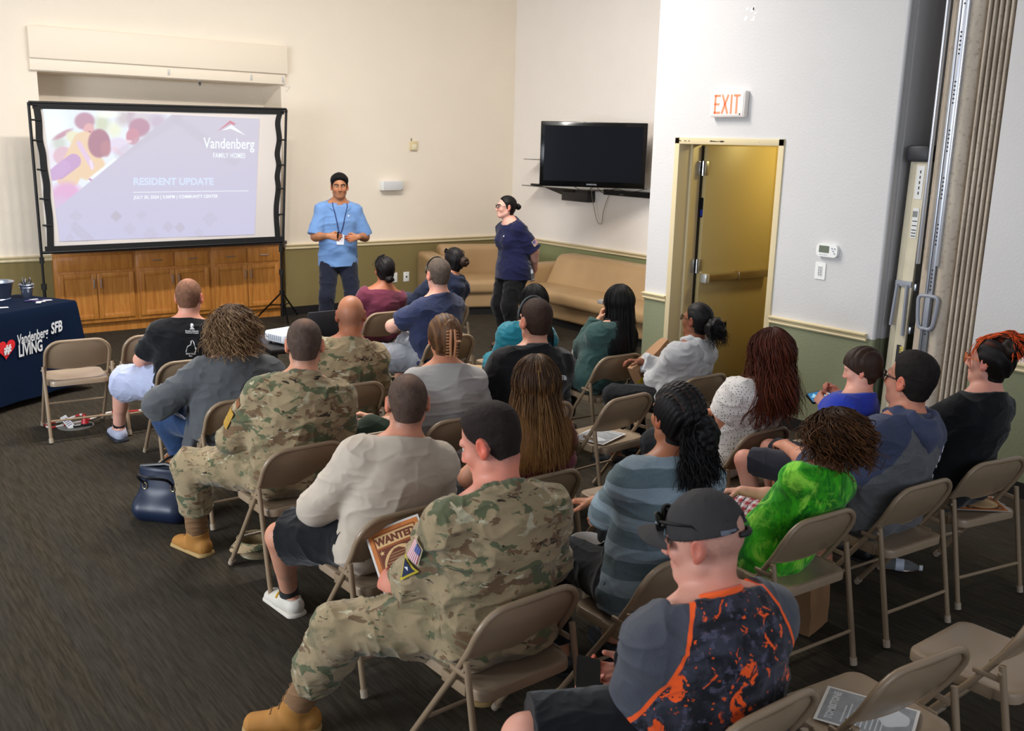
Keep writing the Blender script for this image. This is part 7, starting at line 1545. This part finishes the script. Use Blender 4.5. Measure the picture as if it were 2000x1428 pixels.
# ------------------------------------------------------------------ flyers
M_PAPER = mat('white_paper', '#d9d4cf', .7); M_ORANGE = mat('orange_print', '#c9793c', .7, vary=.15, vscale=25); M_CREAMP = mat('cream_print', '#dcb681', .7, vary=.06, vscale=20); M_RUST = mat('rust_print', '#6e3722', .7); M_GREYP = mat('grey_print_area', '#8b8d90', .7, vary=.15, vscale=30); M_PALEP = mat('pale_grey_print', '#c4c6c8', .7); M_TEXTB = mat('brown_small_print', '#a27c55', .7)
def flyer(label, o, x, y, wanted=True, group=None, name='flyer', bow=0.0):
    """letter-size sheet lying in the plane spanned by x (reading direction) and y (up the page)"""
    w, h = .216, .279; M = frame_M(o, x, y); b = MB(); n = 8
    def B(px_, py_, z=0.0): return (M @ Vector((px_, py_, z+bow*(1-(2*px_/w)**2))))[:]
    vs = []
    for z in (0, -.0008):
        for j in range(n+1):
            for i in range(n+1): vs.append(B((i/n-.5)*w, (j/n-.5)*h, z))
    fs = []; N = (n+1)**2
    for j in range(n):
        for i in range(n): a = j*(n+1)+i; fs.append((a, a+1, a+n+2, a+n+1)); fs.append((N+a, N+a+n+1, N+a+n+2, N+a+1))
    b.add(vs, fs); f = b.build(name, M_PAPER); tag(f, label, 'flyer', group)
    def patch(nm, m, pts, z, sub=1): 
        b = MB(); b.add([B(*p, z) for p in pts], [tuple(range(len(pts)))]); b.build(nm, m, f, normals=False)
    def strip(nm, m, x0, y0, x1, y1, z):
        k = 8; b = MB(); vs = [B(x0+(x1-x0)*i/k, yy, z) for yy in (y0, y1) for i in range(k+1)]; b.add(vs, [(i, i+1, k+2+i, k+1+i) for i in range(k)]); b.build(nm, m, f, normals=False)
    def words(nm, m, body, cx, cy, size, bold, z, ws=1.0):
        g = text_geo(body, size, bold, align='CENTER', wscale=ws); b = MB(); b.add([B(px_+cx, py_+cy, z) for px_, py_, _ in g[0]], g[1]); b.build(nm, m, f, normals=False)
    if wanted:
        strip('printed_border', M_ORANGE, -.100, -.131, .100, .131, .0006)
        for x0, y0, x1, y1 in ((-.084, -.118, .084, -.115), (-.084, .112, .084, .115), (-.084, -.118, -.081, .115), (.081, -.118, .084, .115), (-.081, .058, .081, .061)): strip('rule', M_RUST, x0, y0, x1, y1, .0010)
        strip('title_panel', M_CREAMP, -.078, .064, .078, .109, .0010); words('lettering', M_RUST, 'WANTED', 0, .073, .040, .0022, .0015, .90)
        for cx in (-.072, .072): words('lettering', M_RUST, '.', cx, .086, .03, .002, .0015)
        strip('dark_panel', M_RUST, -.079, -.112, .079, .056, .0010); b = MB(); b.add([B(.074*math.cos(a), -.032+.082*math.sin(a), .0014) for a in np.linspace(0, 6.28, 33)[:-1]], [tuple(range(32))]); b.build('oval_panel', M_CREAMP, f, normals=False)
        for cx in (-.066, .066):
            for cy in (.040, -.100): 
                st = [(cx+(.011 if k % 2 == 0 else .0045)*math.sin(k*math.pi/5), cy+(.011 if k % 2 == 0 else .0045)*math.cos(k*math.pi/5)) for k in range(10)]; patch('star', M_CREAMP, st, .0014)
        for k in range(11):
            ww = .060*math.sqrt(max(.1, 1-((k-5)/6.5)**2)); strip('text_line', M_TEXTB, -ww*(.9 if k % 3 else 1), .022-k*.0105, ww*(.95 if k % 2 else .7), .026-k*.0105, .0018)
    else:
        strip('printed_area', M_GREYP, -.099, -.130, .099, .130, .0006); words('lettering', M_PALEP, 'TOMBSTONE', 0, .092, .030, .0012, .0012, .95)
        for k in range(9): strip('text_line', M_PALEP, -.085, .062-k*.014, .02+.02*math.sin(k*2.1), .066-k*.014, .0012)
        patch('pale_picture', M_PALEP, [(.02+.055*math.cos(a)*(1+.2*math.sin(3*a)), -.075+.045*math.sin(a)) for a in np.linspace(0, 6.28, 19)[:-1]], .0013)
    return f
def seat_flyer(ck, label, wanted, dx=0, dy=0, rz=0, group=None):
    x, y, a = CHAIRS[ck]; a = -rad(a); o = V3(x+dx*math.cos(a)-dy*math.sin(a), y+dx*math.sin(a)+dy*math.cos(a), .4255); r = rad(rz)+a; return flyer(label, o, (math.cos(r), math.sin(r), 0), (-math.sin(r), math.cos(r), 0), wanted, group)
seat_flyer('c2', 'orange bordered flyer on the bare seat left of the man in the black T-shirt', True, .02, .02, 180); seat_flyer('c12', 'orange flyer on the empty seat ahead of the woman in teal', True, -.02, .02, 200)
seat_flyer('c18', 'grey printed flyer with white title on the empty seat left of the braided woman', False, -.03, .02, -75); seat_flyer('c20', 'orange flyer on the seat hidden behind the striped top', True, .06, .02, 20); seat_flyer('c23', 'grey flyer on the empty seat beside the red-haired woman', False, .0, .03, -40)
seat_flyer('c28', 'grey printed flyer on the empty seat at the bottom edge', False, .0, .0, 30); seat_flyer('c26', 'orange flyer the woman in black is sitting on, its corner poking out', True, .07, -.02, 60)
p = pz(358, 896, .001); flyer('orange flyer lying on the carpet by the navy handbag', V3(p[0], p[1], .003), (.55, .83, 0), (-.83, .55, 0), True)
if 'p17' in PEOPLE:
    q = PEOPLE['p17']; w = py(786, 1088, 2.96); flyer('orange WANTED flyer held up in the soldier\'s left hand', w+V3(.0, .0, .0), unit(CR*.93+CU*.36+CF*.1), unit(CU*.82-CR*.50+CF*.50), True, bow=.006)
# ------------------------------------------------------------------ hand-held things
def slab(name, lb, cat, o, x, y, w, h, t, m, screen=None, r=.008, grp=None):
    M = frame_M(o, x, y); root = thing(name, lb, cat, tuple(o)); M0 = frame_M((0, 0, 0), x, y); b = MB(); b.prism(rrect(w, h, r), -t, 0, M0); b.build('case', m, root)
    if screen: b = MB(); b.prism(rrect(w*.93, h*.90, r*.5), .0002, .0008, M0); b.build('screen', screen, root)
    return root, M0
M_CASE = mat('black_phone_case', '#0e0f11', .4)
w = py(1608, 772, 2.93); M_GAME = mat('blue_game_screen', '#204a70', .2, emit='#3f8fc4', estr=.55); ph, M0 = slab('phone', 'phone showing a bright blue game, held by the boy in royal blue', 'phone', w, unit(CR*.97+CU*.20+CF*.1), unit(CU*.55+CF*.84-CR*.05), .155, .085, .010, M_CASE, M_GAME)
b = MB()
for pts in ([(-.05, -.03), (.0, .03), (.012, -.02)], [(0, -.03), (.03, .032), (.045, -.03)], [(-.065, .0), (-.04, .03), (-.03, -.01)]): b.add([(M0 @ Vector((x, y, .0011)))[:] for x, y in pts], [(0, 1, 2)])
b.build('game_shape', mat('pale_game_shape', '#8ccbe6', .3, emit='#9fd8f0', estr=.6), ph)
w = py(1150, 1322, 2.00); slab('phone', 'black phone in the hands of the man in the dark cap', 'phone', w, unit(V3(.75, -.55, -.25)), unit(V3(.45, .75, .35)), .075, .155, .010, M_CASE, mat('dark_phone_screen', '#08090b', .15))
w = py(1148, 1052, 2.80); bw = thing('bowl', 'white paper bowl held by the woman in the striped top', 'bowl', tuple(w)); b = MB(); b.lathe([(.045, -.045), (.068, 0), (.071, .001), (.066, -.001), (.043, -.043), (.0001, -.043)], 28, cap=False); b.build('shell', mat('white_paper_bowl', '#d4cfcb', .6), bw)
# water bottles
M_PET = mat('clear_bottle_plastic', '#eef2f4', .08, trans=.9, ior=1.25); M_WRAP = mat('printed_bottle_wrap', '#c9d2de', .4); M_CAPW = mat('white_bottle_cap', '#dfe3e6', .4)
def bottle(label, loc, axis, roll=0.0):
    t = thing('water_bottle', label, 'bottle', tuple(loc)); z = unit(axis); x = unit(np.cross(z, V3(.3, .9, .2))); y = np.cross(z, x); M = Matrix(((x[0], y[0], z[0], 0), (x[1], y[1], z[1], 0), (x[2], y[2], z[2], 0), (0, 0, 0, 1)))
    prof = [(.0001, .004), (.024, 0), (.031, .008)]+[(.0315-.0018*(k % 2), .016+k*.011) for k in range(10)]+[(.0315, .135), (.026, .16), (.014, .185), (.0115, .188), (.0115, .197)]
    b = MB(); b.lathe(prof, 20, cap=False, M=M); b.build('shell', M_PET, t); b = MB(); b.lathe([(.0322, .082), (.0322, .122)], 20, cap=False, M=M); b.build('wrap_label', M_WRAP, t); b = MB(); b.lathe([(.0145, .196), (.0145, .212), (.0001, .2125)], 16, M=M); b.build('cap', M_CAPW, t)
p = pz(1738, 1113, 0); bottle('clear water bottle lying on the carpet behind the hooded man\'s chair', V3(p[0]-.03, p[1]+.05, .034), V3(.55, -.83, 0))
if 'p2' in PEOPLE: w = py(1040, 545, 7.80); bottle('clear water bottle held behind her back by the woman in navy', w+V3(0, 0, .0)-V3(.0, 0, .02), V3(-.25, .1, .9))
# ------------------------------------------------------------------ bags and floor things
M_NAVYL = mat('navy_leather', '#182238', .42, bump=.1, bscale=150); M_BLKL = mat('black_leather', '#121216', .4); M_GOLD = mat('pale_gold', '#c9b98a', .25, .9); M_LINING = mat('brown_lining', '#5a3b2c', .8)
bg = thing('handbag', 'navy leather tote handbag with black handles standing beside the soldier\'s boot', 'bag', (1.60, 5.27, 0), rad(-48))
F = Field(); F.erc(V3(-.09, 0, .07), V3(.09, 0, .07), (.13, .09), (.13, .09), V3(0, 1, 0), .05, clip=[(V3(0, 0, 0), V3(0, 0, -1))]); F.erc(V3(0, 0, .08), V3(0, 0, .28), (.150, .090), (.150, .05), V3(1, 0, 0), .05, clip=[(V3(0, 0, .305), V3(0, 0, 1)), (V3(0, 0, .0), V3(0, 0, -1))]); F.ell(V3(0, 0, .32), np.eye(3), (.13, .034, .09), .008, 's'); F.grid(.005)
P_, Q_ = F.mesh(); N_ = vnormals(P_, Q_); P_ = P_+N_*(.010*vnoise(P_, (9, 9, 5), 4))[:, None]; P_[:, 2] = np.maximum(P_[:, 2], .002); np_mesh('shell', P_, Q_, M_NAVYL, bg)
b = MB(); b.lathe([(.0001, 0), (.11, .001)], 20, (0, 0, .255), cap=False, sy=.28); b.build('lining', M_LINING, bg)
for s_, dx in ((-1, -.05), (1, .05)):
    pts = bez([(-.085, s_*.058, .215), (-.10, s_*.085, .25), (-.06, s_*.16, .30), (.02, s_*.19, .30), (.08, s_*.12, .27), (.085, s_*.058, .215)], 6); b = MB(); b.tube(pts, .0075, 8); h_ = b.build('handle', M_BLKL, bg)
    for x_ in (-.085, .085): b = MB(); b.tube([(x_+.014*math.cos(a), s_*.064, .205+.018*math.sin(a)) for a in np.linspace(0, 6.28, 14, endpoint=False)], .003, 6, closed=True); b.build('ring', M_GOLD, h_)
b = MB(); b.tube([(-.14, .0, .295), (.0, .02, .31), (.14, .0, .295)], .012, 8); b.build('zip_flap', M_BLKL, bg)
# patrol cap under the soldier's chair
hc = thing('patrol_cap', 'camouflage patrol cap lying upside down under the soldier\'s chair', 'cap', (1.83, 4.54, 0), rad(20))
b = MB(); b.lathe([(.085, 0), (.095, .02), (.098, .085), (.095, .088), (.090, .082), (.088, .02), (.0001, .012)], 28, sx=1.0, sy=1.12); b.build('crown', M_CAMO, hc); b = MB(); vs = []
for a in np.linspace(-1.1, 1.1, 12): vs += [(-.097*math.cos(a), .10*math.sin(a), .085), (-.097*math.cos(a)-.07*math.cos(a*1.4), .105*math.sin(a), .060)]
b.add(vs, [(2*i, 2*i+1, 2*i+3, 2*i+2) for i in range(11)], True); b.build('brim', M_CAMO, hc); b = MB(); b.box((.03, -.05, .014), (.07, .0, .016)); b.build('inner_tag', M_WHITEP, hc)
# plastic cup on the flyer
p = pz(352, 886, 0); cu = thing('plastic_cup', 'clear plastic cup standing by the flyer on the carpet', 'cup', (p[0]+.02, p[1]+.10, .004)); b = MB(); b.lathe([(.0001, .003), (.027, 0), (.037, .11), (.039, .112), (.036, .11), (.026, .004), (.0001, .005)], 24, cap=False); b.build('shell', M_PET, cu); b = MB(); b.tube([(.038*math.cos(a), .038*math.sin(a), .112) for a in np.linspace(0, 6.28, 24, endpoint=False)], .002, 6, closed=True); b.build('rim', mat('pale_cup_rim', '#d0d4d8', .2), cu)
# floor box with its cord
p = pz(148, 832, 0); fo = thing('floor_outlet', 'round grey floor power outlet under the empty chair by the navy table', 'outlet', (p[0], p[1], 0)); b = MB(); b.lathe([(.125, 0), (.125, .003), (.115, .006), (.0001, .006)], 32, cap=False); b.build('cover_plate', mat('grey_floor_plate', '#7d7c78', .45, .4), fo); b = MB(); b.box((-.03, -.07, .006), (.10, -.035, .020), .003); b.build('flap', M_BLK, fo); b = MB(); b.box((-.02, -.066, .0205), (.02, -.05, .0215)); b.build('flap_label', M_WPL, fo)
M_REDP = mat('red_plug', '#b3202a', .4); b = MB(); b.lathe([(.028, 0), (.022, .03), (.012, .06), (.007, .075)], 14, (p[0]+.06, p[1]-.03, .012)); tag(b.build('power_plug', M_REDP), 'red power plug standing in the floor outlet', 'plug')
cp_ = bez([(p[0]+.06, p[1]-.03, .085), (p[0]+.03, p[1]+.03, .07), (p[0]-.06, p[1]+.12, .02), (p[0]-.17, p[1]+.12, .01), (p[0]-.17, p[1]+.02, .01), (p[0]-.05, p[1]+.03, .012), (p[0]+.12, p[1]+.09, .01), (p[0]+.28, p[1]+.20, .01), (p[0]+.42, p[1]+.16, .01), (p[0]+.62, p[1]+.12, .01), (p[0]+.85, p[1]+.02, .01), (p[0]+1.2, p[1]-.10, .01), (3.05, 7.2, .01)], 10)
m = mat('red_and_white_cord', '#b02828', .5); b = MB(); b.cur = 0
for i in range(0, len(cp_)-1): b.cur = (i//4) % 2; b.tube(cp_[i:i+2], .0075, 7, cap=False)
tag(b.build('extension_cord', [m, mat('white_cord', '#d9d2cc', .5)]), 'red and white striped extension cord running under the chairs to the low table', 'cord')
b = MB(); M = frame_M((p[0]-.06, p[1]-.03, .045), (.9, .3, .3), (.2, .6, .75)); b.prism(rrect(.05, .11, .004), 0, .0008, M); t_ = tag(b.build('cord_tag', M_WPL), 'white paper warning tag tied on the striped cord', 'tag'); b = MB()
for k in range(5): b.prism([(x, y+.03-k*.014) for x, y in rrect(.036, .006, .001)], .0008, .0012, M)
b.build('print', mat('faded_purple_print', '#8a7a9a', .7), t_)
# bag under the child's chair, crumpled bag on a lap, kraft bag
M_KRAFT = mat('kraft_paper', '#9a7350', .75, bump=.2, bscale=40, bdist=.004, vary=.08, vscale=6)
def paper_bag(name, lb, w, d, h, loc, rz, tilt=(0, 0), m=M_KRAFT, wr=.006):
    t = thing(name, lb, 'bag', loc, rz); t.rotation_euler = (tilt[0], tilt[1], rz); n = 10; vs = []; fs = []; ring = []
    for j in range(n+1):
        z = h*j/n; k = len(ring); r_ = []
        for i in range(40):
            u = i/40*4; sd = int(u); f_ = u-sd; c_ = [(-w/2, -d/2), (w/2, -d/2), (w/2, d/2), (-w/2, d/2)]; a, b_ = c_[sd], c_[(sd+1) % 4]; x, y = a[0]+(b_[0]-a[0])*f_, a[1]+(b_[1]-a[1])*f_; y *= 1-.35*(j/n)**2 if sd in (0, 2) or True else 1
            q = np.array([[x*9+3, y*9, z*9]]); nz = vnoise(q, 1.3, 3)[0]; r_.append((x*(1+.03*nz)+wr*nz, y+wr*vnoise(q, 1.7, 8)[0], z))
        ring.append(r_)
    vs = [p_ for r_ in ring for p_ in r_]
    for j in range(n):
        for i in range(40): fs.append((j*40+i, j*40+(i+1) % 40, (j+1)*40+(i+1) % 40, (j+1)*40+i))
    fs.append(tuple(range(39, -1, -1))); b = MB(); b.add(vs, fs, True); b.build('shell', m, t); return t
paper_bag('paper_bag', 'brown paper bag standing on the carpet under the child\'s chair', .20, .11, .30, (3.56, 2.42, .001), rad(12))
w = py(1283, 722, 4.52); kb = paper_bag('grocery_bag', 'crumpled brown kraft paper bag held on the lap of the woman in light grey', .26, .10, .34, tuple(w+V3(-.10, .06, -.10)), rad(0), (0, rad(58)))
b = MB(); w = py(1252, 744, 4.50); q = [w+V3(-.045, 0, -.01), w+V3(.02, .0, -.02), w+V3(.025, .01, .025), w+V3(0, .03, -.015)]; b.add(q, [(0, 1, 2), (0, 2, 3), (1, 2, 3), (0, 1, 3)]); tag(b.build('snack_packet', mat('yellow_packet', '#d8c832', .3)), 'small yellow packet in the hand of the woman in light grey', 'packet')
F = Field(); w = py(1148, 690, 5.32); F.ell(V3(0, 0, 0), np.eye(3), (.11, .10, .05), .03); F.rc(V3(-.05, .02, .03), V3(.06, -.04, .02), .05, .03, .03); F.rc(V3(.02, .05, .05), V3(.09, .06, .06), .035, .02, .03); F.grid(.006); P_, Q_ = F.mesh(); N_ = vnormals(P_, Q_); P_ = P_+N_*(.012*(1-2*np.abs(vnoise(P_, 16, 2))))[:, None]; o = np_mesh('cloth_bag', P_, Q_, mat('white_cotton', '#b9b4b0', .85)); o.location = tuple(w); tag(o, 'rumpled white cloth bag on the lap of the woman in dark green', 'bag')
w = py(1128, 688, 5.55); b = MB(); rng = random.Random(4)
for k in range(4): b.tube(bez([w+V3(rng.uniform(-.02, .02), 0, -.03), w+V3(rng.uniform(-.03, .03), .01, .0), w+V3(rng.uniform(-.02, .04), .01, .05)], 4), .007, 6)
tag(b.build('blue_ribbon_bundle', mat('bright_blue_ribbon', '#1d3a9c', .5)), 'bundle of bright blue ribbons beside the white cloth bag', 'ribbon')
w = py(362, 800, 5.42); b = MB(); M = frame_M(w, unit(V3(.9, .3, 0)), unit(V3(-.25, .9, .15))); b.prism(rrect(.15, .20, .004), -.012, 0, M); nb = tag(b.build('notebook', mat('pale_notebook', '#cfcfe0', .6)), 'spiral notebook on the lap of the curly-haired woman', 'notebook'); b = MB()
for k in range(12): b.tube([(M @ Vector((-.075+.006*math.cos(a), -.09+k*.0165, -.006+.009*math.sin(a))))[:] for a in np.linspace(0, 6.28, 9)[:-1]], .0012, 5, closed=True)
b.build('spiral_binding', M_PENC, nb)
